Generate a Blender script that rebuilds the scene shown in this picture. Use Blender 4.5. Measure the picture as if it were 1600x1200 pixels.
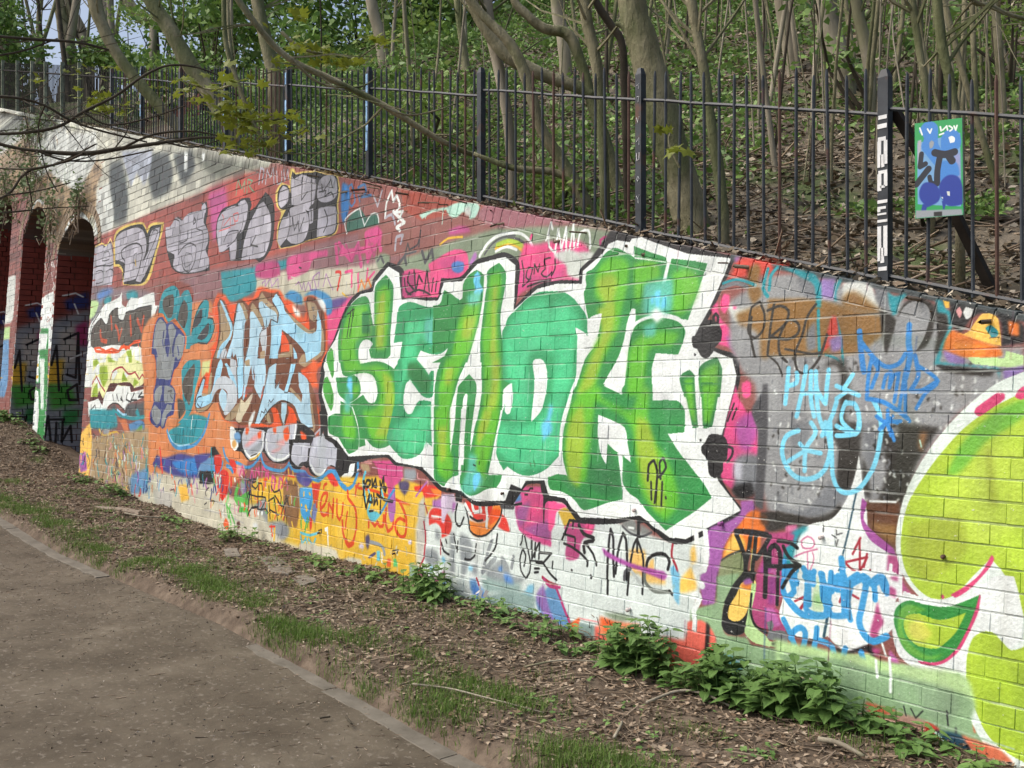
import bpy, math, random
import numpy as np
from mathutils import Vector, Matrix, noise as mnoise

# ------------------------------------------------------------------ camera, world, light
FPX = 1570.0                      # focal length in pixels of the 1600 px wide picture
HY = 617.0                        # horizon row
ANG = math.atan(1300.0 / FPX)     # angle between the view axis and the wall
CAM = np.array([0.0, -3.733, 1.45])
FW = np.array([-math.cos(ANG), math.sin(ANG), 0.0])
RT = np.array([math.sin(ANG), math.cos(ANG), 0.0])
UP = np.array([0.0, 0.0, 1.0])

S = bpy.context.scene
for o in list(bpy.data.objects):
    bpy.data.objects.remove(o)
COL = S.collection
cd = bpy.data.cameras.new('camera')
cam = bpy.data.objects.new('camera', cd)
COL.objects.link(cam)
cam.location = CAM
cam.rotation_euler = Vector(FW).to_track_quat('-Z', 'Y').to_euler()
cd.sensor_width = 36.0
cd.lens = 36.0 * FPX / 1600.0
cd.shift_y = 17.0 / 1600.0
cd.clip_start = 0.05
cd.clip_end = 500.0
S.camera = cam

SUN_EL, SUN_AZ = math.radians(52), math.radians(215)   # azimuth from +Y clockwise
w = bpy.data.worlds.new('World')
S.world = w
w.use_nodes = True
nt = w.node_tree
bg = nt.nodes['Background']
sky = nt.nodes.new('ShaderNodeTexSky')
sky.sky_type = 'NISHITA'
sky.sun_disc = False
sky.sun_elevation = SUN_EL
sky.sun_rotation = SUN_AZ
sky.air_density = 1.0
sky.dust_density = 6.5
sky.ozone_density = 1.0
nt.links.new(sky.outputs[0], bg.inputs[0])
bg.inputs[1].default_value = 0.15
sl = bpy.data.lights.new('sun', 'SUN')
sl.energy = 1.2
sl.angle = math.radians(48)
sl.color = (1.0, 0.99, 0.965)
sun = bpy.data.objects.new('sun', sl)
COL.objects.link(sun)
sd = Vector((math.sin(SUN_AZ) * math.cos(SUN_EL), math.cos(SUN_AZ) * math.cos(SUN_EL), math.sin(SUN_EL)))
sun.rotation_euler = sd.to_track_quat('Z', 'Y').to_euler()
S.view_settings.view_transform = 'Standard'
S.view_settings.look = 'None'
S.view_settings.gamma = 1.0
S.view_settings.use_curve_mapping = False
S.view_settings.exposure = 0.42

random.seed(7)
RNG = np.random.default_rng(11)

# ------------------------------------------------------------------ picture rays to places
BAT = 0.07                        # the wall leans back: Y = BAT * (z - 1.45)

def ray(px, py):
    return FW + RT * ((px - 800.0) / FPX) + UP * ((HY - py) / FPX)

def on_wall(px, py):
    d = ray(px, py)
    t = 3.733 / (d[1] - BAT * d[2])
    p = CAM + d * t
    return p[0], p[2]

def at_depth(px, py, Z):
    return CAM + ray(px, py) * Z

def wy(z):
    return BAT * (z - 1.45)

_a, _b = on_wall(1600, 490), on_wall(180, 205)
TS = (_b[1] - _a[1]) / (_b[0] - _a[0])
def top_z(x):                     # sloping top of the wall
    x = max(x, -21.0)
    return _a[1] + TS * (x - _a[0])

_gp = sorted([on_wall(*p) for p in ((1560, 1200), (1360, 1132), (1100, 1066), (900, 995), (650, 910), (340, 830), (215, 780), (120, 740))])
_gx = [-30.0, -15.0] + [p[0] for p in _gp] + [2.0]
_gz = [1.1, 0.72] + [p[1] for p in _gp] + [0.1]
def base_z(x):
    return float(np.interp(x, _gx, _gz))

def fbm(x, y, z=0.0, o=4):
    v, a, f = 0.0, 1.0, 1.0
    for _ in range(o):
        v += a * mnoise.noise((x * f, y * f, z + f)); a *= 0.5; f *= 2.03
    return v

def ground_z(x, y):
    g = base_z(x)
    t = min(max((-1.335 - y) / 0.08, 0), 1)
    g -= 0.07 * t * t * (3 - 2 * t)
    k = 1 - t
    g += 0.02 * k * math.exp(-((y + 0.35) / 0.45) ** 2)
    g += (0.004 + 0.03 * k) * fbm(x * 1.3, y * 1.3, 3.0) + (0.0015 + 0.012 * k) * fbm(x * 7, y * 7, 9.0, 2)
    if x < -13.0:
        g += 0.35 * min((-13.0 - x) / 2.0, 1.0) * math.exp(-((y + 0.2) / 0.6) ** 2)
    return g

def hill_z(x, y):
    t = top_z(max(x, -19.0)) if x < -1.6 else top_z(x)
    yy = y - 0.45
    s = 0.43 * yy + 0.004 * yy * yy if yy > 0 else 0.0
    if x < -14:
        s *= max(0.35, 1 - (-14 - x) * 0.06)
    g = t - 0.05 + s
    g += 0.16 * fbm(x * 0.5, y * 0.5, 1.0) * min(max(yy, 0) / 1.2, 1) + 0.03 * fbm(x * 3, y * 3, 5.0, 2)
    return g

def on_hill(px, py):
    d = ray(px, py)
    t = 3.0
    while t < 70:
        p = CAM + d * t
        if p[1] > 0.42 and p[2] < hill_z(p[0], p[1]):
            return t, p
        t += 0.05
    return 30.0, CAM + d * 30.0

# ------------------------------------------------------------------ object helpers
def tag(o, label=None, cat=None, group=None, kind=None):
    if label: o['label'] = label
    if cat: o['category'] = cat
    if group: o['group'] = group
    if kind: o['kind'] = kind
    return o

def link(o, parent=None):
    COL.objects.link(o)
    if parent: o.parent = parent
    return o

def empty(name, loc=(0, 0, 0)):
    o = bpy.data.objects.new(name, None)
    o.empty_display_size = 0.1
    COL.objects.link(o)
    o.location = loc
    return o

def mesh_np(name, V, Fc, mat=None, parent=None, smooth=False, loc=None):
    """V (n,3), Fc list of index tuples or an (m,k) array."""
    me = bpy.data.meshes.new(name)
    if isinstance(Fc, np.ndarray):
        m, k = Fc.shape
        me.vertices.add(len(V)); me.vertices.foreach_set('co', np.asarray(V, np.float32).ravel())
        me.loops.add(m * k); me.loops.foreach_set('vertex_index', Fc.astype(np.int32).ravel())
        me.polygons.add(m); me.polygons.foreach_set('loop_start', np.arange(0, m * k, k, dtype=np.int32))
        me.update(calc_edges=True)
    else:
        me.from_pydata([tuple(map(float, v)) for v in V], [], [tuple(f) for f in Fc])
        me.update()
    if smooth:
        me.polygons.foreach_set('use_smooth', [True] * len(me.polygons))
    if mat: me.materials.append(mat)
    o = bpy.data.objects.new(name, me)
    link(o, parent)
    if loc is not None: o.location = loc
    return o

def use(name, me, parent, M4=None):
    o = bpy.data.objects.new(name, me)
    link(o, parent)
    if M4 is not None: o.matrix_local = M4
    return o

class MB:
    def __init__(s): s.v, s.f = [], []
    def add(s, V, F):
        n = len(s.v); s.v += [tuple(v) for v in V]; s.f += [tuple(i + n for i in f) for f in F]
    def box(s, lo, hi):
        x0, y0, z0 = lo; x1, y1, z1 = hi
        s.add([(x0,y0,z0),(x1,y0,z0),(x1,y1,z0),(x0,y1,z0),(x0,y0,z1),(x1,y0,z1),(x1,y1,z1),(x0,y1,z1)],
              [(0,3,2,1),(4,5,6,7),(0,1,5,4),(1,2,6,5),(2,3,7,6),(3,0,4,7)])
    def tube(s, pts, rad, seg=6, cap=True, jit=0.0, rs=None):
        rs = rs or random
        pts = [Vector(p) for p in pts]
        n0 = len(s.v)
        pu = None
        for i, p in enumerate(pts):
            a = pts[max(i - 1, 0)]; b = pts[min(i + 1, len(pts) - 1)]
            d = (b - a).normalized() if (b - a).length > 1e-9 else Vector((0, 0, 1))
            if pu is None: pu = d.orthogonal().normalized()
            u = (pu - d * pu.dot(d))
            u = u.normalized() if u.length > 1e-6 else d.orthogonal().normalized()
            pu = u
            v = d.cross(u)
            r = rad[i] if hasattr(rad, '__len__') else rad
            for k in range(seg):
                an = 2 * math.pi * k / seg
                q = p + (u * math.cos(an) + v * math.sin(an)) * r * (1 + (rs.uniform(-jit, jit) if jit else 0))
                s.v.append(tuple(q))
        for i in range(len(pts) - 1):
            for k in range(seg):
                a = n0 + i * seg + k; b = n0 + i * seg + (k + 1) % seg
                s.f.append((a, b, b + seg, a + seg))
        if cap:
            s.f.append(tuple(n0 + k for k in reversed(range(seg))))
            e = n0 + (len(pts) - 1) * seg
            s.f.append(tuple(e + k for k in range(seg)))
    def build(s, name, mat, parent=None, smooth=False, loc=None):
        return mesh_np(name, s.v, s.f, mat, parent, smooth, loc)

def curve_pts(P, n=6):
    """smooth a list of (…coords, radius) rows."""
    P = [np.array(p, float) for p in P]
    out = []
    for i in range(len(P) - 1):
        p0 = P[max(i - 1, 0)]; p1 = P[i]; p2 = P[i + 1]; p3 = P[min(i + 2, len(P) - 1)]
        for k in range(n):
            t = k / n
            out.append(0.5 * ((2 * p1) + (p2 - p0) * t + (2 * p0 - 5 * p1 + 4 * p2 - p3) * t * t + (3 * p1 - p0 - 3 * p2 + p3) * t ** 3))
    out.append(P[-1])
    return out

# ------------------------------------------------------------------ spray paint: strokes and fills on a canvas laid out in metres
def smooth_path(P, closed):
    n = len(P)
    if n < 3: return np.array(P, float)
    P = [np.array(p, float) for p in P]
    out = []
    rng = range(n) if closed else range(n - 1)
    def tan(i):
        if not closed and (i == 0 or i == n - 1): return np.zeros(2)
        a = P[i] - P[(i - 1) % n]; b = P[(i + 1) % n] - P[i]
        la, lb = np.hypot(*a), np.hypot(*b)
        if la < 1e-6 or lb < 1e-6: return np.zeros(2)
        c = a.dot(b) / (la * lb)
        lim = 0.3 if closed else -0.2
        if c < lim: return np.zeros(2)
        d = a / la + b / lb
        return d / max(np.hypot(*d), 1e-6) * min(la, lb)
    for i in rng:
        j = (i + 1) % n
        p1, p2 = P[i], P[j]
        m1, m2 = tan(i), tan(j)
        L = np.hypot(*(p2 - p1))
        k = max(2, min(8, int(L / 5)))
        for q in range(k):
            t = q / k; t2 = t * t; t3 = t2 * t
            out.append((2*t3-3*t2+1)*p1 + (t3-2*t2+t)*m1 + (-2*t3+3*t2)*p2 + (t3-t2)*m2)
    if not closed: out.append(P[-1])
    return np.array(out)

def box_blur(m, r):
    r = int(round(r))
    if r < 1: return m
    for ax in (0, 1):
        p = np.pad(m, [(r + 1, r) if a == ax else (0, 0) for a in (0, 1)], mode='edge')
        c = np.cumsum(p, axis=ax, dtype=np.float32)
        k = 2 * r + 1
        m = (c[k:, :] - c[:-k, :]) / k if ax == 0 else (c[:, k:] - c[:, :-k]) / k
    return m

class Canvas:
    def __init__(s, W, H, col):
        s.W, s.H = W, H
        s.a = np.empty((H, W, 3), np.float32); s.a[:] = col
        s.j = None
    def blend(s, x0, y0, m, col):
        h, w = m.shape
        X0, Y0, X1, Y1 = max(x0, 0), max(y0, 0), min(x0 + w, s.W), min(y0 + h, s.H)
        if X1 <= X0 or Y1 <= Y0: return
        mm = m[Y0 - y0:Y1 - y0, X0 - x0:X1 - x0, None]
        r = s.a[Y0:Y1, X0:X1]
        r += (np.array(col, np.float32) - r) * mm
    def fill(s, Q, col, soft=0.0, alpha=1.0):
        pad = int(soft * 2) + 3
        x0 = int(np.floor(Q[:, 0].min())) - pad; x1 = int(np.ceil(Q[:, 0].max())) + pad
        y0 = int(np.floor(Q[:, 1].min())) - pad; y1 = int(np.ceil(Q[:, 1].max())) + pad
        x0 = max(x0, -400); y0 = max(y0, -400); x1 = min(x1, s.W + 400); y1 = min(y1, s.H + 400)
        w, h = x1 - x0, y1 - y0
        if w < 2 or h < 2: return
        acc = np.zeros((h, w + 1), np.float32)
        A = Q; B = np.roll(Q, -1, axis=0)
        for (ax, ay), (bx, by) in zip(A, B):
            if ay == by: continue
            sg = 1.0
            if ay > by: ax, ay, bx, by = bx, by, ax, ay; sg = -1.0
            r0 = int(math.ceil(ay - 0.5)); r1 = int(math.ceil(by - 0.5))
            r0 = max(r0, y0); r1 = min(r1, y1)
            if r1 <= r0: continue
            rows = np.arange(r0, r1)
            xs = ax + (rows + 0.5 - ay) * (bx - ax) / (by - ay) - x0
            xs = np.clip(xs, 0, w - 1.001)
            xi = xs.astype(int); fr = (xs - xi).astype(np.float32)
            acc[rows - y0, xi] += sg * (1 - fr)
            acc[rows - y0, xi + 1] += sg * fr
        m = np.clip(np.abs(np.cumsum(acc, axis=1)[:, :w]), 0, 1)
        if soft > 0.7:
            m = box_blur(box_blur(m, soft * 0.6), soft * 0.6)
        s.blend(x0, y0, m * alpha, col)
    def stroke(s, Q, width, col, soft=1.0, alpha=1.0):
        R = width * 0.5
        pad = int(R + soft + 3)
        x0 = int(Q[:, 0].min()) - pad; x1 = int(Q[:, 0].max()) + pad
        y0 = int(Q[:, 1].min()) - pad; y1 = int(Q[:, 1].max()) + pad
        w, h = x1 - x0, y1 - y0
        if w > 6000 or h > 6000: return
        M = np.zeros((h, w), np.float32)
        if len(Q) == 1: Q = np.vstack([Q, Q + 0.1])
        for i in range(len(Q) - 1):
            a, b = Q[i], Q[i + 1]
            sx0 = int(min(a[0], b[0]) - pad) - x0; sx1 = int(max(a[0], b[0]) + pad) - x0 + 1
            sy0 = int(min(a[1], b[1]) - pad) - y0; sy1 = int(max(a[1], b[1]) + pad) - y0 + 1
            sx0, sy0 = max(sx0, 0), max(sy0, 0); sx1, sy1 = min(sx1, w), min(sy1, h)
            if sx1 <= sx0 or sy1 <= sy0: continue
            X = np.arange(sx0, sx1, dtype=np.float32)[None, :] + x0 + 0.5 - a[0]
            Y = np.arange(sy0, sy1, dtype=np.float32)[:, None] + y0 + 0.5 - a[1]
            d = b - a; L2 = max(float(d @ d), 1e-6)
            t = np.clip((X * d[0] + Y * d[1]) / L2, 0, 1)
            D = np.sqrt((X - t * d[0]) ** 2 + (Y - t * d[1]) ** 2)
            np.maximum(M[sy0:sy1, sx0:sx1], np.clip((R + soft * 0.5 - D) / soft, 0, 1), out=M[sy0:sy1, sx0:sx1])
        s.blend(x0, y0, M * alpha, col)
    def image(s, name, alpha=None):
        im = bpy.data.images.new(name, s.W, s.H, alpha=True)
        px = np.ones((s.H, s.W, 4), np.float32)
        px[..., :3] = np.clip(s.a, 0, 1)
        if alpha is not None: px[..., 3] = alpha
        im.alpha_mode = 'CHANNEL_PACKED'
        im.pixels.foreach_set(px[::-1].ravel())
        im.update(); im.pack()
        return im

PAL = {}
for _l in """rb 86504a;ww c9ccbd;k1 3c4648;k2 6a7064;wq a9b4c4;wh e2ebe9;t1 9a8466;w2 cdd4cf;r2 96493f;r3 b0463a;ppk b34c86;gp 8a6468;s2 7f9078;
r4 8e5a54;r5 a24a3a;rsp 95606a;of b9b6a4;cream c6c4b0;tl 1f8f9c;lp a9a9b5;bk 191a1d;yl d8c468;yk cdb65a;ds 4a4c50;ye dcb436;rd d63328;gt 5f9a76;
bl 2c7fc8;b4 3f74a8;tdg 2f6a58;lv 9a68a8;mn b4e0d0;pk cc4a86;mg ae3a72;hp e4508a;bm 4a7cc0;ppl a46cb0;oj e2802e;vi 5a4a90;lm a9c83c;s3 7a6a70;pg b8dc9a;
gd 4a4640;bd 5a4630;os2 d8825a;rr2 b34a2a;ye3 dfe4a8;lmd 8fae2a;mr 9c2434;or e0521c;mrd 4c1c1e;gd3 4c5256;oj3 c8744a;tb 4f86b8;gr 4aa23e;gy 8e979e;os cf8350;oj2 c86a30;
nv 2b3878;si 868e92;br3 8a4438;or2 cc5234;tl2 0f6068;b5 3c8fc6;lt 9cd2ec;pgy c9d08c;bh 6e4028;tn a08c6c;lg2 b9c4cc;lt2 a9cfe2;cm cfc8ac;b6 6090bc;
yb c89a54;lp2 b4bac6;pks d89a9c;yf d4b030;or3 cf4a20;vi2 3f4088;br 84603c;b2 3c9ad4;gy2 7080b4;cy2 5cbcd0;gw b2b2aa;gr2 58b04c;or4 e0602e;bdk 5c3a34;
w3 d4dce0;rdo d0481c;ppl2 a868ae;wh2 d8a8c4;vi3 4c4468;lv2 cfc8dc;gr4 56b868;w4 cfdbd8;lvw d2c4dc;s4 8aa4a0;pkp c44a80;ppl3 94508a;cyp 74b8d8;mrp a8487a;
vi4 8a6cae;s2b 7f9078;yd bfa038;mgp a84476;yk2 e8c070;ds2 7c8280;gws b8c2c0;dgs 6c746e;pv a24e9c;g1 46a040;dg 2f8a46;lg 5fb52e;yg 93b636;g2 2c7a42;
cy 66c6ea;cyl 58b8a0;md 2f9a62;mt 48c488;wht eef6f4;pkr dc4c88;ppr a8509a;gyd 70757a;lpw b8bcc8;si2 8e9294;rdd cc4438;brg 876432;bk2 2a2824;ppr2 8a74b0;
ye2 e8b848;yo eec25a;orr d8742a;or5 e8842c;bk3 2c2a26;brd 5c3a24;mgl c06a90;pu a05ea8;oj2b e2762c;ol 849066;tdg2 24485a;ye4 e8dc7c;pu2 8c3c84;ppl4 b866a8;
bk4 3c3f38;sg 8aab82;cor e06a5a;dk2 24201f;tb2 4f8a90;yel f0c864;rbk 74504c;dgr 5c5a50;pg2 c4dcb8;gr5 86c878;cyt 78d0ec;lw dcebe4;gr6 6fb63a;lm2 b4d048;
lmo 9cb038;lm3 a2c238;hpd cc4272;gr7 2f8a3c;gr8 5ea83a;ye5 c8cc54;ppg b89484;orp cc7050;lgg a4c0a0;dk 33343a;k3 555""".replace('\n', '').split(';'):
    _k, _v = _l.split()
    if len(_v) == 3: _v = ''.join(c * 2 for c in _v)
    PAL[_k] = tuple(int(_v[i:i + 2], 16) / 255.0 for i in (0, 2, 4))

FR = dict(z=(0, 0, 1), a=(0, 160, 4), b=(0, 420, 4), c=(400, 240, 4), d=(400, 540, 4), e=(800, 320, 4), f=(800, 600, 4),
          g=(1200, 380, 4), h=(1200, 660, 4), q=(1000, 900, 2.667), r=(500, 850, 3.2), s=(0, 700, 3.2),
          W=(130, 560, 8), V=(860, 780, 8))
for _k, _x, _y in (('A', 500, 400), ('B', 500, 560), ('C', 680, 400), ('D', 680, 560), ('E', 680, 640), ('F', 860, 360),
                   ('G', 300, 440), ('H', 300, 560), ('I', 120, 380), ('J', 120, 440), ('K', 320, 700), ('L', 480, 720),
                   ('M', 650, 760), ('N', 1080, 780), ('O', 1080, 900), ('Q', 1200, 900)):
    FR[_k] = (_x, _y, 7.273)

TX0, TX1, TZ0, TZ1, PPM = -16.4, 1.6, -0.05, 7.0, 290.0
TW, TH = int((TX1 - TX0) * PPM), int((TZ1 - TZ0) * PPM)

def to_tex(P):
    out = []
    for x, y in P:
        X, Zz = on_wall(x, y)
        out.append(((X - TX0) * PPM, (TZ1 - Zz) * PPM))
    return np.array(out)

def scale_at(x, y):                 # canvas pixels per picture pixel (vertical)
    return PPM * (3.733 / (ray(x, y)[1] - BAT * ray(x, y)[2])) / FPX

def paint(cv, art):
    rs = random.Random(5)
    for ln in art.strip().split('\n'):
        ln = ln.strip()
        if not ln or ln[0] == '#': continue
        if ln[0] == 'C':
            t = ln.split()
            fr = t[1]
            nums = [float(v) for v in t[2].split(',')]
            cols, n, sz = t[3:-2], int(t[-2]), float(t[-1])
            ox, oy, sc = FR[fr]
            for _ in range(n):
                x = ox + rs.uniform(nums[0], nums[2]) / sc; y = oy + rs.uniform(nums[1], nums[3]) / sc
                L = sz * rs.uniform(0.6, 2.2)
                P = [(x, y), (x + rs.uniform(-2, 2), y + L * 0.5), (x + rs.uniform(-2, 2), y + L)]
                k = scale_at(x, y)
                cv.stroke(to_tex(smooth_path(P, False)), max(2, sz * rs.uniform(0.15, 0.45) * k), PAL[rs.choice(cols)], 2 + k)
            continue
        head, body = ln.split('|')
        t = head.split()
        ox, oy, sc = FR[t[1]]
        P = [(ox + float(a.split(',')[0]) / sc, oy + float(a.split(',')[1]) / sc) for a in body.split()]
        cx = sum(p[0] for p in P) / len(P); cy = sum(p[1] for p in P) / len(P)
        cx = min(max(cx, 60), 1650)
        k = scale_at(cx, cy)
        col = PAL[t[2]]
        if t[0] == 'S':
            wd = float(t[3])
            Q = to_tex(smooth_path(P, False))
            cv.stroke(Q, wd * k * 1.2, col, max(1.2, wd * k * 0.22))
        else:
            soft = float(t[3]) * k
            Q = to_tex(smooth_path(P, True) if t[0] == 'P' else np.array(P))
            cv.fill(Q, col, soft)

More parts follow.
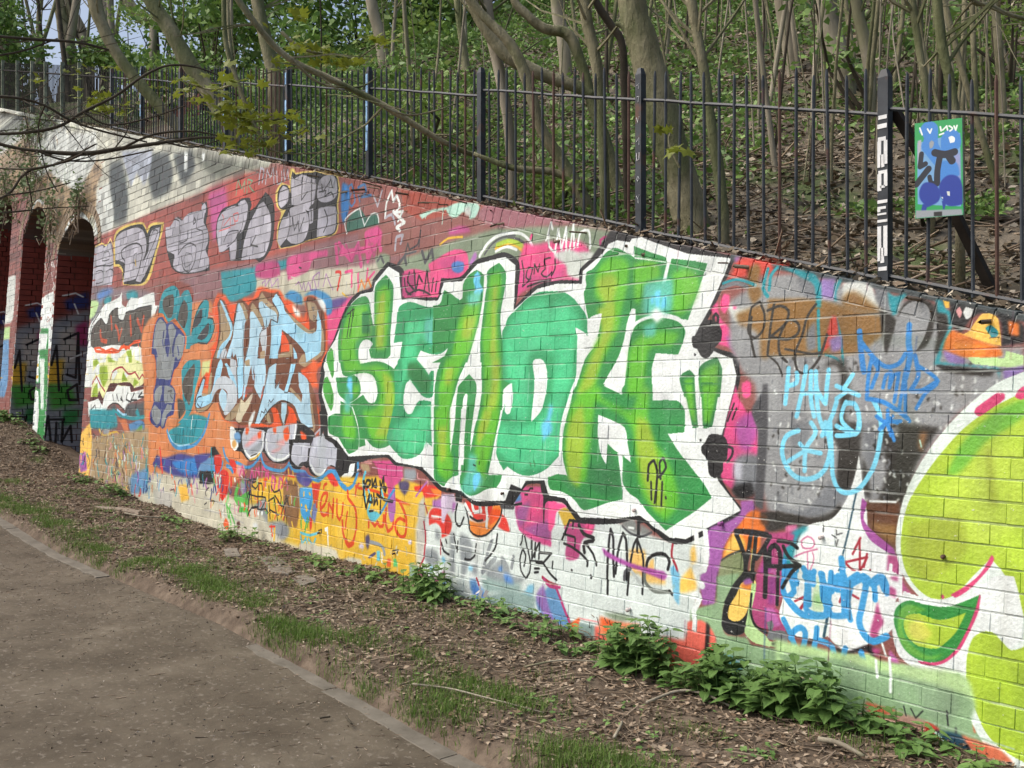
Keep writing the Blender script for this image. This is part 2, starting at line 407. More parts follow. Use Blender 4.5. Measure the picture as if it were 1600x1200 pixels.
# the paint on the wall: P/p = filled shape, S = stroke, C = speckle; picture frame, colour, softness or width | points
ART = r"""
# --- large grounds (photo frame z: 0,0,1) ---
p z rb 0 | -60,60 1700,60 1700,1300 -60,1300
p z ww 2 | -60,60 430,240 420,262 400,266 350,287 281,318 247,328 214,343 147,373 60,410 -60,450
P z k1 10 | 172,255 190,250 200,300 196,345 178,350 172,300
P z k1 8 | 235,240 262,238 270,270 262,300 240,312 232,280
P z wq 5 | 190,236 238,234 236,262 226,290 214,270 205,292 196,262
P z k1 8 | 270,240 300,236 305,262 285,290 276,262
P z k2 10 | 300,240 440,262 400,268 340,280 318,262
p z wh 3 | 288,236 294,238 293,268 288,268
p z wh 3 | 316,238 321,238 320,252 316,252
P z t1 8 | 100,262 140,240 160,262 150,300 160,330 150,350 140,318 118,300 96,330 84,380 70,400 60,330
p z w2 5 | 148,300 170,285 178,330 176,362 147,372 150,330
C z 0,420,60,372 ww k2 wh 24 9
# pier and arch faces at the far left
P z t1 5 | -60,240 60,230 100,250 150,300 140,345 84,400 60,440 -60,440
P z w2 4 | 60,215 150,205 150,250 120,300 80,270
P z w2 5 | -60,150 95,185 100,240 40,290 -60,300
P z k2 8 | -60,150 60,170 95,188 90,205 40,200 -60,190
P z t1 6 | -60,215 40,215 60,260 20,300 -60,300
C z -20,170,130,290 wh ww k2 k1 t1 60 9
S z wh 6 | 90,405 98,375 110,347 124,334 138,345 146,372
S z w2 4 | 50,330 60,312 68,318
P z rb 3 | 10,300 45,300 45,480 5,500
P z rb 3 | 60,380 90,380 88,470 60,470
C z 60,300,140,360 wh ww t1 br3 26 7
C z 62,395,86,470 wh ww rb 30 6
P z wh 1 | 62,470 84,455 83,510 80,545 58,545
C z 58,455,84,545 rb br3 gy 22 5
P z dg 1 | 55,513 76,513 72,720 48,720 50,600
P z wh 1 | 56,521 75,521 72,545 54,548
P z wh 1 | 58,550 62,550 60,598 57,596
P z wh 0 | 54,608 60,612 60,660 56,690 48,688 47,650
P z dk 2 | 50,600 66,598 66,608 52,608
P z gw 2 | 44,688 62,690 60,740 40,740
P z lw 2 | 62,560 70,560 68,640 64,640
P z w2 2 | 10,430 25,430 20,500 8,510
P z pg 2 | 5,510 16,510 15,530 3,530
P z b6 2 | 0,530 14,530 12,600 0,640
P z gr 3 | -30,500 0,500 0,560 -30,560
P z gyd 4 | 144,455 160,440 160,500 150,520 142,520
# mid red band tint
p z r2 6 | 147,373 247,329 400,267 440,262 520,280 640,300 650,340 600,352 400,408 280,432 144,455
P z r3 14 | 320,300 380,275 410,290 400,330 340,345
P z ppk 10 | 325,300 352,290 356,310 350,345 330,355
P z ppk 8 | 330,345 340,338 342,365 334,378
# grey-purple band below
p z gp 5 | 280,432 400,408 600,352 650,340 700,345 640,400 560,430 420,455 300,470
# sage green right top
p z s2 5 | 620,420 640,392 700,360 760,345 800,350 900,345 980,365 960,400 900,440 700,460
p z r4 5 | 560,280 960,362 900,352 830,352 780,355 720,372 640,400 560,400
p z r5 2 | 626,296 640,296 700,312 760,322 752,330 700,336 660,345 632,330
P z rsp 4 | 760,318 900,345 980,365 900,350 840,352 800,356 760,350 745,335
# left patches, mid height
p z of 4 | 400,430 460,424 560,420 600,405 610,430 540,470 420,480 400,460
p z cream 4 | 440,425 570,415 590,440 520,468 440,470
P z tl 3 | 345,425 395,418 400,450 370,470 350,470
P z tl 3 | 395,418 470,400 470,412 400,432
# --- PNUX/upper silver pieces (frame a) ---
P a lp 0 | 585,910 640,890 700,880 710,1000 700,1140 570,1150 565,1000
S a bk 1.2 | 600,900 596,1000 590,1140
S a bk 1.6 | 640,850 650,905 690,870 705,930 712,1010 640,1020 600,1025
S a bk 1.2 | 650,940 680,930 685,980 640,990 650,940
S a bk 1.2 | 600,1060 640,1050 645,1120 600,1130
S a bk 1.2 | 665,1060 690,1040 712,1060 700,1140
S a yl 1.8 | 590,905 640,880 665,895 690,850 712,900
P a yk 1 | 712,850 730,800 790,765 860,748 900,752 920,800 930,770 960,750 1025,748 1018,800 985,930 945,1080 905,1140 770,1140 762,1050 735,1025 712,1030
P a bk 0 | 722,850 740,812 800,778 860,762 895,765 922,820 945,775 975,765 1012,762 1000,830 975,920 935,1060 890,1130 775,1135 768,1040 745,1010 722,1012
P a lp 0 | 722,860 745,825 800,795 860,782 895,800 915,860 912,930 890,1000 870,1060 850,1100 770,1125 780,1060 775,1000 722,985
P a lp 0 | 950,800 1000,780 990,860 960,950 920,1050 880,1125 850,1115 880,1020 925,940 935,860
S a bk 2.2 | 765,970 760,930 800,895 855,880 885,900 890,950 870,1050 850,1110
S a bk 1.8 | 765,970 780,990 775,1060 760,1120
S a bk 1.6 | 940,860 960,800 985,800 975,850 930,950 895,1060
S a ds 1.4 | 840,950 855,940 850,1010 835,1000 840,950
S a ye 2 | 846,985 850,1020
P a bk 0 | 1040,790 1100,760 1110,710 1150,740 1180,690 1240,680 1270,660 1260,630 1295,620 1300,690 1290,760 1310,850 1300,940 1310,1000 1310,1050 1200,1070 1130,1070 1080,1040 1045,930
P a lp 0 | 1035,780 1065,775 1100,715 1140,740 1170,700 1250,675 1282,680 1275,750 1300,800 1300,880 1285,920 1305,970 1300,1030 1220,1060 1130,1060 1085,1030 1090,950 1050,930 1040,850
P a lp 0 | 1262,650 1280,628 1292,650 1285,690 1262,690
S a bk 1.6 | 1090,730 1120,740 1120,850 1115,950 1150,900 1190,880 1225,900 1215,1000 1180,1060 1150,1040 1135,960
S a bk 1.6 | 1130,800 1125,880 1170,860 1175,800
S a bk 1.2 | 1200,790 1195,850
S a ds 1.2 | 1165,940 1200,950 1195,1010 1160,1030 1150,980 1165,940
S a bk 2 | 1215,720 1225,745 1210,760 1215,720
S a bk 1.4 | 1240,700 1230,790 1265,800 1270,880 1240,1040
S a ds 1 | 1040,850 1300,790
S a ds 1 | 1050,905 1300,850
# PN piece
P a bk 0 | 1352,850 1362,720 1400,660 1480,630 1510,600 1560,595 1575,640 1560,680 1600,650 1660,560 1700,600 1720,700 1700,900 1650,980 1620,1000 1600,980 1500,990 1440,990 1430,920 1380,940
P a lp 0 | 1355,800 1365,730 1400,680 1450,650 1495,650 1520,700 1510,790 1480,830 1480,900 1470,980 1440,990 1435,900 1400,930 1370,935
P a lp 0 | 1490,650 1500,620 1530,608 1550,640 1545,720 1520,800 1500,820 1520,760 1518,690
P a lp 0 | 1510,985 1530,860 1560,760 1600,680 1620,640 1650,620 1690,700 1690,850 1650,960 1600,975
S a bk 1.6 | 1480,930 1490,960 1545,800
S a bk 1.4 | 1400,870 1430,810 1490,800 1470,860 1420,900
S a bk 2 | 1600,830 1570,890 1610,900
S a rd 1 | 1380,800 1400,720 1390,700
S a rd 1.2 | 1400,770 1440,720 1440,770 1470,760 1460,700 1490,690 1485,740 1465,740
S a rd 1 | 1370,805 1440,780
# MR tag green
S a gt 2 | 1475,580 1490,480 1510,540 1530,490 1530,560
S a gt 2 | 1545,570 1550,480 1580,490 1560,520 1590,560
# GMUW white letters top
S c lp 3 | 20,190 30,90 50,100 40,180
S c lp 2.4 | 60,190 70,100 90,150 110,90 115,190
S c lp 2.4 | 130,110 135,190 160,180 160,110
S c lp 2.4 | 175,100 180,170 200,100 205,160
# gold edged silver throw-up (frame c)
P c yl 1 | 210,130 220,90 240,95 250,120 300,110 350,105 380,90 400,110 440,125 510,130 525,200 525,260 515,320 520,400 500,500 400,530 330,545 240,580 150,595 130,540 140,440 160,370 130,330 125,240 160,180 215,200
P c bk 0 | 222,140 230,110 250,130 300,120 350,118 370,112 400,120 440,132 500,140 515,200 515,260 505,320 512,400 495,495 400,520 330,540 240,575 155,588 138,540 148,440 190,350 150,345 135,300 138,240 165,195 200,200 215,250
P c lp 0 | 148,240 170,200 200,215 205,260 195,310 160,340 142,320
P c lp 0 | 225,140 240,160 290,130 340,150 375,160 375,230 360,310 340,330 330,360 270,330 225,320 220,230
P c lp 0 | 400,160 440,135 490,140 508,200 505,260 480,290 430,305 390,290 385,230
P c lp 0 | 215,340 290,330 325,380 330,460 310,530 270,560 220,560 190,530 150,580 135,550 145,470 170,400 200,390
P c lp 0 | 390,340 440,330 500,330 505,400 490,490 440,510 380,520 385,440
P c lp 0 | 330,350 360,340 355,430 335,440
S c bk 2 | 290,150 285,290 320,240
S c bk 2 | 350,160 345,420
S c bk 1.6 | 230,400 240,480 265,420 270,490 300,400
S c bk 1.6 | 205,340 215,440 190,540
S c bk 2 | 430,350 450,420 425,490
S c bk 1.8 | 410,190 420,240 470,160 480,210
S c bk 1.8 | 395,240 440,230 430,270 470,240 485,270
# blue/dark letters, white scribble
P c bl 4 | 540,180 580,200 585,330 560,420 545,440 530,330
S c b4 3 | 555,290 570,220 600,190 610,230 620,300 600,330 580,300 595,250
S c b4 4 | 640,210 680,190 690,240 660,270 720,260
S c b4 2 | 650,300 640,260
P c tdg 1 | 570,420 620,360 660,350 690,400 740,370 770,400 770,440 680,460 570,490
S c wh 2.4 | 570,500 560,410 650,340 660,380 680,450 720,380 760,375 770,430
S c lp 3 | 735,260 760,330 790,230
S c wh 4 | 810,400 820,300 850,230 860,300 880,260 900,330 870,370 920,360 890,420
S c wh 5 | 860,360 900,400 930,430 880,460 900,480
S c lp 4.5 | 870,600 880,520 920,510 905,560
S c lp 4 | 815,400 850,380 870,440
S c dk 2.5 | 930,640 950,560 960,600 1010,570 1020,540
S c dk 2.5 | 1030,480 1020,580
# mint splash
P c mn 1 | 1020,380 1100,350 1200,330 1260,305 1380,310 1400,330 1370,400 1330,410 1340,360 1290,370 1250,400 1210,390 1190,350 1100,370 1040,410
S c mn 1.5 | 1170,350 1165,440
S c mn 1.5 | 1070,370 1060,405
P c w2 3 | 1300,340 1340,330 1345,390 1310,380
P c ppk 3 | 1200,480 1270,450 1330,460 1340,490 1270,500 1210,510
# pink lettering row
P c pk 2 | 200,650 300,620 380,610 450,600 450,640 360,660 330,730 200,790 190,700
S c pk 7 | 500,570 510,680
S c pk 7 | 520,560 590,660 640,560 660,700
S c pk 7 | 690,500 700,670 760,520 780,600
S c pk 9 | 530,620 620,610 740,590
P c pk 3 | 690,480 760,450 790,490 780,560 700,560
S c mg 3 | 560,560 600,680 640,570 650,690
S c mg 3 | 700,520 740,640 770,540
S c bk 2 | 270,710 285,715
S c cream 1.5 | 220,770 260,780
P c s2 3 | 740,650 800,620 840,640 830,700 770,730
S c ds 4 | 760,670 780,640 800,680
S c ds 5 | 890,690 930,640 940,690
S c ds 5 | 1040,610 1060,680 1100,600 1110,680
S c ds 3 | 930,630 1000,610
P c hp 2 | 1080,690 1160,640 1240,600 1310,610 1330,680 1320,760 1200,790 1100,760
P c pk 4 | 1130,680 1200,640 1290,640 1300,740 1200,740
P c bm 2 | 1225,690 1260,670 1300,680 1300,730 1260,745 1230,730
P c ppl 3 | 1330,690 1370,610 1385,640 1350,700
P c hp 2 | 910,740 980,720 1080,740 1150,760 1160,830 1140,905 910,900
S c ye 3 | 1150,570 1200,530 1290,520
S c rd 4 | 500,740 530,740 510,850
S c hp 4 | 560,740 600,730 600,830
S c hp 4 | 640,750 640,860
S c hp 4 | 700,720 690,800 740,740
S c oj 3 | 640,860 660,790 680,840 700,780 720,830
S c ye 2.5 | 540,870 600,910 660,860
P c vi 4 | 470,920 540,900 600,900 590,960 500,1010 460,980
P c hp 5 | 440,1000 520,960 580,900 610,900 560,1000 500,1180 440,1190
# small lilac tags
S c lv 1.6 | 250,820 270,800 290,850 300,800 310,860 330,800 350,860
S c lv 1.6 | 360,770 380,850 340,850 360,770 400,740 390,830
S c lv 1.6 | 420,830 440,750 480,850
S c lv 1.6 | 40,810 60,790 60,830 90,780 100,830 140,780 140,840
S c mg 2 | 20,760 30,700 60,700 50,750 90,700 100,760 130,700 150,760
P c mg 3 | 0,700 60,680 130,670 150,700 140,760 60,780 0,770
# rainbow arch
S c wh 5 | 1400,640 1450,560 1520,510 1600,495
S c ds 3 | 1430,630 1480,560 1550,520 1620,510
S e wh 4 | -20,175 60,180 110,220 130,260
S e ds 4 | -20,205 40,215 90,250 110,290
S e ye 5 | -100,270 -20,240 40,260 80,300
S e lm 6 | -90,250 -20,225 50,245 100,290
S e wh 4 | -100,290 -30,260 30,280
P e hp 4 | 60,300 80,230 130,250 250,230 400,220 470,260 490,300 430,340 430,490 340,470 200,480 90,520 0,620 10,500 40,380 45,340
P e pk 4 | 20,560 50,400 150,440 330,400 330,470 200,480 90,530
P e w2 4 | 260,300 380,280 440,330 430,470 350,440 340,380 270,330
P e w2 4 | 400,300 470,290 520,300 470,380 440,400 440,340
S e wh 3.5 | 215,220 245,110 255,150
S e wh 3.5 | 230,190 235,260 260,290
S e wh 3.5 | 270,300 290,150 310,280 340,140 340,290
S e wh 3.5 | 360,290 385,120 390,270
S e wh 3.5 | 410,260 430,170 480,160 490,270
S e mg 4 | 560,260 555,220 590,200
S e hp 4 | 120,210 125,190
S e bk 2 | 65,350 75,420 70,510 120,460
S e bk 2 | 100,400 90,450 110,470 130,400 110,390 100,400
S e bk 2 | 140,430 145,370 165,420 175,370
S e bk 2 | 240,330 205,340 210,400 185,430 220,450 250,420
S e bk 2.4 | 270,340 270,400 250,440
S e bk 2.6 | 100,510 180,480 240,470
P e bk 1 | 590,200 620,160 700,160 830,190 960,220 1180,270 1380,320 1380,345 1100,300 1000,270 810,195 740,210 730,235 650,215 600,250 560,290 440,420
# --- left block: ARRIVE/dark panel (frame J) and neighbours ---
P b s3 6 | 560,100 700,120 900,130 980,160 960,200 640,190 560,260
P J pg 2 | 130,230 200,210 250,230 240,300 190,400 140,430 120,400
P J oj 3 | 130,440 120,600 90,720 80,660 100,520
P J of 2 | 100,560 130,520 130,640 100,680
P J tl 4 | 300,230 350,160 400,180 380,250 330,270
P J tl 4 | 560,130 640,100 700,140 690,190 580,200
P J bm 6 | 220,160 300,90 400,80 420,110 330,170 260,220
P J wh 1 | 130,560 160,480 270,330 290,300 330,250 380,230 490,170 510,110 520,260 560,290 590,220 620,180 700,190 780,150 880,120 890,270 940,270 900,350 870,500 840,640 790,780 780,870 850,1150 850,1200 60,1200 110,1000 110,700
S J bk 2 | 130,700 160,560 180,480 270,340
S J bk 1.5 | 280,330 275,380
S J bk 2 | 920,290 880,440 860,600 800,780 800,870 860,1190
P J gd 0 | 160,720 165,580 200,500 270,420 290,430 330,490 350,470 370,380 430,310 470,300 475,420 530,440 560,350 630,330 650,330 700,300 850,280 840,440 830,600 790,680 740,740 400,720 200,760
S J bk 1.6 | 160,740 165,580 200,500 270,420 290,430 330,490 350,470 370,380 430,310 470,300 475,420 530,440 560,350 630,330 650,330 700,300 850,270 845,440 830,620 780,740 730,740
S J rr2 6 | 270,560 280,660 340,680
S J rr2 5 | 390,400 400,540
S J rr2 5 | 440,500 470,560 480,660 510,540
S J rr2 6 | 610,400 620,600
S J rr2 6 | 690,430 740,560 760,400
P J ye3 0 | 185,1180 190,850 240,810 280,870 340,850 360,800 420,830 480,870 560,800 600,770 640,850 660,760 720,740 720,900 740,930 770,880 780,960 790,1080 760,1190
P J wh 0 | 200,840 260,810 270,900 330,840 320,960 250,1000 200,930
P J wh 0 | 390,820 470,820 470,900 400,900
P J wh 0 | 660,740 710,730 715,900 660,880
P J wh 0 | 560,850 590,830 590,960 560,930
P J wh 0 | 190,1010 240,960 290,1100 260,1180 190,1100
P J lmd 2 | 190,900 230,880 300,990 350,950 350,1100 310,1180 270,1090 230,960 190,960
P J lmd 2 | 350,850 430,900 460,960 410,980 360,920
P J lmd 2 | 560,790 620,770 630,950 600,1020 590,880
P J lmd 1 | 500,1100 540,1000 600,1110 540,1140
P J lmd 1 | 380,1150 440,1000 470,1060 430,1150
P J lmd 1 | 650,960 700,900 710,1060 650,1160
S J mr 2.2 | 180,1130 220,1080 260,1150 310,1190
S J mr 2.2 | 390,1100 430,980 470,960 490,1010 520,960 560,1000 620,1030
S J mr 2.2 | 640,1020 690,1060 740,1050 780,1080
S J or 3 | 200,760 260,750 330,790 400,760 480,790 540,720 560,770 640,700 720,680
S J or 4 | 210,770 220,790 330,800 480,790 510,740 600,750
S J or 3 | 640,690 660,680 720,670
S J or 2 | 700,700 700,740
# lower part of that panel (frame R2 = 130,560,8)
P W ye3 0 | 100,480 110,330 150,200 200,60 800,60 790,200 740,350 700,330 640,370 600,340 480,290 330,330 290,480 240,520 190,430 180,480
P W wh 0 | 130,300 170,230 230,250 230,340 190,380 150,300
P W wh 0 | 150,120 200,60 230,180 170,210
P W wh 0 | 360,150 420,140 430,180 370,280
P W wh 0 | 490,200 540,170 590,190 540,240
P W lmd 2 | 210,100 300,90 310,250 260,360 210,250
P W lmd 1 | 480,290 500,160 560,280
P W lmd 1 | 620,360 640,240 700,300
P W lmd 1 | 110,480 130,370 180,300 185,480
S W mr 2.4 | 110,320 170,220 200,300 270,410
S W mr 2.4 | 340,290 370,170 430,120 490,110 560,190 610,190 650,170 700,260 740,200 780,250
P W mrd 0 | 85,520 100,480 180,480 200,400 250,500 300,390 340,310 430,310 480,300 590,300 640,370 740,330 790,260 780,370 640,400 600,420 580,350 480,340 430,330 380,400 300,430 240,590 190,510 80,540
P W wh 0 | 60,540 90,540 190,500 240,590 290,420 380,410 430,330 480,350 580,345 600,420 700,400 830,360 840,380 760,480 560,570 520,660 440,560 360,560 310,600 260,720 220,640 100,660 70,740
S W bk 1.6 | 70,740 110,680 220,650 250,710 290,690 320,610 370,560 440,570 520,650
S W bk 2 | 370,450 380,520
S W bk 2 | 420,450 440,530
S W bk 2 | 470,500 500,540 480,480
S W bk 2.4 | 560,430 540,510 600,540
S W bk 2.4 | 640,430 600,520 670,520
S W bk 2.4 | 740,420 690,480 760,480
S W bk 1.6 | 100,580 100,640 150,580 160,640
P W gd3 3 | 330,600 400,570 440,650 520,690 560,570 700,560 830,500 830,740 560,760 460,740
P W tl 2 | 650,680 680,620 710,700 700,740
S W tl 5 | 380,650 450,700 540,730 620,750 700,740 810,720
S W lt 3 | 430,640 500,700 540,700
S W mr 2 | 320,650 420,700
P W tl 5 | 90,760 200,680 420,700 430,850 300,890 100,860
S W nv 2 | 120,760 150,850 200,720 220,860
S W nv 2 | 290,720 300,850 400,760 390,830
P W oj3 2 | 440,760 540,760 570,900 590,1000 500,1100 520,930
P W tb 1 | 570,820 700,770 760,790 790,870 720,920 630,970 590,920
P W gr 3 | 650,920 700,860 740,830 740,900 700,960
S W ye 3 | 200,880 250,960 330,940 420,920 490,1000
P W ppl 2 | 340,1150 350,980 420,930 480,1000 480,1150
P W wh 3 | 640,1060 700,990 780,940 770,1180 700,1160
P W wh 3 | 420,1030 440,1010 480,1060 470,1160 420,1180
S W ye 3 | 600,960 620,1020 680,970 700,1010 760,970
P W gy 2 | 250,900 330,880 330,940 260,950
S W tl 5 | 220,1000 200,1100 240,1180
C W 60,870,800,1190 ye bd wh tn 30 6
# orange mid field
P z os 5 | 232,500 330,470 345,520 350,640 390,700 360,760 230,760 225,600
p z tn 4 | 112,690 232,668 232,775 112,760
P z yo 2 | 118,690 142,660 144,700 136,760 110,750
P z pu 2 | 124,712 134,705 136,735 126,738
P z tl 3 | 140,640 180,640 180,664 142,668
C z 118,672,232,765 bd tn br of oj dk tl yo 150 7
C z 165,690,232,752 mn wh pg ppl os pks 60 8
C z 232,600,335,700 gd or2 tl bd or oj2 40 9
C z 150,690,185,740 tl bd dk tn 16 8
p z gy 4 | 200,745 260,752 262,800 205,780
p z b6 4 | 205,742 232,730 232,782 205,775
p z of 6 | 232,740 345,735 345,830 232,800
P z vi2 3 | 250,705 300,712 330,725 320,745 270,742 240,725
P z os 3 | 232,700 260,640 330,640 345,690 300,700 255,715
P z bl 3 | 268,722 320,715 330,735 290,742
P z b2 2 | 330,715 350,720 345,740 325,738
C z 230,715,345,760 vi2 or tl rd b5 of nv 40 10
# purple-grey figure (navy/silver)
P J oj2 1 | 850,850 830,700 870,500 920,380 960,355 1040,430 1100,400 1200,520 1250,620 1230,760 1200,900 1120,1000 1080,1190 880,1190 890,880
P J nv 0 | 850,820 860,690 890,500 930,410 980,400 1020,480 1070,450 1110,480 1230,620 1220,760 1190,860 1150,960 1110,1000 1080,1100 1060,1190 910,1190 900,900 880,830
P J si 0 | 870,760 880,620 910,470 950,420 1000,460 1020,560 1000,700 1030,900 1010,1110 940,1100 930,900 900,760
P J si 0 | 1040,560 1050,490 1090,480 1130,550 1110,640 1080,760 1090,860 1070,1000 1050,1110 1030,1000 1040,860 1060,720
P J si 0 | 1130,640 1160,590 1220,620 1220,740 1190,860 1150,890 1130,850 1110,880 1100,800
S J nv 3 | 990,560 980,680 990,740
S J nv 3 | 1150,740 1160,830
P W nv 0 | 920,60 930,260 1060,300 1100,330 1140,370 1160,450 1140,580 1130,700 1060,730 1020,860 990,880 960,840 930,870 850,800 840,680 880,560 880,400 910,300
P W si 0 | 890,450 920,370 980,335 990,400 960,540 900,540
P W si 0 | 1020,340 1130,370 1140,480 1120,560 1020,560 1010,450
P W si 0 | 860,640 900,580 970,660 960,800 920,830 870,760
P W si 0 | 1050,570 1110,580 1100,650 1050,700 1010,840 980,860 990,700 1030,620
P W si 0 | 920,-20 960,-20 980,230 960,260 920,230
P W si 0 | 1000,-20 1150,-20 1090,260 1030,270 1010,200
S W ds 2 | 1060,410 1110,400 1090,460 1120,500
# teal bubble letters
P I br3 3 | 900,560 980,480 1080,400 1180,440 1300,490 1330,580 1300,700 1180,780 1000,640
P I tl 0 | 930,790 950,640 990,540 1050,500 1110,480 1160,540 1170,620 1220,540 1270,530 1310,620 1310,820 1290,1000 1300,1100 1290,1200 1240,1200 1250,1060 1210,980 1120,850 1040,900 980,800
P I gd 0 | 980,740 980,640 1040,590 1100,580 1110,680 1080,840 1040,850 1000,790
P I gd 0 | 1150,840 1180,720 1220,640 1260,700 1260,850 1220,970 1150,880
P I tl 0 | 1290,1100 1340,840 1390,710 1450,640 1500,660 1500,760 1490,850 1540,860 1560,960 1530,1060 1480,1140 1380,1130 1290,1170
P I dk 0 | 1310,960 1350,850 1410,740 1430,760 1410,900 1310,980
P I dk 0 | 1370,1080 1430,980 1500,900 1510,960 1480,1060 1420,1100
S I bk 2 | 1310,1000 1350,840 1390,720 1440,650
S I bk 2 | 1490,850 1550,860 1565,960 1520,1090 1480,1140 1380,1130
S I or2 3 | 1500,790 1560,830 1590,940 1560,1080 1500,1130
P W tl 0 | 1230,150 1280,60 1330,20 1460,20 1470,120 1440,250 1400,400 1380,560 1330,700 1230,810 1180,810 1280,680 1250,500
P W gd 0 | 1240,330 1300,170 1390,60 1400,140 1380,280 1370,420 1330,590 1280,500
P W gd 2 | 1180,500 1250,520 1280,640 1200,760 1180,600
P W tl 2 | 1080,900 1180,850 1350,700 1500,720 1560,750 1450,1000 1300,1080 1150,1080 1080,980
S W tl2 2 | 1200,1060 1220,880
S W tl2 2 | 1290,1050 1300,850
S W tl2 2 | 1370,1040 1400,850
S W bk 1 | 1240,1050 1260,900
S W bk 1 | 1330,1040 1340,900
S W wh 2 | 1370,720 1350,880
S W b5 5 | 1050,900 1090,1020 1160,1110 1300,1110 1420,1060 1510,930 1580,700
S W lt 2 | 1060,920 1120,1040 1200,1090 1330,1070
P W pgy 2 | 1490,40 1600,20 1590,200 1530,180 1500,260 1480,240
P W or 2 | 1540,170 1600,200 1560,280 1500,260
# --- LAWE piece (frames G,H) ---
P G or 3 | 260,200 300,130 380,150 440,240 520,240 600,180 700,180 740,80 800,60 900,90 1000,100 1060,200 1120,200 1200,320 1280,420 1330,450 1270,180 1380,150 1480,220 1530,300 1530,900 1420,1000 1440,1200 60,1200 120,1100 180,1080 230,800 190,780 270,680 290,450 230,350
P G bh 1 | 290,250 320,190 370,220 440,400 470,480 520,220 570,200 640,270 680,220 760,170 790,110 840,110 920,130 980,110 1040,240 1150,400 1330,560 1330,430 1290,230 1330,160 1430,200 1500,330 1520,600 1510,820 1450,920 1330,990 1350,1200 60,1200 200,1090 230,900 290,720 310,500
P G b5 2 | 1050,160 1120,100 1200,120 1260,180 1250,260 1180,240 1100,200
P G b5 2 | 1270,160 1400,90 1520,130 1590,200 1590,360 1530,380 1520,280 1450,200 1380,150
P G wh 2 | 1410,190 1470,190 1520,270 1520,360 1470,300
P G wh 3 | 1140,260 1220,330 1240,400 1180,390
P G or 3 | 1270,420 1300,340 1330,480 1350,520 1320,540
P G tn 0 | 310,300 330,220 350,260 440,420 465,540 440,650 370,700 300,860 290,1000 280,1130 210,1200 240,980 260,860 300,730 330,560
P G lt 0 | 315,210 340,215 400,340 455,480 460,560 430,660 380,740 340,860 290,1130 250,1200 280,900 320,740 420,620 440,540 400,420
P G lg2 0 | 300,880 370,740 400,800 320,1000 290,1130 250,1130
P G lt2 0 | 515,270 540,240 600,360 620,420 600,480 590,700 590,860 585,1200 510,1200 520,1000 500,820 470,860 460,790 440,880 380,910 420,760 450,680 470,600 475,500 500,400
P G tn 0 | 545,240 580,240 630,340 640,400 620,460 600,380
P G tn 0 | 665,300 690,240 740,300 810,420 810,520 760,540 700,400
P G lt2 0 | 660,400 670,340 700,340 780,480 800,530 770,600 760,740 740,900 700,960 720,1200 690,1100 680,950 640,1100 620,1200 595,1150 600,920 650,700 660,560
P G tn 0 | 600,900 660,880 660,960 610,960
P G tn 0 | 765,200 800,120 870,220 920,260 980,340 980,400 930,380 880,310 770,250
P G lt2 0 | 765,240 800,220 880,300 950,340 970,390 970,460 900,420 870,500 830,540 810,420 770,330
P G lg2 0 | 770,620 800,540 850,530 850,700 830,900 840,1180 770,1200 760,960 800,800
P G tn 0 | 780,800 830,780 830,1000 780,1000
P G lt 0 | 915,200 960,135 1040,250 1060,330 1150,430 1270,550 1370,590 1420,540 1420,400 1430,310 1470,470 1490,600 1470,800 1400,850 1300,920 1290,820 1240,740 1100,600 1020,540 1010,700 980,800 975,960 960,1050 940,1200 840,1200 880,900 900,640 900,460 910,430 980,460 990,350 950,280
P G tn 0 | 1310,230 1390,240 1430,320 1420,420 1390,460 1340,420
P G tn 0 | 1060,330 1150,400 1340,550 1400,520 1400,570 1330,590 1200,500
P G tn 0 | 1470,480 1500,600 1490,820 1420,880 1280,970 1210,920 1250,830 1290,820 1300,920 1390,860 1460,800
S G ds 1.2 | 1365,290 1380,330 1390,290 1365,290
S G ds 1.2 | 1380,380 1385,430 1410,400 1380,380
S G ds 1 | 810,240 830,300 840,250 860,250
P G tn 0 | 1110,710 1140,720 1140,850 980,860 990,820 1100,800
P G lt 0 | 975,920 1000,880 1100,870 1160,890 1150,740 1190,820 1200,960 1180,1080 1140,1180 1090,1180 1110,1080 1130,960 1080,920 1000,930
P G or 0 | 1020,560 1050,590 1100,680 1110,790 1010,800
P G or 0 | 990,960 1040,940 1110,980 1110,1080 1060,1200 980,1200 960,1080
S G bk 1.2 | 980,930 1080,910 1130,960 1130,1060 1090,1190
P G wh 0 | 1030,940 1080,930 1130,980 1120,1060 1110,990
P G lt 0 | 370,960 380,920 420,950 480,1060 510,1200 450,1200 380,1020
P G tn 0 | 290,1120 350,1080 450,1080 480,1180 380,1120 300,1180
P G lt 0 | 1210,1020 1230,1010 1310,1110 1320,1200 1220,1200
P G tn 0 | 1190,1020 1215,1010 1215,1200 1190,1200
S G bk 1 | 300,260 325,400 320,560 295,720 270,860 235,1040
S G bk 1.2 | 440,410 470,520 455,650 400,720 360,860 310,1120
S G bk 1.2 | 475,500 500,400 520,250
S G bk 1 | 590,500 580,800 590,1190
S G bk 1.2 | 620,470 610,560 640,500 640,760 600,900
S G bk 1.2 | 770,640 790,560 840,530 850,440
S G bk 1.2 | 780,640 750,800 780,1190
S G bk 1.2 | 920,230 985,350 975,465 910,430
# H lower half
P H or 3 | 60,300 130,200 200,190 330,620 370,700 500,730 700,770 900,780 1000,800 1200,720 1260,860 1440,860 1450,600 1400,500 1350,400 1440,60 1380,10 1300,100 1100,200 900,380 700,400 300,380
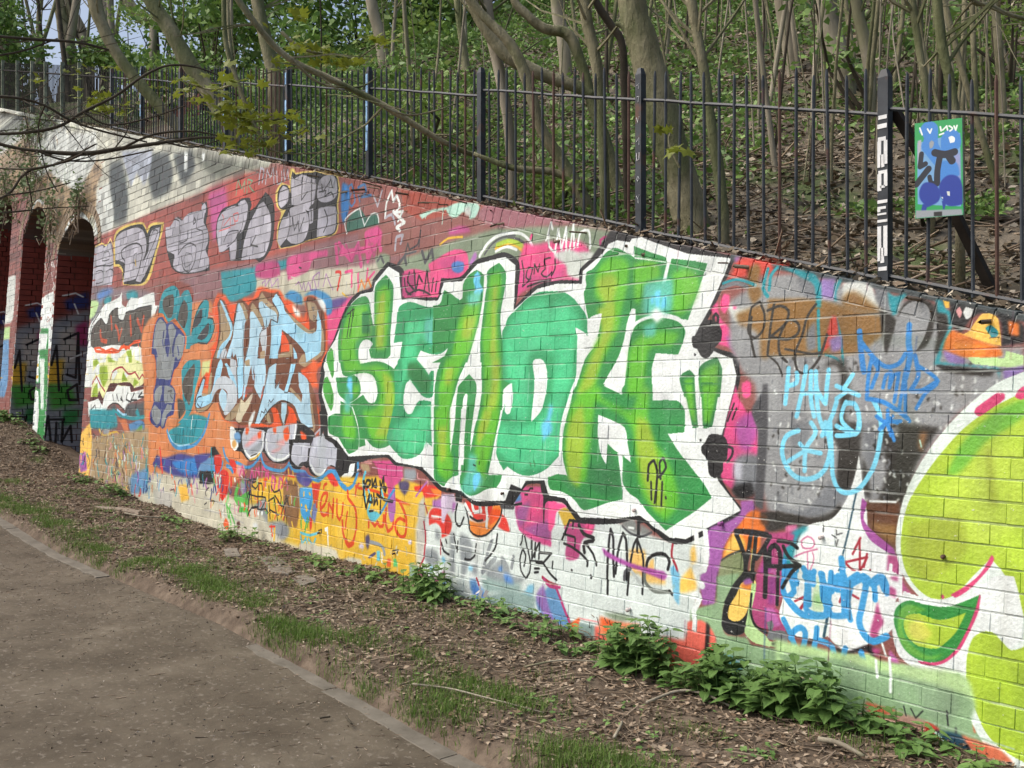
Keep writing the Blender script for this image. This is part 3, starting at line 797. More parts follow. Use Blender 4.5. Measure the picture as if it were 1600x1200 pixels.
P H bh 0 | 30,520 60,380 130,200 160,220 110,400 180,400 200,210 260,0 520,0 530,300 580,420 620,440 640,380 690,380 700,240 760,300 780,480 820,350 860,0 1200,0 1260,200 1320,240 1400,400 1440,700 1440,820 1380,850 1280,840 1200,700 1150,570 1090,540 1100,620 1050,780 1030,780 990,640 960,560 900,560 930,720 880,760 800,740 700,740 560,760 500,720 400,710 340,640 300,500 250,500 180,590 80,620
P H lt 0 | 55,430 130,230 150,240 110,400 200,410 240,330 260,210 300,50 330,0 350,60 300,300 250,420 220,500 130,550 60,560 40,520
P H tn 0 | 110,400 180,400 200,210 215,160 230,160 210,400 120,430
P H tn 0 | 40,560 100,570 200,520 240,480 180,570 90,610 50,600
P H lg2 0 | 250,320 300,220 380,200 430,230 440,0 500,20 510,200 520,420 500,520 400,640 370,640 360,600 390,520 400,380 340,340 290,360 230,440 230,400
P H lt2 0 | 310,400 340,340 390,390 395,520 360,600 340,560 310,480
P H lt 0 | 375,60 400,50 460,160 500,260 515,350 470,260 420,200 400,120
P H tn 0 | 370,690 440,600 540,500 560,440 540,600 480,680 420,710
P H lt 0 | 515,0 580,0 585,300 570,420 530,460 520,300
P H cm 0 | 500,680 540,550 560,460 600,500 690,390 690,440 640,560 580,660 560,720 520,720
P H lt2 0 | 600,110 650,80 620,280 600,440 580,480 580,440 595,300
P H lt2 0 | 700,100 720,0 830,0 840,180 820,280 790,400 780,460 750,410 710,300 720,200
P H lt2 0 | 820,350 850,200 880,100 960,50 950,250 940,340 1000,250 990,330 1080,380 1180,400 1240,500 1260,420 1220,320 1210,150 1310,230 1340,400 1350,560 1390,780 1280,780 1220,680 1170,540 1100,490 1020,470 940,520 860,600 770,740 715,735 780,520
P H tn 0 | 1100,340 1130,330 1230,440 1245,500 1190,440
P H tn 0 | 1340,430 1370,520 1400,790 1380,840 1280,830 1270,790 1375,800
P H tn 0 | 830,660 870,610 900,720 880,740
P H lt2 0 | 1020,500 1080,500 1070,640 1045,760 1015,640
P H lt 0 | 1050,380 1100,200 1130,60 1180,60 1170,120 1130,230 1090,380
S H bk 1.2 | 1050,380 1090,385 1150,200 1190,20
S H bk 1.4 | 715,740 800,440 860,180 880,0
S H bk 1.4 | 530,0 510,200 520,430
S H bk 1.6 | 110,430 70,440 40,530 60,610
S H bk 1.4 | 770,745 860,610 950,520 1060,480 1130,520
S H bk 1.4 | 1270,790 1375,785
S H bk 1.2 | 945,240 950,340 1000,260
S H dk 1.4 | 780,660 790,600 820,620 840,570 850,600
S H dk 1.4 | 870,540 880,470 900,500 930,460
S H dk 1.6 | 60,510 100,560 120,500
# silver bubbles under it
P H bk 0 | 400,780 440,780 450,960 480,1040 560,1060 600,1110 660,1170 730,1150 800,1060 830,1080 880,1150 980,1190 1080,1180 1130,1120 1150,1170 1160,1200 1340,1200 1340,1050 1400,860 1190,700 1200,800 850,780 600,790
P H wh 0 | 440,770 480,780 520,900 530,1000 490,1050 450,1010 430,860
P H b6 2 | 480,860 520,830 560,870 550,960 500,940
P H yb 2 | 460,940 490,920 510,980 480,1020 460,1000
P H lp2 0 | 570,900 600,790 640,780 830,820 830,940 800,1050 730,1140 680,1160 620,1110 580,1010
P H lp2 0 | 840,900 870,800 1190,740 1200,800 1160,1000 1110,1120 1030,1160 930,1170 860,1090 820,1000
P H gy 3 | 630,1060 800,930 770,1040 680,1090
P H pks 3 | 590,1000 720,870 800,870 640,1000
P H pks 3 | 890,1060 1030,990 1000,1040 920,1070
P H pks 3 | 950,960 1050,900 1060,980 1000,990
P H wh 2 | 650,1110 780,1050 800,1000 740,1130 670,1140
S H wh 3 | 600,1040 650,1110 730,1120 790,1040 820,840
S H wh 3 | 850,920 860,1060 940,1140 1050,1140 1140,1020 1180,760
S H ye 2.5 | 660,1150 720,1130 770,1080
S H bk 1.6 | 670,1110 740,1080
S H bk 2.4 | 860,800 830,900 820,1060
S H bk 2.4 | 1210,730 1180,900 1130,1100
P H or 2 | 1050,800 1100,770 1110,900 1080,940 1050,920 1040,850
P H or 2 | 920,790 960,780 960,850 930,850
P H or 2 | 1230,820 1300,870 1300,1000 1280,1020 1240,900
P H or 2 | 610,780 650,790 640,860 610,860
P H or 2 | 750,840 790,820 790,900 760,910
P H wh 2 | 640,730 700,600 720,590 700,700 650,790
P K bk 0 | 960,-100 1220,-100 1230,100 1200,190 1160,230 1120,190 1080,240 1000,220 970,160
P K lp2 0 | 1010,-60 1200,-60 1200,60 1160,150 1100,160 1060,210 990,140 990,40
P K bk 0 | 1180,0 1520,0 1600,50 1620,300 1570,420 1480,220 1400,200 1350,310 1290,330 1210,290 1170,180
P K lp2 0 | 1200,20 1240,-120 1560,-120 1520,40 1500,220 1440,190 1390,220 1350,300 1300,320 1230,270 1190,170
S K gy 2 | 1290,150 1340,120 1360,170 1420,200
S K wh 3 | 1210,180 1250,270 1320,300 1370,240
P L bk 0 | 330,0 560,0 600,60 520,230 470,280 400,210 330,90
P L wh 0 | 390,180 430,140 470,140 480,60 520,0 550,0 530,150 480,200 430,210
S H bk 5 | 1460,620 1500,660 1480,740
P H bk 1 | 1460,600 1540,560 1540,760 1480,780 1460,700
P H bk 1 | 200,1200 220,1010 260,1000 320,1100 330,1200
S H lp 3 | 1400,860 1460,800 1520,780
P H lp2 1 | 1390,910 1440,880 1550,900 1600,930 1600,1200 1340,1200 1380,1000
P B lp2 1 | 0,800 90,900 200,940 230,1020 180,1200 0,1200
P B bk 0 | 200,960 260,1000 330,1100 540,1130 540,1160 330,1200 190,1200
P B wh 2 | 60,90 100,170 40,160 20,300 10,200
P B bk 1 | 10,380 90,600 60,780 10,900
# --- blue outline & yellow field ---
P z ye 2 | 470,745 520,745 560,745 620,745 690,770 665,820 655,900 600,905 560,895 500,880 460,860 400,830 390,790 400,750
p z yf 6 | 430,800 470,820 460,855 440,850
S z or3 7 | 470,765 500,790
S z rdo 4 | 560,762 590,768 640,790
p z ye 2 | 460,770 655,790 650,905 560,890 500,870 460,850
C K 250,200,900,420 ye pk or 14 4
S K b5 4.5 | 210,0 260,140 380,170 480,220 560,190 640,70 680,200 800,250 900,250 960,170 1000,250 1140,270 1180,330 1240,350 1300,370 1400,270 1480,260 1550,400 1600,440
S L b5 5 | 0,170 100,210 180,180 280,110 360,230 440,320 520,280 580,120 580,30
P K vi2 2 | 1040,290 1140,270 1230,370 1180,420 1120,430 1050,370
P K vi 2 | 1100,380 1200,380 1180,430 1130,430
P K br 2 | 900,380 960,350 1060,400 1070,460 1080,700 1050,900 960,900 900,700 890,480
P K si 3 | 520,700 620,600 680,560 720,640 720,850 740,950 640,980 540,880
P K si 4 | 720,840 880,820 960,900 960,980 900,1050 740,1050
P K b2 1 | 1080,450 1150,440 1220,450 1230,600 1200,740 1230,800 1160,860 1100,760 1080,600
S K ye 3 | 1130,500 1128,540
S K ye 3 | 1190,510 1200,530
S K ye 5 | 1150,660 1160,700
S K ye 3 | 1100,640 1104,650
P K rd 1 | 1215,400 1260,400 1310,400 1300,480 1290,560 1240,620
S K rd 2 | 1230,400 1250,600
P K gy2 2 | 1230,640 1290,580 1280,700 1250,860 1220,780
P K rd 1 | 1190,770 1220,800 1220,900 1200,940
S K gr 3 | 1100,780 1100,900
S K gr 3 | 1170,790 1140,950
S K gr 2 | 1190,800 1165,900
S K cy2 3.5 | 1090,1000 1110,1090 1150,1020 1170,1110
S K cy2 3.5 | 1180,1030 1230,1110 1260,1030
S K cy2 3.5 | 1090,960 1200,990 1290,960
# cream base area on left
p z cream 5 | 205,772 260,764 330,765 400,790 420,820 440,845 520,868 560,890 600,900 600,920 205,800
p z cream 5 | 240,745 330,750 330,790 240,780
P z of 4 | 560,895 600,905 655,900 655,915 560,905
P K cream 2 | 0,400 90,400 160,540 250,550 320,600 400,800 520,860 540,980 0,800
P K cream 3 | 1080,1080 1250,1080 1300,1130 1500,1160 1500,1250 1080,1200
S K gw 2 | 0,560 160,620 300,680 520,760
S K gw 2 | 0,700 200,750 440,850
P K bk 1 | -60,260 110,260 100,400 40,410 -60,400
P K b6 1 | -60,120 110,100 100,240 0,260 -60,250
P K vi2 2 | -120,80 0,60 80,60 20,140 -40,170 -80,260
S K vi2 3 | 100,500 110,380 130,500
P K rd 0 | 110,80 180,70 200,150 180,240 140,300 120,240
P K rd 0 | 180,260 220,240 270,280 270,420 240,540 200,600 180,560
P K rd 1 | 270,130 330,130 360,190 350,290 310,250
S K rd 5 | 300,340 300,420
S K mr 4 | 150,340 155,440
S K b5 5 | 250,200 290,220 320,270
S K wh 3 | 110,280 115,340
S K wh 3 | 180,310 170,400
S K wh 2 | 400,290 430,330
S K wh 5 | 340,350 345,370
P K pks 3 | 370,200 450,190 460,260 410,320 370,290
S K pk 3 | 400,310 430,200 450,300
P K gy 3 | 400,380 460,360 480,500 440,560 410,470
S K gr2 8 | 380,430 350,560 400,640
S K gr2 7 | 430,560 500,520 480,620 380,560
S K gr2 7 | 400,700 480,700 490,750
S K gr2 3 | 270,520 250,640 270,790
S K gr2 3 | 240,630 290,720 340,860
S K gr2 3 | 290,640 280,760 300,870
P K or4 1 | 210,860 240,790 270,850 275,920 240,920
P K bdk 1 | 365,840 395,830 405,880 385,920 365,890
S K or 3 | 760,880 770,1000
S K ye 4 | 800,900 790,1040
S K rd 2.5 | 740,890 800,890
S K ye 3 | 990,840 1010,920
C z 210,735,400,765 vi2 rd tl or b5 ppl nv 46 9
P z ye2 3 | 278,758 292,756 296,780 284,784
P z gw 3 | 240,765 270,770 268,795 244,788
S z pks 2 | 300,760 305,785
S z tl 3 | 330,700 332,745
S z rd 4 | 250,700 254,738
C z 330,745,470,800 rd pk vi2 gr2 wh or ye 50 8
C z 420,840,640,905 of gw b5 tn w2 34 7
# red letters row ANBREW..
S K pk 3 | 520,340 540,230 560,330
S K pk 3 | 580,320 590,230 620,300 620,220
S K pk 3 | 650,330 660,210 690,250
S K pk 3 | 690,430 700,260 730,350 720,250
S K or 3 | 670,470 680,350 710,360
S K pk 4 | 760,480 770,320 800,350 790,460
S K pk 4 | 840,480 850,340 890,370 870,450
S K rd 3 | 880,440 900,320
S K ye 2.5 | 950,240 960,360
S K ye 2.5 | 1000,260 1010,400
S K or 2.5 | 950,310 1020,330
# SET BOX-like black tags
S K bk 2.2 | 470,350 530,370
S K bk 2.2 | 550,360 570,350 580,380 550,390 550,360
S K bk 2.2 | 490,380 480,500 500,600 490,700
S K bk 2.2 | 520,410 540,680
S K bk 2 | 510,500 500,520 600,550 690,560 680,620 640,700
S K bk 2.2 | 540,420 580,460 600,430
S K bk 2.2 | 610,390 610,690
S K bk 2.2 | 620,400 650,400 655,530
S K bk 3 | 495,760 530,680 600,670
S K bk 2 | 600,690 640,700 700,690 720,740
S K bk 2.4 | 730,430 735,600 745,800
S K bk 2.2 | 755,430 790,500 850,470 870,560 860,640 800,540
S K bk 2.2 | 725,600 790,560 830,820
S K bk 2 | 745,700 840,760
S K bk 2 | 830,600 880,660 930,600 950,540
S K bk 2 | 870,790 900,650 930,540
S K bk 2 | 920,540 960,670
S K bk 2 | 905,820 920,680
S K wh 5 | 610,740 612,742
S K wh 5 | 650,738 652,740
S K bk 1.8 | 20,540 10,490 50,450
S K bk 1.8 | 0,640 25,620
S K bk 1.6 | 60,600 110,600 100,630
P K w3 4 | 540,860 600,850 610,920 560,900
# Yellow field items (frame L)
S L rdo 3.4 | 60,260 80,380 90,470
S L rdo 4.4 | 150,260 120,380 110,520
S L rdo 4 | 190,310 200,270 225,260
P L rd 1 | 230,160 290,140 340,220 360,280 310,290 250,220
S L rdo 4.6 | 160,540 200,500 220,440 230,370 190,370 160,440 160,580 190,620 230,590
S L rdo 3.8 | 240,620 250,480 290,560 300,430 290,640
S L rdo 3.8 | 340,440 340,620 370,670 400,600 410,480
S L rdo 4.4 | 460,340 470,420 540,520 560,650 550,820 500,950 450,930 410,800 400,680
S L rdo 3.4 | 460,580 440,690 435,770
S L rdo 4 | 590,260 560,300 550,390
P L rdo 1 | 540,270 580,270 590,300 550,320
S L rdo 4 | 700,680 700,750
S L rdo 4.4 | 720,670 770,740 800,690 820,740 860,740 870,620
S L rdo 4.6 | 900,540 890,680 920,800 970,760 990,560
S L rdo 4.6 | 1055,470 1100,560 1130,680 1110,850 1060,860 1010,780 1010,700 1060,650 1110,680
S L rdo 7 | 440,900 470,960 520,930
P L ppl2 1 | 920,560 930,330 1000,280 1005,560 980,680 950,700 930,640
S L b5 4 | 990,330 930,420 880,520 830,600
P L cy2 1 | 680,560 720,560 800,580 830,620 780,680 730,690 690,620
P L pk 1 | 740,0 980,0 1060,60 1090,180 1050,250 980,290 960,350 920,370 900,250 820,190 800,80
P L pks 1 | 640,0 740,0 740,40 650,20
P L pk 2 | 1090,60 1060,200 1000,260 960,200 1000,60
S L wh2 1.2 | 740,70 900,100 1080,110
P L gy 4 | 1100,80 1230,90 1250,180 1200,230 1100,210
P L vi3 3 | 1040,240 1120,220 1170,260 1140,350 1110,390 1060,330
P L tn 3 | 600,30 700,40 720,120 640,120
S L cy2 5 | 660,130 640,220 650,330 660,460
S L cy2 4 | 700,330 720,450 690,560
S L cy2 4 | 850,330 870,420
S L bk 3.6 | 640,230 660,300 680,220 720,230 700,290 680,290
S L bk 3.4 | 650,230 645,380
S L bk 3.4 | 740,210 740,300 780,200 790,300 750,280
S L bk 3.4 | 830,230 840,320 870,180 880,330
S L bk 3.4 | 640,380 670,540 700,400
S L bk 3.4 | 710,380 700,460 740,470 730,390
S L bk 3.4 | 760,370 760,500 790,420 800,490
S L bk 3.2 | 840,350 830,590
S L bk 4 | 800,380 880,440 970,460
S L bk 3 | 860,300 900,300 890,350
S L bk 3 | 710,570 750,565
P L rd 2 | 1220,290 1400,270 1530,320 1520,380 1440,410 1330,420 1310,350 1230,340
P L oj 2 | 1400,310 1530,320 1520,390 1450,390
S L ppl2 3 | 1370,230 1310,300 1240,400
S L pks 2 | 1260,140 1260,200 1370,220 1370,280
P L vi3 3 | 660,860 700,830 715,880 700,980 690,1010 670,960
S L gy 5 | 720,920 800,940 860,980 880,1060
S L vi3 4 | 710,1090 770,1050
P L lv2 2 | 590,950 620,930 650,970 630,1000 590,990
P L lv2 2 | 1150,910 1175,890 1195,930 1180,950 1155,945
P L cy2 1 | 790,1020 830,1020 830,1140 790,1130
S L wh 1.8 | 850,1040 850,1150
P L or4 1 | 910,1110 950,1110 950,1200 910,1200
P L gr4 1 | 980,1110 1010,1110 1030,1200 980,1200
S L bk 1.6 | 130,790 165,780 160,820
S L bk 1.8 | 970,1020 1035,1010 1020,1050
P L wh 0 | 205,760 230,750 240,740 245,960 235,960 225,800 205,800
P L cream 4 | 0,980 200,960 340,1030 360,1200 0,1200
P L cream 3 | 420,1110 500,1090 620,1120 620,1200 420,1200
# --- lower centre: grey/white area (frame M) ---
p z s4 3 | 640,880 960,960 960,1060 640,940
p z cor 4 | 930,960 1125,1005 1125,1110 930,1050
p z sg 3 | 1110,1000 1600,1060 1600,1260 1110,1110
C z 640,890,940,990 b6 bm vi4 s4 mr 40 8
C z 1120,1040,1560,1180 sg ol tb2 ppg orp vi4 dk 70 9
P z w4 4 | 655,905 655,830 690,780 740,790 850,780 960,815 1040,850 1160,800 1120,850 1070,1000 960,980 860,960 760,930
p z w4 4 | 690,800 860,780 1060,850 1060,960 1030,1000 860,960 690,925
P M cream 5 | 0,420 60,400 110,560 60,900 0,900
P M gw 4 | 30,200 100,100 120,600 60,880 20,700
P M si 4 | 110,700 240,740 260,870 200,900 110,860
P M si 4 | 390,520 450,520 440,1000 390,1000
P M si 4 | 500,530 580,560 640,650 640,760 560,1000 520,1050 500,700
P M si 4 | 220,480 270,500 270,600 220,600
P M si 4 | 640,880 700,880 700,1010 640,980
S M si 6 | 870,600 820,740 760,960
S M si 7 | 900,820 760,970
S M si 7 | 980,820 1040,940 990,1100
S M si 6 | 1110,800 1090,920
P M si 5 | 800,980 900,870 980,820 1060,900 1080,1000 1250,1040 1190,1100 1000,1130 860,1110
P M s4 6 | 740,1020 1000,1080 1200,1100 1190,1190 800,1190
S M bk 3 | 290,640 320,730 380,770
S M bk 2.4 | 340,600 350,640
S M bk 2.4 | 480,620 470,740 430,540
S M bk 2.4 | 690,650 680,740
S M bk 3 | 560,820 620,830 670,780
S M bk 3 | 930,540 900,700 790,840
S M mr 3 | 90,400 110,560 95,800 50,900 20,1020
S M mr 2 | 280,600 285,770
S M mr 2.4 | 100,190 130,300
P M rd 1 | 150,300 200,240 300,260 380,340 410,420 380,540 290,580 290,480 230,410 150,440
P M wh 3 | 160,350 230,330 290,350 200,360
S M wh 2 | 180,330 300,350
P M ppl 3 | 190,150 290,140 300,250 190,230
P M lvw 2 | 290,90 440,80 440,240 360,290 320,420 290,400
P M ppl2 3 | 420,180 460,180 440,260 410,300
P M bk 0 | 455,60 530,80 520,180 450,160
S M bk 3 | 470,200 450,300 460,420 500,450 550,350
S M bk 1 | 545,160 555,230
P M rd 1 | 560,170 800,150 880,190 850,320 760,400 640,370 590,260
P M oj 1 | 880,200 970,210 975,300 940,400 830,530 720,570 640,540 610,380 700,410 840,380
P M or 1 | 860,250 960,260 960,340 840,440 830,380
S M bk 2.6 | 560,230 600,360 620,500 700,560 800,550 900,450 970,320 980,240
S M wh 5 | 560,200 640,340
S M wh 5 | 640,180 670,290 740,270
S M wh 5 | 740,280 730,230
S M wh 5 | 830,170 800,230 810,350 805,460
S M bk 3 | 620,340 700,390 760,380
P M rd 2 | 980,310 1030,370 1070,510 1020,510 930,450 960,400
S M wh 5 | 640,590 760,610 900,560
P M pkp 1 | 1130,0 1500,0 1510,110 1600,170 1590,330 1540,500 1540,680 1400,640 1220,540 1170,470 1130,300
P M ppl3 5 | 1140,260 1300,160 1250,400 1180,470 1140,330
P M ppl3 5 | 1200,480 1500,380 1530,500 1530,600 1400,600
P M hp 5 | 1300,250 1380,180 1440,300 1400,340 1320,320
S M pk 4 | 1180,480 1350,570 1530,640
P M tb 3 | 1120,30 1180,60 1200,160 1120,180
S M bk 3 | 880,180 1000,190 1050,220 1200,190
S M ds 7 | 980,220 1100,230
S M bk 2.6 | 1060,50 1030,170
S M bk 2 | 1105,0 1100,200
P M bk 0 | 1450,0 1500,0 1510,120 1600,130 1600,170 1510,160 1470,200 1455,420 1445,420
S M bk 2.4 | 1200,50 1280,50 1300,20 1330,20
S M bk 2.4 | 1240,90 1270,90
S M bk 2.4 | 1215,550 1210,620 1190,660
S M bk 2.6 | 1240,560 1270,700 1300,850 1290,980 1250,1040 1200,960 1185,820 1215,710 1250,780 1230,900
S M bk 3 | 1320,620 1320,820 1400,640
S M bk 3 | 1360,640 1350,800
S M bk 3 | 1410,640 1400,820
S M bk 3 | 1420,750 1540,760 1440,870 1370,860
S M bk 2 | 1300,840 1440,850
S M bk 3 | 1350,930 1400,930
S M bk 3 | 1350,975 1390,970
S M bk 3 | 1450,870 1520,980 1600,1060
S M bk 2.4 | 1560,850 1550,930
P M bm 3 | 940,920 980,900 980,960 940,960
P M cyp 3 | 290,820 320,790 340,830 310,880
P M cyp 3 | 160,910 190,900 190,970 165,970
P M cyp 3 | 600,900 650,910 640,960 600,950
S M wh 1.6 | 280,940 480,990 650,1030 800,1050
S M wh 1.4 | 360,800 560,850 780,900
S M wh 1.6 | 400,650 560,680 700,710 1100,800
P M mrp 3 | 20,960 120,1010 230,1040 320,950 330,1060 200,1120 60,1090
P M bm 3 | 60,1070 220,1110 340,1050 340,1200 80,1200
P M mr 2 | 20,1080 70,1110 60,1180 20,1160
P M b6 3 | 610,1050 680,1050 720,1180 620,1180
S M mr 3 | 690,1040 740,1190
P M cyp 3 | 1270,1130 1330,1110 1330,1190 1270,1190
P M bm 4 | 1000,980 1080,1020 1120,1100 1020,1080
S M mr 4 | 1440,1030 1520,1090 1600,1120
P M b6 3 | 1500,1130 1600,1150 1600,1200 1480,1200
# bottom strip r frame
P r b6 4 | 1090,250 1180,210 1230,330 1260,430 1160,400 1090,320
S r mg 4 | 1120,170 1150,210 1200,215
S r mg 4 | 1180,210 1230,340 1250,390
P r vi4 4 | 1080,260 1120,200 1150,330 1200,430 1150,400
P r cyp 4 | 1000,260 1070,200 1060,300 1000,310
P r s4 5 | 780,280 960,230 1080,260 1070,350 880,340
P r bm 4 | 760,200 820,230 820,330 770,300
P r or4 2 | 1250,400 1300,365 1290,440 1250,430
P r os2 3 | 1400,360 1470,380 1600,400 1600,520 1500,510 1400,440
P r or4 3 | 1410,370 1480,400 1500,500 1420,430
P r s2 4 | 1410,340 1520,350 1600,380 1480,380
S r pks 2 | 1300,370 1400,390
# M.R mae frame F2=(860,780,8) => V
P V hp 1 | -20,20 180,60 220,100 80,150 60,300 10,400 -20,380
P V yd 1 | 100,150 180,100 260,150 350,250 340,270 180,350
P V mgp 1 | 170,340 280,280 560,290 520,430 420,480 380,560 360,720 290,760 200,740 190,640 210,480
P V hp 3 | 430,300 560,290 510,430 450,470
S V mg 3 | 320,310 310,480
S V bk 3.4 | 150,500 180,430 240,260
S V bk 3 | 170,430 300,470
S V bk 3.4 | 290,260 280,360
S V bk 3.4 | 250,260 440,290
S V bk 5 | 360,320 420,430 540,480 530,520 430,540 430,660
S V bk 3.4 | 170,550 280,600 400,690 470,780 465,830
S V bk 3.4 | 450,560 540,680 580,820
S V bk 3 | 310,480 310,590
S V bk 3 | 270,880 275,885
S V bk 3.4 | 510,950 515,980
P V yk2 3 | 980,640 1080,610 1190,640 1190,820 1300,800 1300,920 1440,1000 1440,1060 1200,1030 1100,920 1000,940
P V yk2 2 | 1250,760 1300,740 1290,900 1240,900
S V bk 4 | 715,1180 720,800 740,500 755,370 790,480 790,700 800,960
S V bk 4 | 820,920 850,640 910,420 950,500 960,800 960,1000
S V bk 3.4 | 960,1190 1000,800 1050,560 1085,490 1130,600 1165,760 1150,1180
S V bk 3.4 | 1090,480 1088,660
P V bk 0 | 830,280 1020,130 1100,180 1200,260 1330,370 1440,450 1600,500 1600,520 1500,505 1380,440 1300,400 1180,290 1130,300 1130,480 1080,480 1080,270 1040,220 880,290
P V ds2 3 | 870,290 1020,230 1080,290 1080,430 960,370
P V ds2 3 | 1130,300 1290,400 1200,440 1130,440
S V wh 3 | 980,350 1040,360
S V ds 3 | 900,330 1000,420 1150,460 1270,410
S V gws 5 | 1000,880 1080,980 1140,1080
S V ds 4.5 | 930,1000 940,900 1000,870
S V bk 4.6 | 1200,860 1230,740 1330,680 1440,690 1490,780 1470,870
S V dgs 5 | 1190,860 1180,1000 1220,1080 1320,1150 1500,1150
S V bk 3 | 1490,1140 1530,1190
P V pv 1 | 650,600 690,630 820,710 1000,790 1200,850 1420,900 1460,960 1420,1010 1300,960 1150,900 950,830 800,760 680,690
P V cyp 1 | 1500,850 1540,820 1590,900 1580,1190 1540,1190 1520,1000
S V mr 3.4 | 1540,520 1520,700 1580,860 1600,1000
# --- big white+green piece ---
P z bk 0 | 500,585 506,560 514,545 522,528 533,498 546,470 562,455 580,450 582,437 606,409 630,420 632,465 685,464 690,434 720,432 743,407 768,399 790,394 812,410 806,478 838,446 870,438 905,438 907,420 938,392 948,378 962,370 982,373 985,368 1002,365 1026,374 1076,391 1150,401 1114,484 1100,510 1090,530 1124,545 1150,555 1157,585 1155,600 1134,680 1128,745 1165,800 1160,804 1073,849 1043,846 1000,812 962,818 905,815 880,785 852,780 845,756 824,757 800,790 790,788 745,790 718,772 688,766 656,734 618,727 606,715 580,717 545,720 520,692 508,685 505,648 498,615 502,585
p z wh 0 | 508,585 506,572 513,548 524,530 536,500 549,474 564,459 583,455 586,441 607,416 624,426 628,471 688,469 694,441 722,439 747,412 768,406 790,401 806,414 803,484 840,451 870,443 909,443 911,423 942,396 951,381 964,375 984,378 987,373 1002,370 1025,379 1075,396 1143,403 1109,482 1093,510 1083,530 1122,551 1145,560 1151,585 1149,600 1129,678 1121,748 1158,797 1072,842 1046,839 1000,805 962,810 907,808 883,778 857,773 850,752 822,751 815,763 799,756 790,782 745,783 722,767 690,760 660,730 620,722 608,710 580,711 545,713 526,688 513,680 512,648 503,615
P A wh 0 | 910,500 1040,485 1180,500 1320,520 1380,420 1400,340 1600,300 1600,500 1000,560 905,540
P E wh 0 | 0,780 80,860 180,900 290,910 340,960 440,1030 700,990 800,1030 860,840 1030,830 1020,800 1290,790 1310,960 1420,960 1500,1000 1600,1100 1600,900 1200,600 600,600
S z bk 3 | 822,753 850,752
S z bk 4.5 | 850,754 856,775
# S leaves
P A g1 0 | 75,1210 90,1100 125,1040 155,1080 160,1210
P B g1 0 | 75,-10 160,-10 162,180 145,225 120,160 90,60
P B g1 0 | 60,220 90,205 130,300 155,420 150,540 125,600 80,500 40,380 42,280
# S
P A dg 0 | 215,1210 205,980 215,880 250,740 330,580 430,480 520,455 560,500 580,620 610,790 625,790 630,340 750,212 830,320 825,600 800,900 800,1130 740,1170 700,1160 580,1160 560,1060 600,1000 560,950 490,960 440,1050 440,1210
P B dg 0 | 225,-10 440,-10 460,60 640,30 760,60 840,120 880,60 960,0 960,300 860,700 840,900 790,985 690,1020 600,1000 540,930 510,915 520,985 445,1010 445,850 420,700 370,550 330,520 490,410 560,500 620,500 655,420 650,300 600,190 500,160 400,180 330,205 270,190 240,120
P B dg 0 | 185,215 290,215 400,190 440,240 470,360 420,450 330,500 270,460 210,400
P B dg 0 | 100,660 180,625 235,628 235,480 320,530 360,560 420,740 440,850 430,1030 330,1085 270,1000 200,890 110,850
P A lg 6 | 330,640 400,570 540,560 570,700 590,900 460,930 400,1000 420,1190 250,1190 240,950
P A lg 5 | 650,400 750,330 800,400 780,700 760,1000 740,1060 640,1060 630,800
P A yg 5 | 690,440 740,400 740,700 720,1040 640,1040 650,700
P B lg 6 | 260,20 420,20 480,90 660,70 780,140 840,300 840,700 780,900 690,960 580,900 520,700 480,600 640,560 690,400 660,240 560,140 400,150 280,150
P B yg 6 | 700,150 800,210 840,400 820,700 760,880 620,880 700,700 740,500 730,300
P B lg 6 | 280,560 340,560 390,700 410,880 380,930 290,900 250,750
P B lg 6 | 380,300 450,300 440,400 380,440
P A g2 3 | 480,640 560,620 580,880 480,880
S A bk 2 | 310,660 350,640 310,920
S A bk 1.6 | 345,630 390,600 340,910
S A bk 1.4 | 370,590 370,700
P B cy 4 | 320,210 370,210 370,460 320,450 330,350 305,320
P B cyl 6 | 290,380 350,380 350,620 280,620
# white inner of S already; E (mint)
P A md 0 | 905,570 1030,520 1120,545 1240,580 1360,560 1400,420 1425,385 1500,450 1600,510 1610,1210 1420,1210 1460,1040 1370,1110 1250,1110 1150,1070 1100,1170 1110,1210 900,1210 940,970 840,985 870,780
P B md 0 | 900,0 1060,0 1100,10 1210,140 1240,190 1265,140 1300,140 1280,430 1220,450 1150,410 1080,310 1025,235 980,290 955,420 960,560 1000,630 1050,620 1130,480 1265,490 1265,800 1275,1000 1190,930 1175,1040 1100,1110 1000,1140 930,1130 860,1060 800,990 760,900 850,500 850,150 880,60
P A mt 8 | 1010,760 1150,720 1250,740 1500,700 1450,900 1350,990 1230,960 1120,930 1090,1210 930,1210 980,960
P B mt 7 | 930,0 1040,0 1010,150 930,300 920,500 900,400 930,150
P B mt 8 | 850,760 1000,700 1150,540 1250,520 1240,900 1170,1000 1050,1090 950,1080 850,960
P B g2 6 | 1000,60 1090,40 1200,150 1260,250 1240,400 1160,370 1060,260 1000,200
P A cy 4 | 1230,750 1380,720 1380,850 1330,960 1270,990 1230,930 1250,850 1200,820
P A cyl 7 | 1200,700 1420,680 1400,900 1300,1010 1200,950
# W left bar
P C dg 0 | -20,560 50,550 90,470 110,385 200,440 270,505 310,480 320,320 360,240 420,190 480,158 555,210 560,260 540,480 500,720 440,960 370,1210 -30,1210 110,1130 150,1040 60,1090 -30,1100
P D dg 0 | 110,-10 380,-10 270,230 220,400 175,560 165,760 180,1110 190,1200 200,1110 230,750 240,500 262,320 300,270 390,175 460,270 470,380 440,600 400,900 390,1080 415,1080 440,850 500,600 530,380 525,-10 780,-10 785,230 860,280 780,350 770,560 720,850 690,1050 640,1200 300,1200 330,700 365,420 350,395 320,450 290,900 270,1200 0,1200 0,300
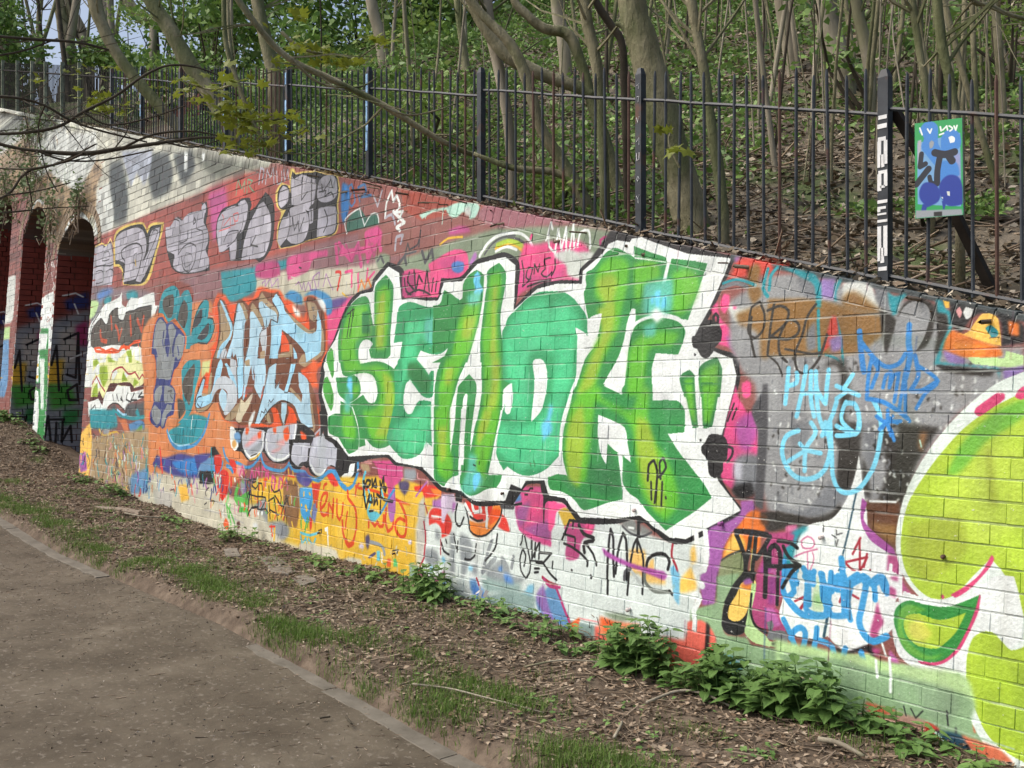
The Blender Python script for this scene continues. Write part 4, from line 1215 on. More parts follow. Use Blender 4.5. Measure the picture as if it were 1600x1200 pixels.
P E dg 0 | -10,0 150,0 180,500 230,100 240,0 290,0 275,450 265,740 200,760 130,820 110,870 60,850 -10,780
P E dg 0 | 300,600 320,300 340,0 420,0 400,480 500,0 750,0 690,420 640,600 605,740 760,740 740,830 730,880 590,900 480,960 400,975 330,930 285,850 290,700
P C lg 6 | 340,560 420,500 510,460 490,700 430,960 330,1190 180,1190 280,700
P C yg 6 | 330,700 470,680 420,880 380,950 300,930
P D lg 6 | 130,0 330,0 240,250 190,450 160,600 160,1000 150,1200 20,1200 40,700 50,300
P D yg 5 | 130,120 220,100 180,300 110,300
P E lg 6 | 10,0 150,0 170,450 200,560 200,740 120,800 30,700
P E yg 5 | 30,200 130,180 120,560 60,600
# cyan on left bar
P C cy 2 | 445,220 490,170 520,230 510,300 545,370 520,430 480,460 440,420 460,360 440,300
P C cyl 6 | 360,450 520,400 500,540 380,560
# W right bar
P C dg 0 | 600,170 730,75 805,180 800,350 770,500 750,620 745,790 770,1000 780,1210 515,1210 515,950 540,700 570,450 595,300
P C lg 6 | 640,200 740,180 760,300 740,500 710,650 730,1000 740,1200 560,1200 540,950 570,700 600,450
P C yg 6 | 660,340 720,330 690,600 700,1200 620,1200 640,800 640,600
P D lg 6 | 550,0 740,0 750,400 730,550 700,700 640,1000 600,1180 480,1180 480,900 540,600 560,300
P D yg 6 | 640,0 730,0 720,350 680,600 580,900 560,700 640,300
P E lg 6 | 540,0 730,0 680,300 600,560 560,800 490,900 420,800 450,500 480,250
P E yg 5 | 560,0 650,0 600,200 500,400 480,300
P E cyl 6 | 380,500 480,520 480,700 560,780 500,900 380,960 300,900 380,640
P E cy 2 | 440,740 500,710 520,750 500,830 450,930 430,850
S E bk 2 | 440,625 462,635
S E bk 1.6 | 510,590 505,620
# white slits of W
P D wh 0 | 350,395 370,410 360,560 340,800 325,1210 270,1210 290,850 320,500
P E wh 0 | 300,-10 345,-10 320,250 300,480 295,740 265,760 270,500
# O / mint D
P C md 0 | 800,790 830,700 930,600 1050,480 1180,410 1330,398 1470,410 1560,470 1610,520 1610,1210 780,1210 770,1000 765,860
P D md 0 | 770,0 1600,0 1600,200 1520,420 1450,720 1420,900 1415,1110 1330,1210 735,1210 690,1060 740,800 800,500 860,420 880,280 785,250
P E md 0 | 720,200 760,0 1490,0 1440,250 1415,520 1330,620 1200,710 1060,750 930,720 820,645 780,690 720,560 690,470
P C mt 9 | 900,700 1050,560 1250,480 1450,520 1560,640 1580,900 1560,1200 1420,1200 1320,1090 1200,1050 1070,1100 1050,1200 800,1200 800,900
P D mt 9 | 800,0 1040,0 1060,300 1060,700 1000,720 850,700 880,480 890,300 820,200
P D mt 9 | 760,760 1000,740 1100,760 1250,560 1330,400 1350,0 1560,0 1560,220 1480,450 1420,700 1400,900 1390,1050 1250,1200 900,1200 760,1100 720,980
P E mt 9 | 730,250 1000,200 1200,200 1400,150 1400,480 1250,610 1000,660 860,580 800,500 720,440
P F md 0 | -10,700 100,690 220,740 330,850 400,950 430,1080 430,1210 -10,1210
P F mt 9 | -10,860 100,820 230,860 310,950 350,1060 370,1200 -10,1200
P D cy 5 | 1300,530 1330,520 1340,600 1310,700 1340,780 1320,850 1260,900 1230,950 1220,880 1210,740 1270,680
P D wh 0 | 1110,80 1120,20 1170,0 1230,20 1270,120 1275,300 1250,450 1200,600 1090,720 1100,600 1120,420 1130,250
P D wh 0 | 785,350 820,320 875,280 885,450 855,620 820,635 795,600 800,480 770,600 740,750 700,1000 680,1210 630,1210 690,1000 750,700
P E wh 0 | 750,0 770,0 720,250 690,420 690,480 720,580 790,700 840,750 820,680 820,640 900,700 1000,745 1130,750 1230,705 1340,600 1415,520 1420,500 1430,500 1500,740 1400,725 1300,740 1290,780 1020,800 860,830 790,980 700,880 750,800 760,740 605,735
P E wh 0 | 1420,500 1420,250 1470,0 1510,0 1460,250 1450,500
P D wh 0 | 1600,200 1610,260 1530,450 1480,650 1460,850 1450,1000 1460,1210 1410,1210 1415,900 1440,700 1480,550 1540,400
S E g2 2 | 1080,600 1090,640
S E g2 2 | 1125,580 1135,640
# H
P F dg 0 | 385,700 410,620 400,560 415,470 480,440 560,350 600,290 730,195 870,260 900,300 880,480 850,800 830,930 760,1210 540,1210 590,950 430,1000 400,850
P F dg 0 | 870,260 960,310 940,900 840,1200 700,1200
P F dg 0 | 950,175 1150,250 1310,305 1325,360 1040,310 955,300
P F dg 0 | 960,320 1325,365 1290,600 1240,800 1200,950 1100,980 970,1060 950,1010 980,890 950,880 900,930 860,900
P F dg 0 | 1385,320 1600,350 1650,340 1645,370 1600,600 1590,950 1520,1010 1400,960 1260,920 1320,600
P e dg 0 | 990,335 1100,345 1222,365 1160,550 1100,720 1020,690 930,670 950,560
P e dg 0 | 700,1200 720,1000 740,850 770,760 850,710 940,705 1040,730 1085,790 1040,935 900,925 875,1020 880,1200
P f dg 0 | 415,0 575,0 680,65 710,0 880,0 880,100 1040,105 1080,160 1080,300 975,310 1030,400 1120,520 1200,620 1250,710 1150,790 960,915 850,800 790,720 700,650 685,430 600,370 580,510 545,400 535,200 700,265 750,490 700,460 665,430 690,600 690,720 600,740 450,785 390,720 310,670 240,655 225,580 290,560 345,570 320,480 320,320 360,150
P e dg 0 | 460,960 520,880 590,740 640,520 750,520 780,650 740,780 690,900 640,1000 570,1120 680,1190 570,1210 380,1210
P F lg 7 | 640,330 780,300 890,370 880,600 850,760 800,950 780,1100 720,1200 600,1200 640,950 610,820 520,760 530,480
P F yg 8 | 540,560 700,480 770,560 720,800 700,1000 700,1200 600,1200 640,900 560,720
P F lg 7 | 1000,380 1200,360 1250,500 1150,560 1000,620 980,520
P F yg 7 | 1010,400 1080,380 1200,400 1180,480 1060,500
P e lg 7 | 760,360 900,380 920,450 850,470 800,620 770,600
P e lg 7 | 1000,430 1100,400 1170,460 1140,600 1060,690 1000,660
P e lg 7 | 740,900 800,820 950,790 1050,800 1000,880 870,890 840,1000 830,1190 720,1190
P e lg 7 | 560,800 640,700 650,800 560,1000 500,1190 400,1190 470,980
P e yg 7 | 530,650 640,600 640,750 560,960 480,1190 410,1190 500,950 560,800
P f lg 7 | 390,100 500,20 560,20 560,80 700,160 760,160 800,20 860,20 850,250 870,330 960,450 1020,600 1040,750 960,850 880,780 800,640 760,300 700,200 520,100 500,300 480,480 460,600 400,640 340,500 340,300
P f yg 7 | 370,220 440,120 460,300 440,500 420,640 360,600 340,400
P f yg 7 | 780,200 850,230 900,400 940,600 960,780 900,780 820,600 780,400
P f g2 5 | 600,400 680,520 680,700 580,700 480,640
P f g2 5 | 480,500 560,500 560,640 490,640
S f bk 3.6 | 850,600 860,500 890,475 910,540 895,740
S f bk 3 | 870,610 875,720
S f bk 3.4 | 930,590 925,490 945,460 965,520 920,580
S f bk 3 | 940,610 935,760
S f bk 3 | 962,705 964,712
# H whites
P F wh 0 | 440,1000 585,940 580,1000 540,1150 520,1210 440,1210
P F wh 0 | 290,1100 380,1150 440,1215 410,1215 330,1180
P e wh 0 | 395,765 440,790 478,840 480,710 565,680 520,800 465,955 420,860
P e wh 0 | 750,650 775,650 770,740 730,850 700,1000 688,1185 575,1130 640,1020 700,850 720,740
S e wh 4.5 | 755,750 830,710 930,690 1040,710 1090,760
S e wh 5.5 | 985,330 950,480 925,600 900,700
P e wh 0 | 965,310 1000,320 990,370 965,350
P F cyl 7 | 1060,600 1400,540 1380,900 1250,960 1050,950
P e cy 3 | 870,570 890,570 890,620 870,620
P e cyl 6 | 820,760 900,730 900,820 830,830
P e cy 4 | 895,540 930,530 925,640 900,640
P e cy 4 | 945,570 965,570 960,640 930,650
P e wh 3 | 880,700 905,670 930,700 905,720
P e wht 5 | 860,680 905,640 960,690 905,740
P f wh 0 | 540,190 705,270 725,370 748,490 700,450 640,410 600,370 590,500 560,450 540,330
P f wh 0 | 660,430 690,430 690,600 710,650 800,750 870,820 965,915 1000,930 900,900 790,800 700,780 690,650
P f wh 0 | 320,680 350,690 440,790 600,745 695,730 700,790 620,820 440,810 380,780
P f wh 0 | 345,570 290,560 225,580 180,560 300,460 310,350 320,470
# little arms
P e g2 0 | 1050,1070 1110,1030 1140,1060 1145,1200 1080,1200
P e g2 0 | 1175,1010 1280,950 1315,1020 1300,1200 1180,1200
P e lg 4 | 1080,1090 1130,1080 1140,1200 1090,1200
P e lg 5 | 1190,1040 1290,990 1280,1200 1190,1200
P f g2 0 | 1065,-10 1140,-10 1165,270 1130,275 1100,120
P f g2 0 | 1180,-10 1300,-10 1250,265 1195,275
P f lg 4 | 1080,0 1130,0 1150,250 1120,200
P f lg 4 | 1190,0 1290,0 1240,240 1200,240
# right heart of pink etc (before blobs)
P e pkr 2 | 1240,650 1290,600 1300,700 1380,790 1420,900 1420,950 1380,900 1290,870 1300,790 1280,720
P e ppr 4 | 1330,820 1400,840 1425,900 1420,960 1380,910
P z pkr 2 | 1150,600 1160,640 1186,660 1190,690 1180,715 1160,716 1150,765 1130,745 1130,690
P f pkr 1 | 1390,60 1440,120 1470,180 1530,160 1520,300 1500,380 1440,470 1400,460 1390,660 1310,590 1330,320
P f ppr 5 | 1400,250 1480,180 1540,180 1530,330 1480,420 1430,400
P f gyd 5 | 1400,460 1490,430 1560,450 1550,680 1390,680
P f lpw 5 | 1390,480 1440,480 1430,610 1390,580
P f bk 4 | 1385,640 1500,610 1520,690 1430,720 1380,670
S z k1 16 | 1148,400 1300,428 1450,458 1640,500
# --- right side silver bubble area ---
p z si2 6 | 1140,470 1200,430 1300,440 1420,470 1480,480 1480,600 1440,640 1400,780 1360,790 1300,820 1200,800 1190,760 1180,600 1160,580 1140,540
p z si2 8 | 1400,560 1600,540 1600,580 1500,645 1450,705 1415,770 1400,830 1400,1000 1360,900 1330,780 1340,600
P h gyd 6 | 590,0 800,-20 820,100 700,200 640,300 600,200
P z bk2 5 | 1375,670 1440,690 1415,780 1395,860 1370,800 1385,740
C g 0,700,1500,1180 wh w2 gyd bk2 200 2.6
C h 0,0,900,560 wh w2 gyd bk2 180 2.6
P e rdd 3 | 1380,420 1420,330 1600,345 1640,400 1580,430 1450,450 1340,470
P e ppl 3 | 1390,330 1440,325 1400,360
P e brg 4 | 1480,400 1530,360 1560,400 1540,480 1560,560 1510,620 1480,560
S e tl 4 | 1320,490 1400,465 1470,480 1520,500
S e tl 5 | 1600,400 1570,520 1600,570
S e gyd 5 | 1310,520 1400,490 1470,510
P e w2 4 | 1330,600 1400,640 1500,640 1460,700 1400,740
P e hp 1 | 1305,600 1325,555 1360,560 1360,620 1330,680 1305,650
P e hp 1 | 1380,630 1400,630 1405,650 1385,650
P e hp 1 | 1440,1130 1470,1095 1495,1120 1490,1200 1445,1200
P f hp 1 | 1440,-10 1490,-10 1485,60 1465,90 1440,50
P f hp 1 | 1535,100 1560,90 1575,115 1550,130
P f ds 3 | 1500,160 1560,60 1570,0 1600,0 1600,300 1570,780 1520,760 1540,300
P e brg 6 | 1400,680 1560,620 1600,700 1600,960 1560,950 1540,800 1420,740
S e bk2 3.6 | 1500,700 1490,800 1520,945
S e bk2 3.2 | 1480,740 1500,640 1550,605 1580,680 1570,780 1520,830 1480,800 1480,740
# g frame
P g brg 4 | 0,350 300,350 560,420 720,460 720,560 600,660 520,690 0,700
P g si2 4 | 20,300 40,220 100,195 190,210 210,300 150,320 50,330
P g gyd 4 | 180,190 300,200 320,340 230,330
P g gyd 5 | 240,560 300,480 310,660 250,680
P g ppr2 5 | 330,220 420,220 420,350 330,340
P g tl 2 | 90,150 290,190 330,260 330,400 300,400 290,260 210,210
P g tl 2 | 420,250 460,220 460,240 430,300 430,360 415,360
P g w2 3 | 470,250 560,240 650,270 670,350 700,400 600,380 470,340
P g gyd 3 | 660,270 760,300 760,420 800,440 740,470 700,400
P g brg 6 | 470,330 540,300 680,400 720,440 600,430 470,400
S g tl 4.5 | 10,290 20,200 60,150
S g tl 4.5 | 315,420 318,560 325,700
S g tl 3.5 | 430,470 460,620 470,760
P g rdd 3 | 400,450 430,460 440,560 410,620 340,680 370,560
P g ppr2 4 | 380,600 460,560 460,660 400,680
P g bk2 3 | 700,420 760,440 800,480 770,600 740,700 720,620
P g tl 2 | 750,300 790,330 860,310 870,330 820,370 800,440 780,450 760,380
P g bk2 3 | 810,460 850,380 900,345 990,350 1040,400 1030,560 980,650 900,680 950,600 1000,500 990,400
P g si2 1 | 780,640 800,500 850,400 900,365 980,375 1015,430 1000,520 960,620 900,690 760,680
P g bk2 3 | 1040,380 1060,560 1040,680 1080,700 1130,500 1100,420
P g tl 2 | 1050,350 1090,360 1110,410 1150,430 1155,500 1140,560 1110,620 1070,740 1450,780 1450,860 1430,790 1040,755 1080,640 1130,520 1120,440 1060,430
P g ye2 1 | 1095,355 1135,365 1135,400 1110,400
P g bk 2 | 1140,370 1320,410 1500,450 1600,520 1600,620 1460,640 1460,500 1400,430 1280,460 1210,560 1150,510
P g yo 1 | 1140,550 1240,560 1290,500 1340,440 1400,440 1440,470 1460,640 1300,600
P g pks 1 | 1175,420 1200,395 1215,430 1200,470
P g wh 1 | 1220,430 1240,395 1285,410 1270,460 1240,475
P g tl 1 | 1360,530 1390,510 1440,550 1430,580 1400,590
P g orr 2 | 1110,600 1150,540 1300,600 1450,650 1470,700 1400,715 1200,710 1090,680
P g or5 3 | 1160,620 1380,640 1350,700 1180,680
P g yo 3 | 1250,550 1400,600 1440,640 1340,610
P g pg 1 | 1490,670 1600,700 1600,780 1280,750 1250,710 1480,715
P g bk2 2 | 1060,760 1420,790 1400,830 1100,800
S g bk 2 | 1060,765 1400,800 1600,775
P g ppr2 2 | 1090,660 1230,720 1230,750 1130,740
P g orr 3 | 1500,480 1570,500 1570,580 1510,570
S g tl 3 | 360,695 430,720 470,770
P g ppr2 3 | 1470,790 1600,760 1600,800 1480,850
# dark bubble shadows h frame
P z bk2 6 | 1290,570 1320,560 1330,620 1320,640 1335,700 1330,760 1310,770 1310,700 1290,660
P g si2 4 | 350,770 430,760 460,830 440,1100 380,1200 340,1000
P h gyd 5 | 150,0 270,0 260,90 200,180 150,180
P h bk3 5 | 500,0 590,0 580,150 560,300 500,420 440,390 450,200 500,100
P h gyd 5 | 390,360 460,430 560,380 560,420 450,500 300,590 100,560 60,520 60,400 100,540 240,540
P h bk3 4 | 0,560 120,590 300,590 400,560 450,500 460,560 380,620 200,650 0,680
P h bk3 4 | 590,200 630,330 640,480 600,430
P h bk3 4 | 800,0 1080,30 1040,80 960,200 900,280 860,320 850,200
P h brd 4 | 600,490 830,500 810,800 740,760 660,700 610,600
P h brg 5 | 640,620 800,640 800,760 720,720
P h br 5 | 950,60 1000,60 960,190 940,150
S h wh 3 | 640,490 800,495
S h mn 2 | 950,110 960,150
# white tongue and lower white
P h wh 0 | 240,650 400,600 480,500 540,350 570,200 600,430 620,560 640,700 760,800 750,960 700,980 700,1200 80,1200 110,1000 140,880
P h wh 1 | 160,900 800,900 800,1200 70,1200
P h pv 0 | 590,470 620,500 600,600 660,680 790,790 800,840 720,790 640,730 590,640 580,560
S h tdg2 2.4 | 555,430 540,500 500,700 470,820 430,990
P h mrp 2 | 750,820 820,850 840,980 900,1070 860,1060 780,1040 720,1200 690,1200 740,980
S h wh 5 | 770,890 760,1000 740,1130
S h wh 5 | 830,900 830,1110
S h wh 4 | 720,1000 850,1110
S h mr 3 | 580,720 530,820
S h mr 3 | 575,730 575,930
S h mr 3 | 490,870 620,840 560,930 490,880
S h mr 3 | 620,820 600,900
S h mr 2.4 | 500,970 640,950 640,920
S h mgl 2 | 210,740 250,710 290,740 280,780 220,780 210,740
S h mgl 2 | 160,840 230,810 310,790
S h mgl 1.6 | 250,810 250,960 290,850 280,810
P h mgl 2 | 110,640 180,630 190,680 110,690
P h mgp 2 | 0,690 180,680 180,740 100,780 0,780
P h tl 4 | 160,680 240,640 250,660 190,720 150,880 90,960 90,820
S h bk 1.2 | 400,700 430,720
S h bk 1.2 | 430,670 430,700 465,690
S h bk 1.2 | 425,740 430,770 440,730
S h bk 1.6 | 347,640 347,680
# N/O frames : Thas tag, orange drop, olive
P N pu 1 | 560,20 700,0 730,120 700,160 640,200 500,340 430,440 370,560 350,700 300,900 290,1010 270,1200 130,1200 110,860 180,800 210,640 200,340 400,260 560,150
P N oj2b 2 | 650,150 720,120 790,150 860,300 800,400 780,560 700,700 680,580 540,580 360,680 380,560 460,400 540,300
P N yo 3 | 400,560 480,380 560,400 620,500 600,590 480,600 370,660
P N bk3 3 | 790,150 1000,140 1300,200 1300,280 1100,290 960,350 860,340
P N brd 4 | 780,160 860,170 880,300 800,280
P N ol 1 | 290,1060 340,700 420,650 540,590 600,640 600,860 520,960 400,1150 380,1210 270,1210
P N tdg 3 | 400,950 460,960 420,1060
P N ye4 1 | 660,880 690,560 720,590 690,900 730,920 740,960 700,1210 590,1210 600,970
P N mgp 2 | 900,440 1060,380 1180,400 1150,500 1060,560 1040,820 1050,1000 960,1210 720,1210 760,960 740,860 800,700
P N pu2 4 | 760,900 900,560 920,1000 860,1200 780,1200
P N ppl4 4 | 880,900 960,760 960,1200 860,1200
S N bk4 2.4 | 350,690 420,640 560,580
P O sg 3 | 0,380 300,300 290,0 560,-40 440,200 380,300 360,560 400,660 640,700 700,800 1030,860 1180,960 1500,1000 1600,1000 1600,1200 300,1200 280,700 0,500
P O cor 2 | -40,520 120,500 260,640 290,860 330,1180 200,1200 170,940 140,960 -40,950
P O dk2 2 | 175,520 215,560 200,900 200,1000 130,990 160,780
P O dk2 2 | 290,830 370,880 390,1080 320,1090
P O tb2 3 | 370,880 600,950 640,1000 500,1100 380,1090
P O bk 0 | 350,560 370,360 420,240 520,60 600,-30 690,-60 740,-40 710,80 690,300 640,440 650,540 590,650 480,670 400,640
P O yel 1 | 415,420 440,330 520,200 570,80 630,50 700,60 700,100 660,330 620,440 560,500 500,510 430,480
P O oj 3 | 560,100 640,60 700,70 690,160 600,140
P O pu 3 | 590,60 640,20 700,30 700,80 620,100
P O pg 1 | 690,80 740,80 720,260 690,400 720,560 860,680 900,740 1030,720 1030,790 960,800 800,780 700,740 610,640 620,560 650,400
P O mgp 1 | 700,340 730,200 760,-40 940,-40 950,340 1010,400 1030,480 1080,620 900,610 760,560 700,470
P O ppl4 3 | 840,360 940,370 1020,560 900,580 850,480
P O pu2 4 | 880,0 960,0 940,320 880,320
S O bk 3.4 | 690,200 680,420 740,570 860,640
P O gyd 1 | 860,520 920,500 940,560 920,620 1060,620 1100,700 1080,860 1030,840 1020,730 920,720 860,700 880,620
P O bk 2 | 920,750 1020,750 1020,780 920,780
P O rbk 4 | 1170,960 1300,900 1450,950 1470,1150 1440,1260 1150,1260
P O dgr 3 | 1130,920 1300,950 1290,1000 1120,980
# white base of the blue tag
P Q wh 0 | 130,440 160,300 220,80 280,-40 1400,-60 1500,0 1500,200 1440,300 1440,560 1300,700 1220,640 1150,760 1120,780 900,850 780,780 680,680 620,700 500,710 330,680 260,620 180,560
P Q wht 4 | 700,500 1060,540 1100,760 880,850 700,650
P Q mrp 2 | 1160,640 1250,280 1290,460 1320,520 1260,620 1240,700 1170,700
P Q mrp 2 | 1400,0 1480,0 1480,60 1400,30
P Q mrp 2 | 1380,110 1460,150 1450,240 1380,220
P Q pg2 3 | 500,380 520,150 560,0 620,180 640,380 580,410
P Q gr5 6 | 530,300 550,200 590,200 610,300 570,320
P Q bk 2 | 780,800 900,850 1120,780 1200,800 1240,900 1180,930 1120,840 920,890 790,860
P Q bk 2 | 440,740 560,710 500,760 450,770
P Q mgp 2 | 1180,810 1280,820 1260,900 1200,890
P Q ppl4 2 | 1380,830 1440,900 1500,990 1400,970
P Q pg 2 | 780,880 1000,880 1150,880 1290,980 1300,1040 1600,1090 1600,1200 1170,1200 1150,1050 800,980
S Q tdg2 4 | 680,460 660,560 640,680
S Q mr 3 | 310,280 420,230
S Q mr 4 | 370,370 420,300
S Q mr 3 | 820,290 840,230 880,220
S Q mr 3 | 960,210 1030,250
S Q b2 8 | 180,170 230,270 320,380 420,450
S Q b2 8 | 260,0 300,170 250,220
S Q b2 8 | 430,-60 450,120 440,380 560,440 660,440
S Q b2 8 | 600,-30 650,100 690,180 660,430
S Q b2 8 | 720,-40 700,200 690,420 900,440
S Q b2 8 | 790,150 770,30 730,0
S Q b2 8 | 870,0 900,200 920,400 940,490
S Q b2 9 | 960,80 1080,20 1120,60 1080,300 1040,520 1110,680 1200,740 1350,680
S Q b2 8 | 1100,60 1200,90 1220,260
S Q b2 8 | 1210,40 1290,0 1350,100 1350,190
S Q b2 8 | 480,-40 420,0
S Q b2 8 | 900,60 1020,-20
S Q b2 8 | 180,490 250,640 330,850
S Q b2 8 | 260,700 300,620 380,580 430,640 400,820
S Q b2 8 | 560,590 550,700 530,830 620,880 760,940 740,820 680,760 560,720
S Q b2 8 | 880,820 860,1000 960,1040 1060,1080
S Q b2 8 | 1060,860 1110,1010 1130,1160
# N frame blue top
S N b2 8 | 1180,800 1180,950
S N b2 8 | 1060,700 1060,880 1090,800 1200,800
S N b2 8 | 1280,780 1340,900 1390,960 1390,850 1400,820
S N b2 8 | 1340,900 1340,1190
S N b2 8 | 1490,850 1510,960 1580,1190
S h b2 9 | 460,850 470,960 480,1190
S h b2 9 | 340,950 350,1100 390,1190
S h b2 9 | 400,1050 440,960 450,1040
S h b2 9 | 530,1000 600,960 660,1010 700,960 730,1040
S h b2 9 | 520,1000 500,1100
S h b2 9 | 130,950 180,1000
S O b2 8 | 1060,20 1050,180 1160,330 1290,440 1500,450
# Thas black
S N bk 7 | 510,360 700,370 860,400
S N bk 6.5 | 510,380 570,520 620,700 610,840 500,980 400,1180
S N bk 6 | 680,390 660,560 620,760
S N bk 6 | 740,390 720,600 700,780 700,900
S N bk 6 | 900,420 820,560 740,670
S N bk 7 | 840,560 850,800 840,1100
S N bk 6.5 | 890,720 900,560 960,520 1010,600 1010,780
S N bk 5.5 | 850,750 1000,760 1200,750
S N bk 5 | 990,470 1130,490 1210,550
S N bk 5 | 1050,530 1110,650 1240,750 1150,820 1040,1000
S N bk 5 | 990,800 980,1190
# white drips / bubbles left
S N wh 8 | 60,400 70,560 70,680
S N wh 8 | 160,350 180,600 150,800
S N wh 9 | 150,600 90,640 80,700
S N wh 9 | 150,790 50,830 40,900 130,980
P N yo 3 | 0,560 40,520 60,700 0,740
P N yo 3 | -200,1000 0,760 60,960 60,1020 0,1040 -100,1060
S O wh 8 | 20,230 70,200 100,250 60,340 30,400 45,500 40,600
P z cyp 2 | 1055,890 1062,895 1062,945 1054,935
# top black of 'apel' tag, cyan KAOS tag
S g bk2 3.6 | 40,380 20,500 0,690
S g bk2 3.6 | 0,420 80,390 130,420 110,500 20,580
S g bk2 3.6 | 20,580 120,600 190,560 190,500 130,480 70,600 80,700 120,740
S g bk2 3.6 | 300,380 250,450 220,560 170,700 190,800 240,810 320,720 370,570
S g bk2 3 | 110,660 280,690 330,680
S g bk2 2.4 | 0,700 60,750 90,830
S g cyt 6.5 | 130,780 120,900 110,1000
S g cyt 6.5 | 120,890 180,870 180,810
S g cyt 6.5 | 240,770 220,900 180,1080
S g cyt 6.5 | 270,800 270,980 290,1080
S g cyt 5.5 | 220,940 290,930
S g cyt 6.5 | 300,800 310,920 360,1000 370,900 380,790
S g cyt 6.5 | 530,820 480,900
S g cyt 6 | 430,890 500,920 570,950
S g cyt 6 | 430,970 500,920
S g cyt 6.5 | 300,900 320,1080 360,1190
S g cyt 6.5 | 430,990 400,1080 340,1200
S g cyt 6.5 | 490,1000 540,1000 570,1080 560,1180 430,1200
S g cyt 6 | 490,990 460,1100 540,1180
S h cyt 7 | 190,50 120,80 90,160 110,260 180,340 270,350 350,300 390,180 380,80 360,0
S h cyt 6.5 | 270,0 300,60 240,160 230,300
S h cyt 6 | 200,130 240,170 330,190
S h cyt 6 | 130,240 240,170
S h cyt 6.5 | 390,0 400,200 410,340 460,430 560,420 650,300 690,180 710,20 690,-80 660,-140
S h cyt 6.5 | 570,0 550,70 490,50 430,20
S g bl 8 | 575,550 580,640 600,800
S g bl 6 | 590,620 660,710 740,770 820,750 860,690
S g bl 8 | 885,510 880,620 890,700 860,840
S g bl 5.5 | 650,720 630,820 620,950
S g bl 5.5 | 660,740 690,780 660,870 650,900
S g bl 5 | 720,900 740,820 770,800 760,900 790,820 820,810 790,990
S g bl 5 | 860,790 820,1040
S g bl 6 | 620,970 720,990 820,1050 870,1090
S g bl 5 | 880,1100 885,1110
S g bl 6 | 920,700 940,830 890,920 960,920 1060,860
S g bl 5 | 930,1030 990,930 1060,860 930,760
S g bl 5 | 860,840 860,1060
S g bl 5 | 750,1040 750,1120 770,1200
S g bl 5 | 680,1080 720,1110 830,1110
S g bl 5 | 780,1080 700,1160
S h bl 5 | 740,0 770,50 790,110
S h bl 5 | 720,30 750,-10 810,0
# --- the big lime letter at right ---
P z lw 0 | 1700,540 1600,580 1555,600 1500,645 1450,705 1415,770 1401,830 1402,870 1415,905 1440,935 1400,940 1395,990 1405,1020 1440,1045 1500,1050 1505,1080 1520,1130 1550,1175 1600,1205 1700,1230
P z lm 0 | 1700,570 1600,612 1545,640 1500,675 1450,735 1418,790 1408,850 1415,890 1435,920 1460,935 1490,930 1520,900 1548,872 1565,890 1590,930 1602,970 1600,1010 1580,1015 1560,995 1545,985 1525,990 1512,1020 1510,1060 1525,1110 1550,1155 1600,1190 1700,1220
P z gr6 4 | 1560,640 1610,620 1610,640 1580,665 1540,690 1500,740 1480,740 1505,690
P z lm2 9 | 1480,760 1560,700 1600,700 1600,800 1540,850 1450,850
P z lmo 7 | 1420,820 1500,800 1510,860 1450,910 1420,880
P z lmo 6 | 1540,700 1550,700 1560,790 1545,790
P z lm3 8 | 1530,1010 1600,1060 1600,1170 1560,1150 1530,1080
P h hpd 0 | 1145,1080 1150,1070 1250,1010 1330,940 1390,840 1400,825 1415,850 1390,900 1330,970 1260,1040 1180,1090
P h hpd 0 | 1082,1080 1092,1070 1105,1085 1098,1100 1085,1096
P g hpd 0 | 1290,1060 1300,1030 1380,970 1440,930 1480,940 1480,970 1400,1030 1320,1080
P g hpd 0 | 1545,960 1560,920 1600,890 1610,960 1580,975
P q wh 0 | 1250,100 1400,60 1480,0 1560,0 1590,120 1590,260 1540,300 1490,240 1430,230 1370,280 1360,400 1200,400 1080,330 1060,200 1100,60
P q gr7 0 | 1060,190 1070,130 1120,100 1200,120 1290,125 1420,75 1400,170 1340,290 1270,350 1170,350 1100,300
P q gr8 2 | 1075,200 1085,140 1120,115 1200,140 1160,150 1100,180 1110,260 1200,330 1270,320 1230,345 1150,335 1090,280
P q lm 1 | 1100,200 1110,165 1160,155 1240,180 1290,175 1360,150 1320,230 1270,280 1240,300 1160,290 1115,250
P q ye5 5 | 1120,200 1170,180 1220,240 1180,270 1130,250
P q hpd 0 | 1415,75 1420,80 1410,150 1370,240 1330,310 1270,360 1210,372 1160,360 1160,350 1220,358 1270,345 1320,300 1370,210 1400,130
P q pg 4 | 560,260 900,330 1100,370 1360,420 1400,560 1200,520 900,440 600,400
P q sg 4 | 560,320 800,340 1000,390 1300,470 1390,520 1380,600 1100,600 900,520 700,420
P q ppg 2 | 930,530 1060,560 1190,600 1190,700 1100,720 990,640
P q rdd 2 | 1190,600 1250,640 1260,720 1180,740
P q orp 3 | 940,520 1070,560 1000,590 980,620
P q tdg2 3 | 1230,640 1340,660 1400,720 1300,720
P q orp 3 | 1340,660 1500,720 1560,780 1400,740
S q mn 3 | 1220,640 1300,710
S q lgg 2 | 1190,600 1350,650 1560,720
S q wh 4 | 1040,340 1045,400 1045,480
S q wh 4 | 985,350 990,420
S q wh 3 | 1025,330 1010,280
S q bk 1.6 | 1100,540 1110,580
S q bk 1.6 | 1130,550 1150,590 1180,560
S q bk 2 | 1280,560 1285,620
# black blobs over the white border
P e bk 0 | 1125,850 1130,820 1165,815 1170,760 1200,725 1240,715 1290,740 1312,790 1305,850 1270,890 1260,920 1215,960 1180,940 1160,900 1135,890
S e bk 4 | 1265,740 1260,700 1275,680 1290,700 1285,740
P e bk 0 | 1140,925 1152,930 1150,945 1140,943
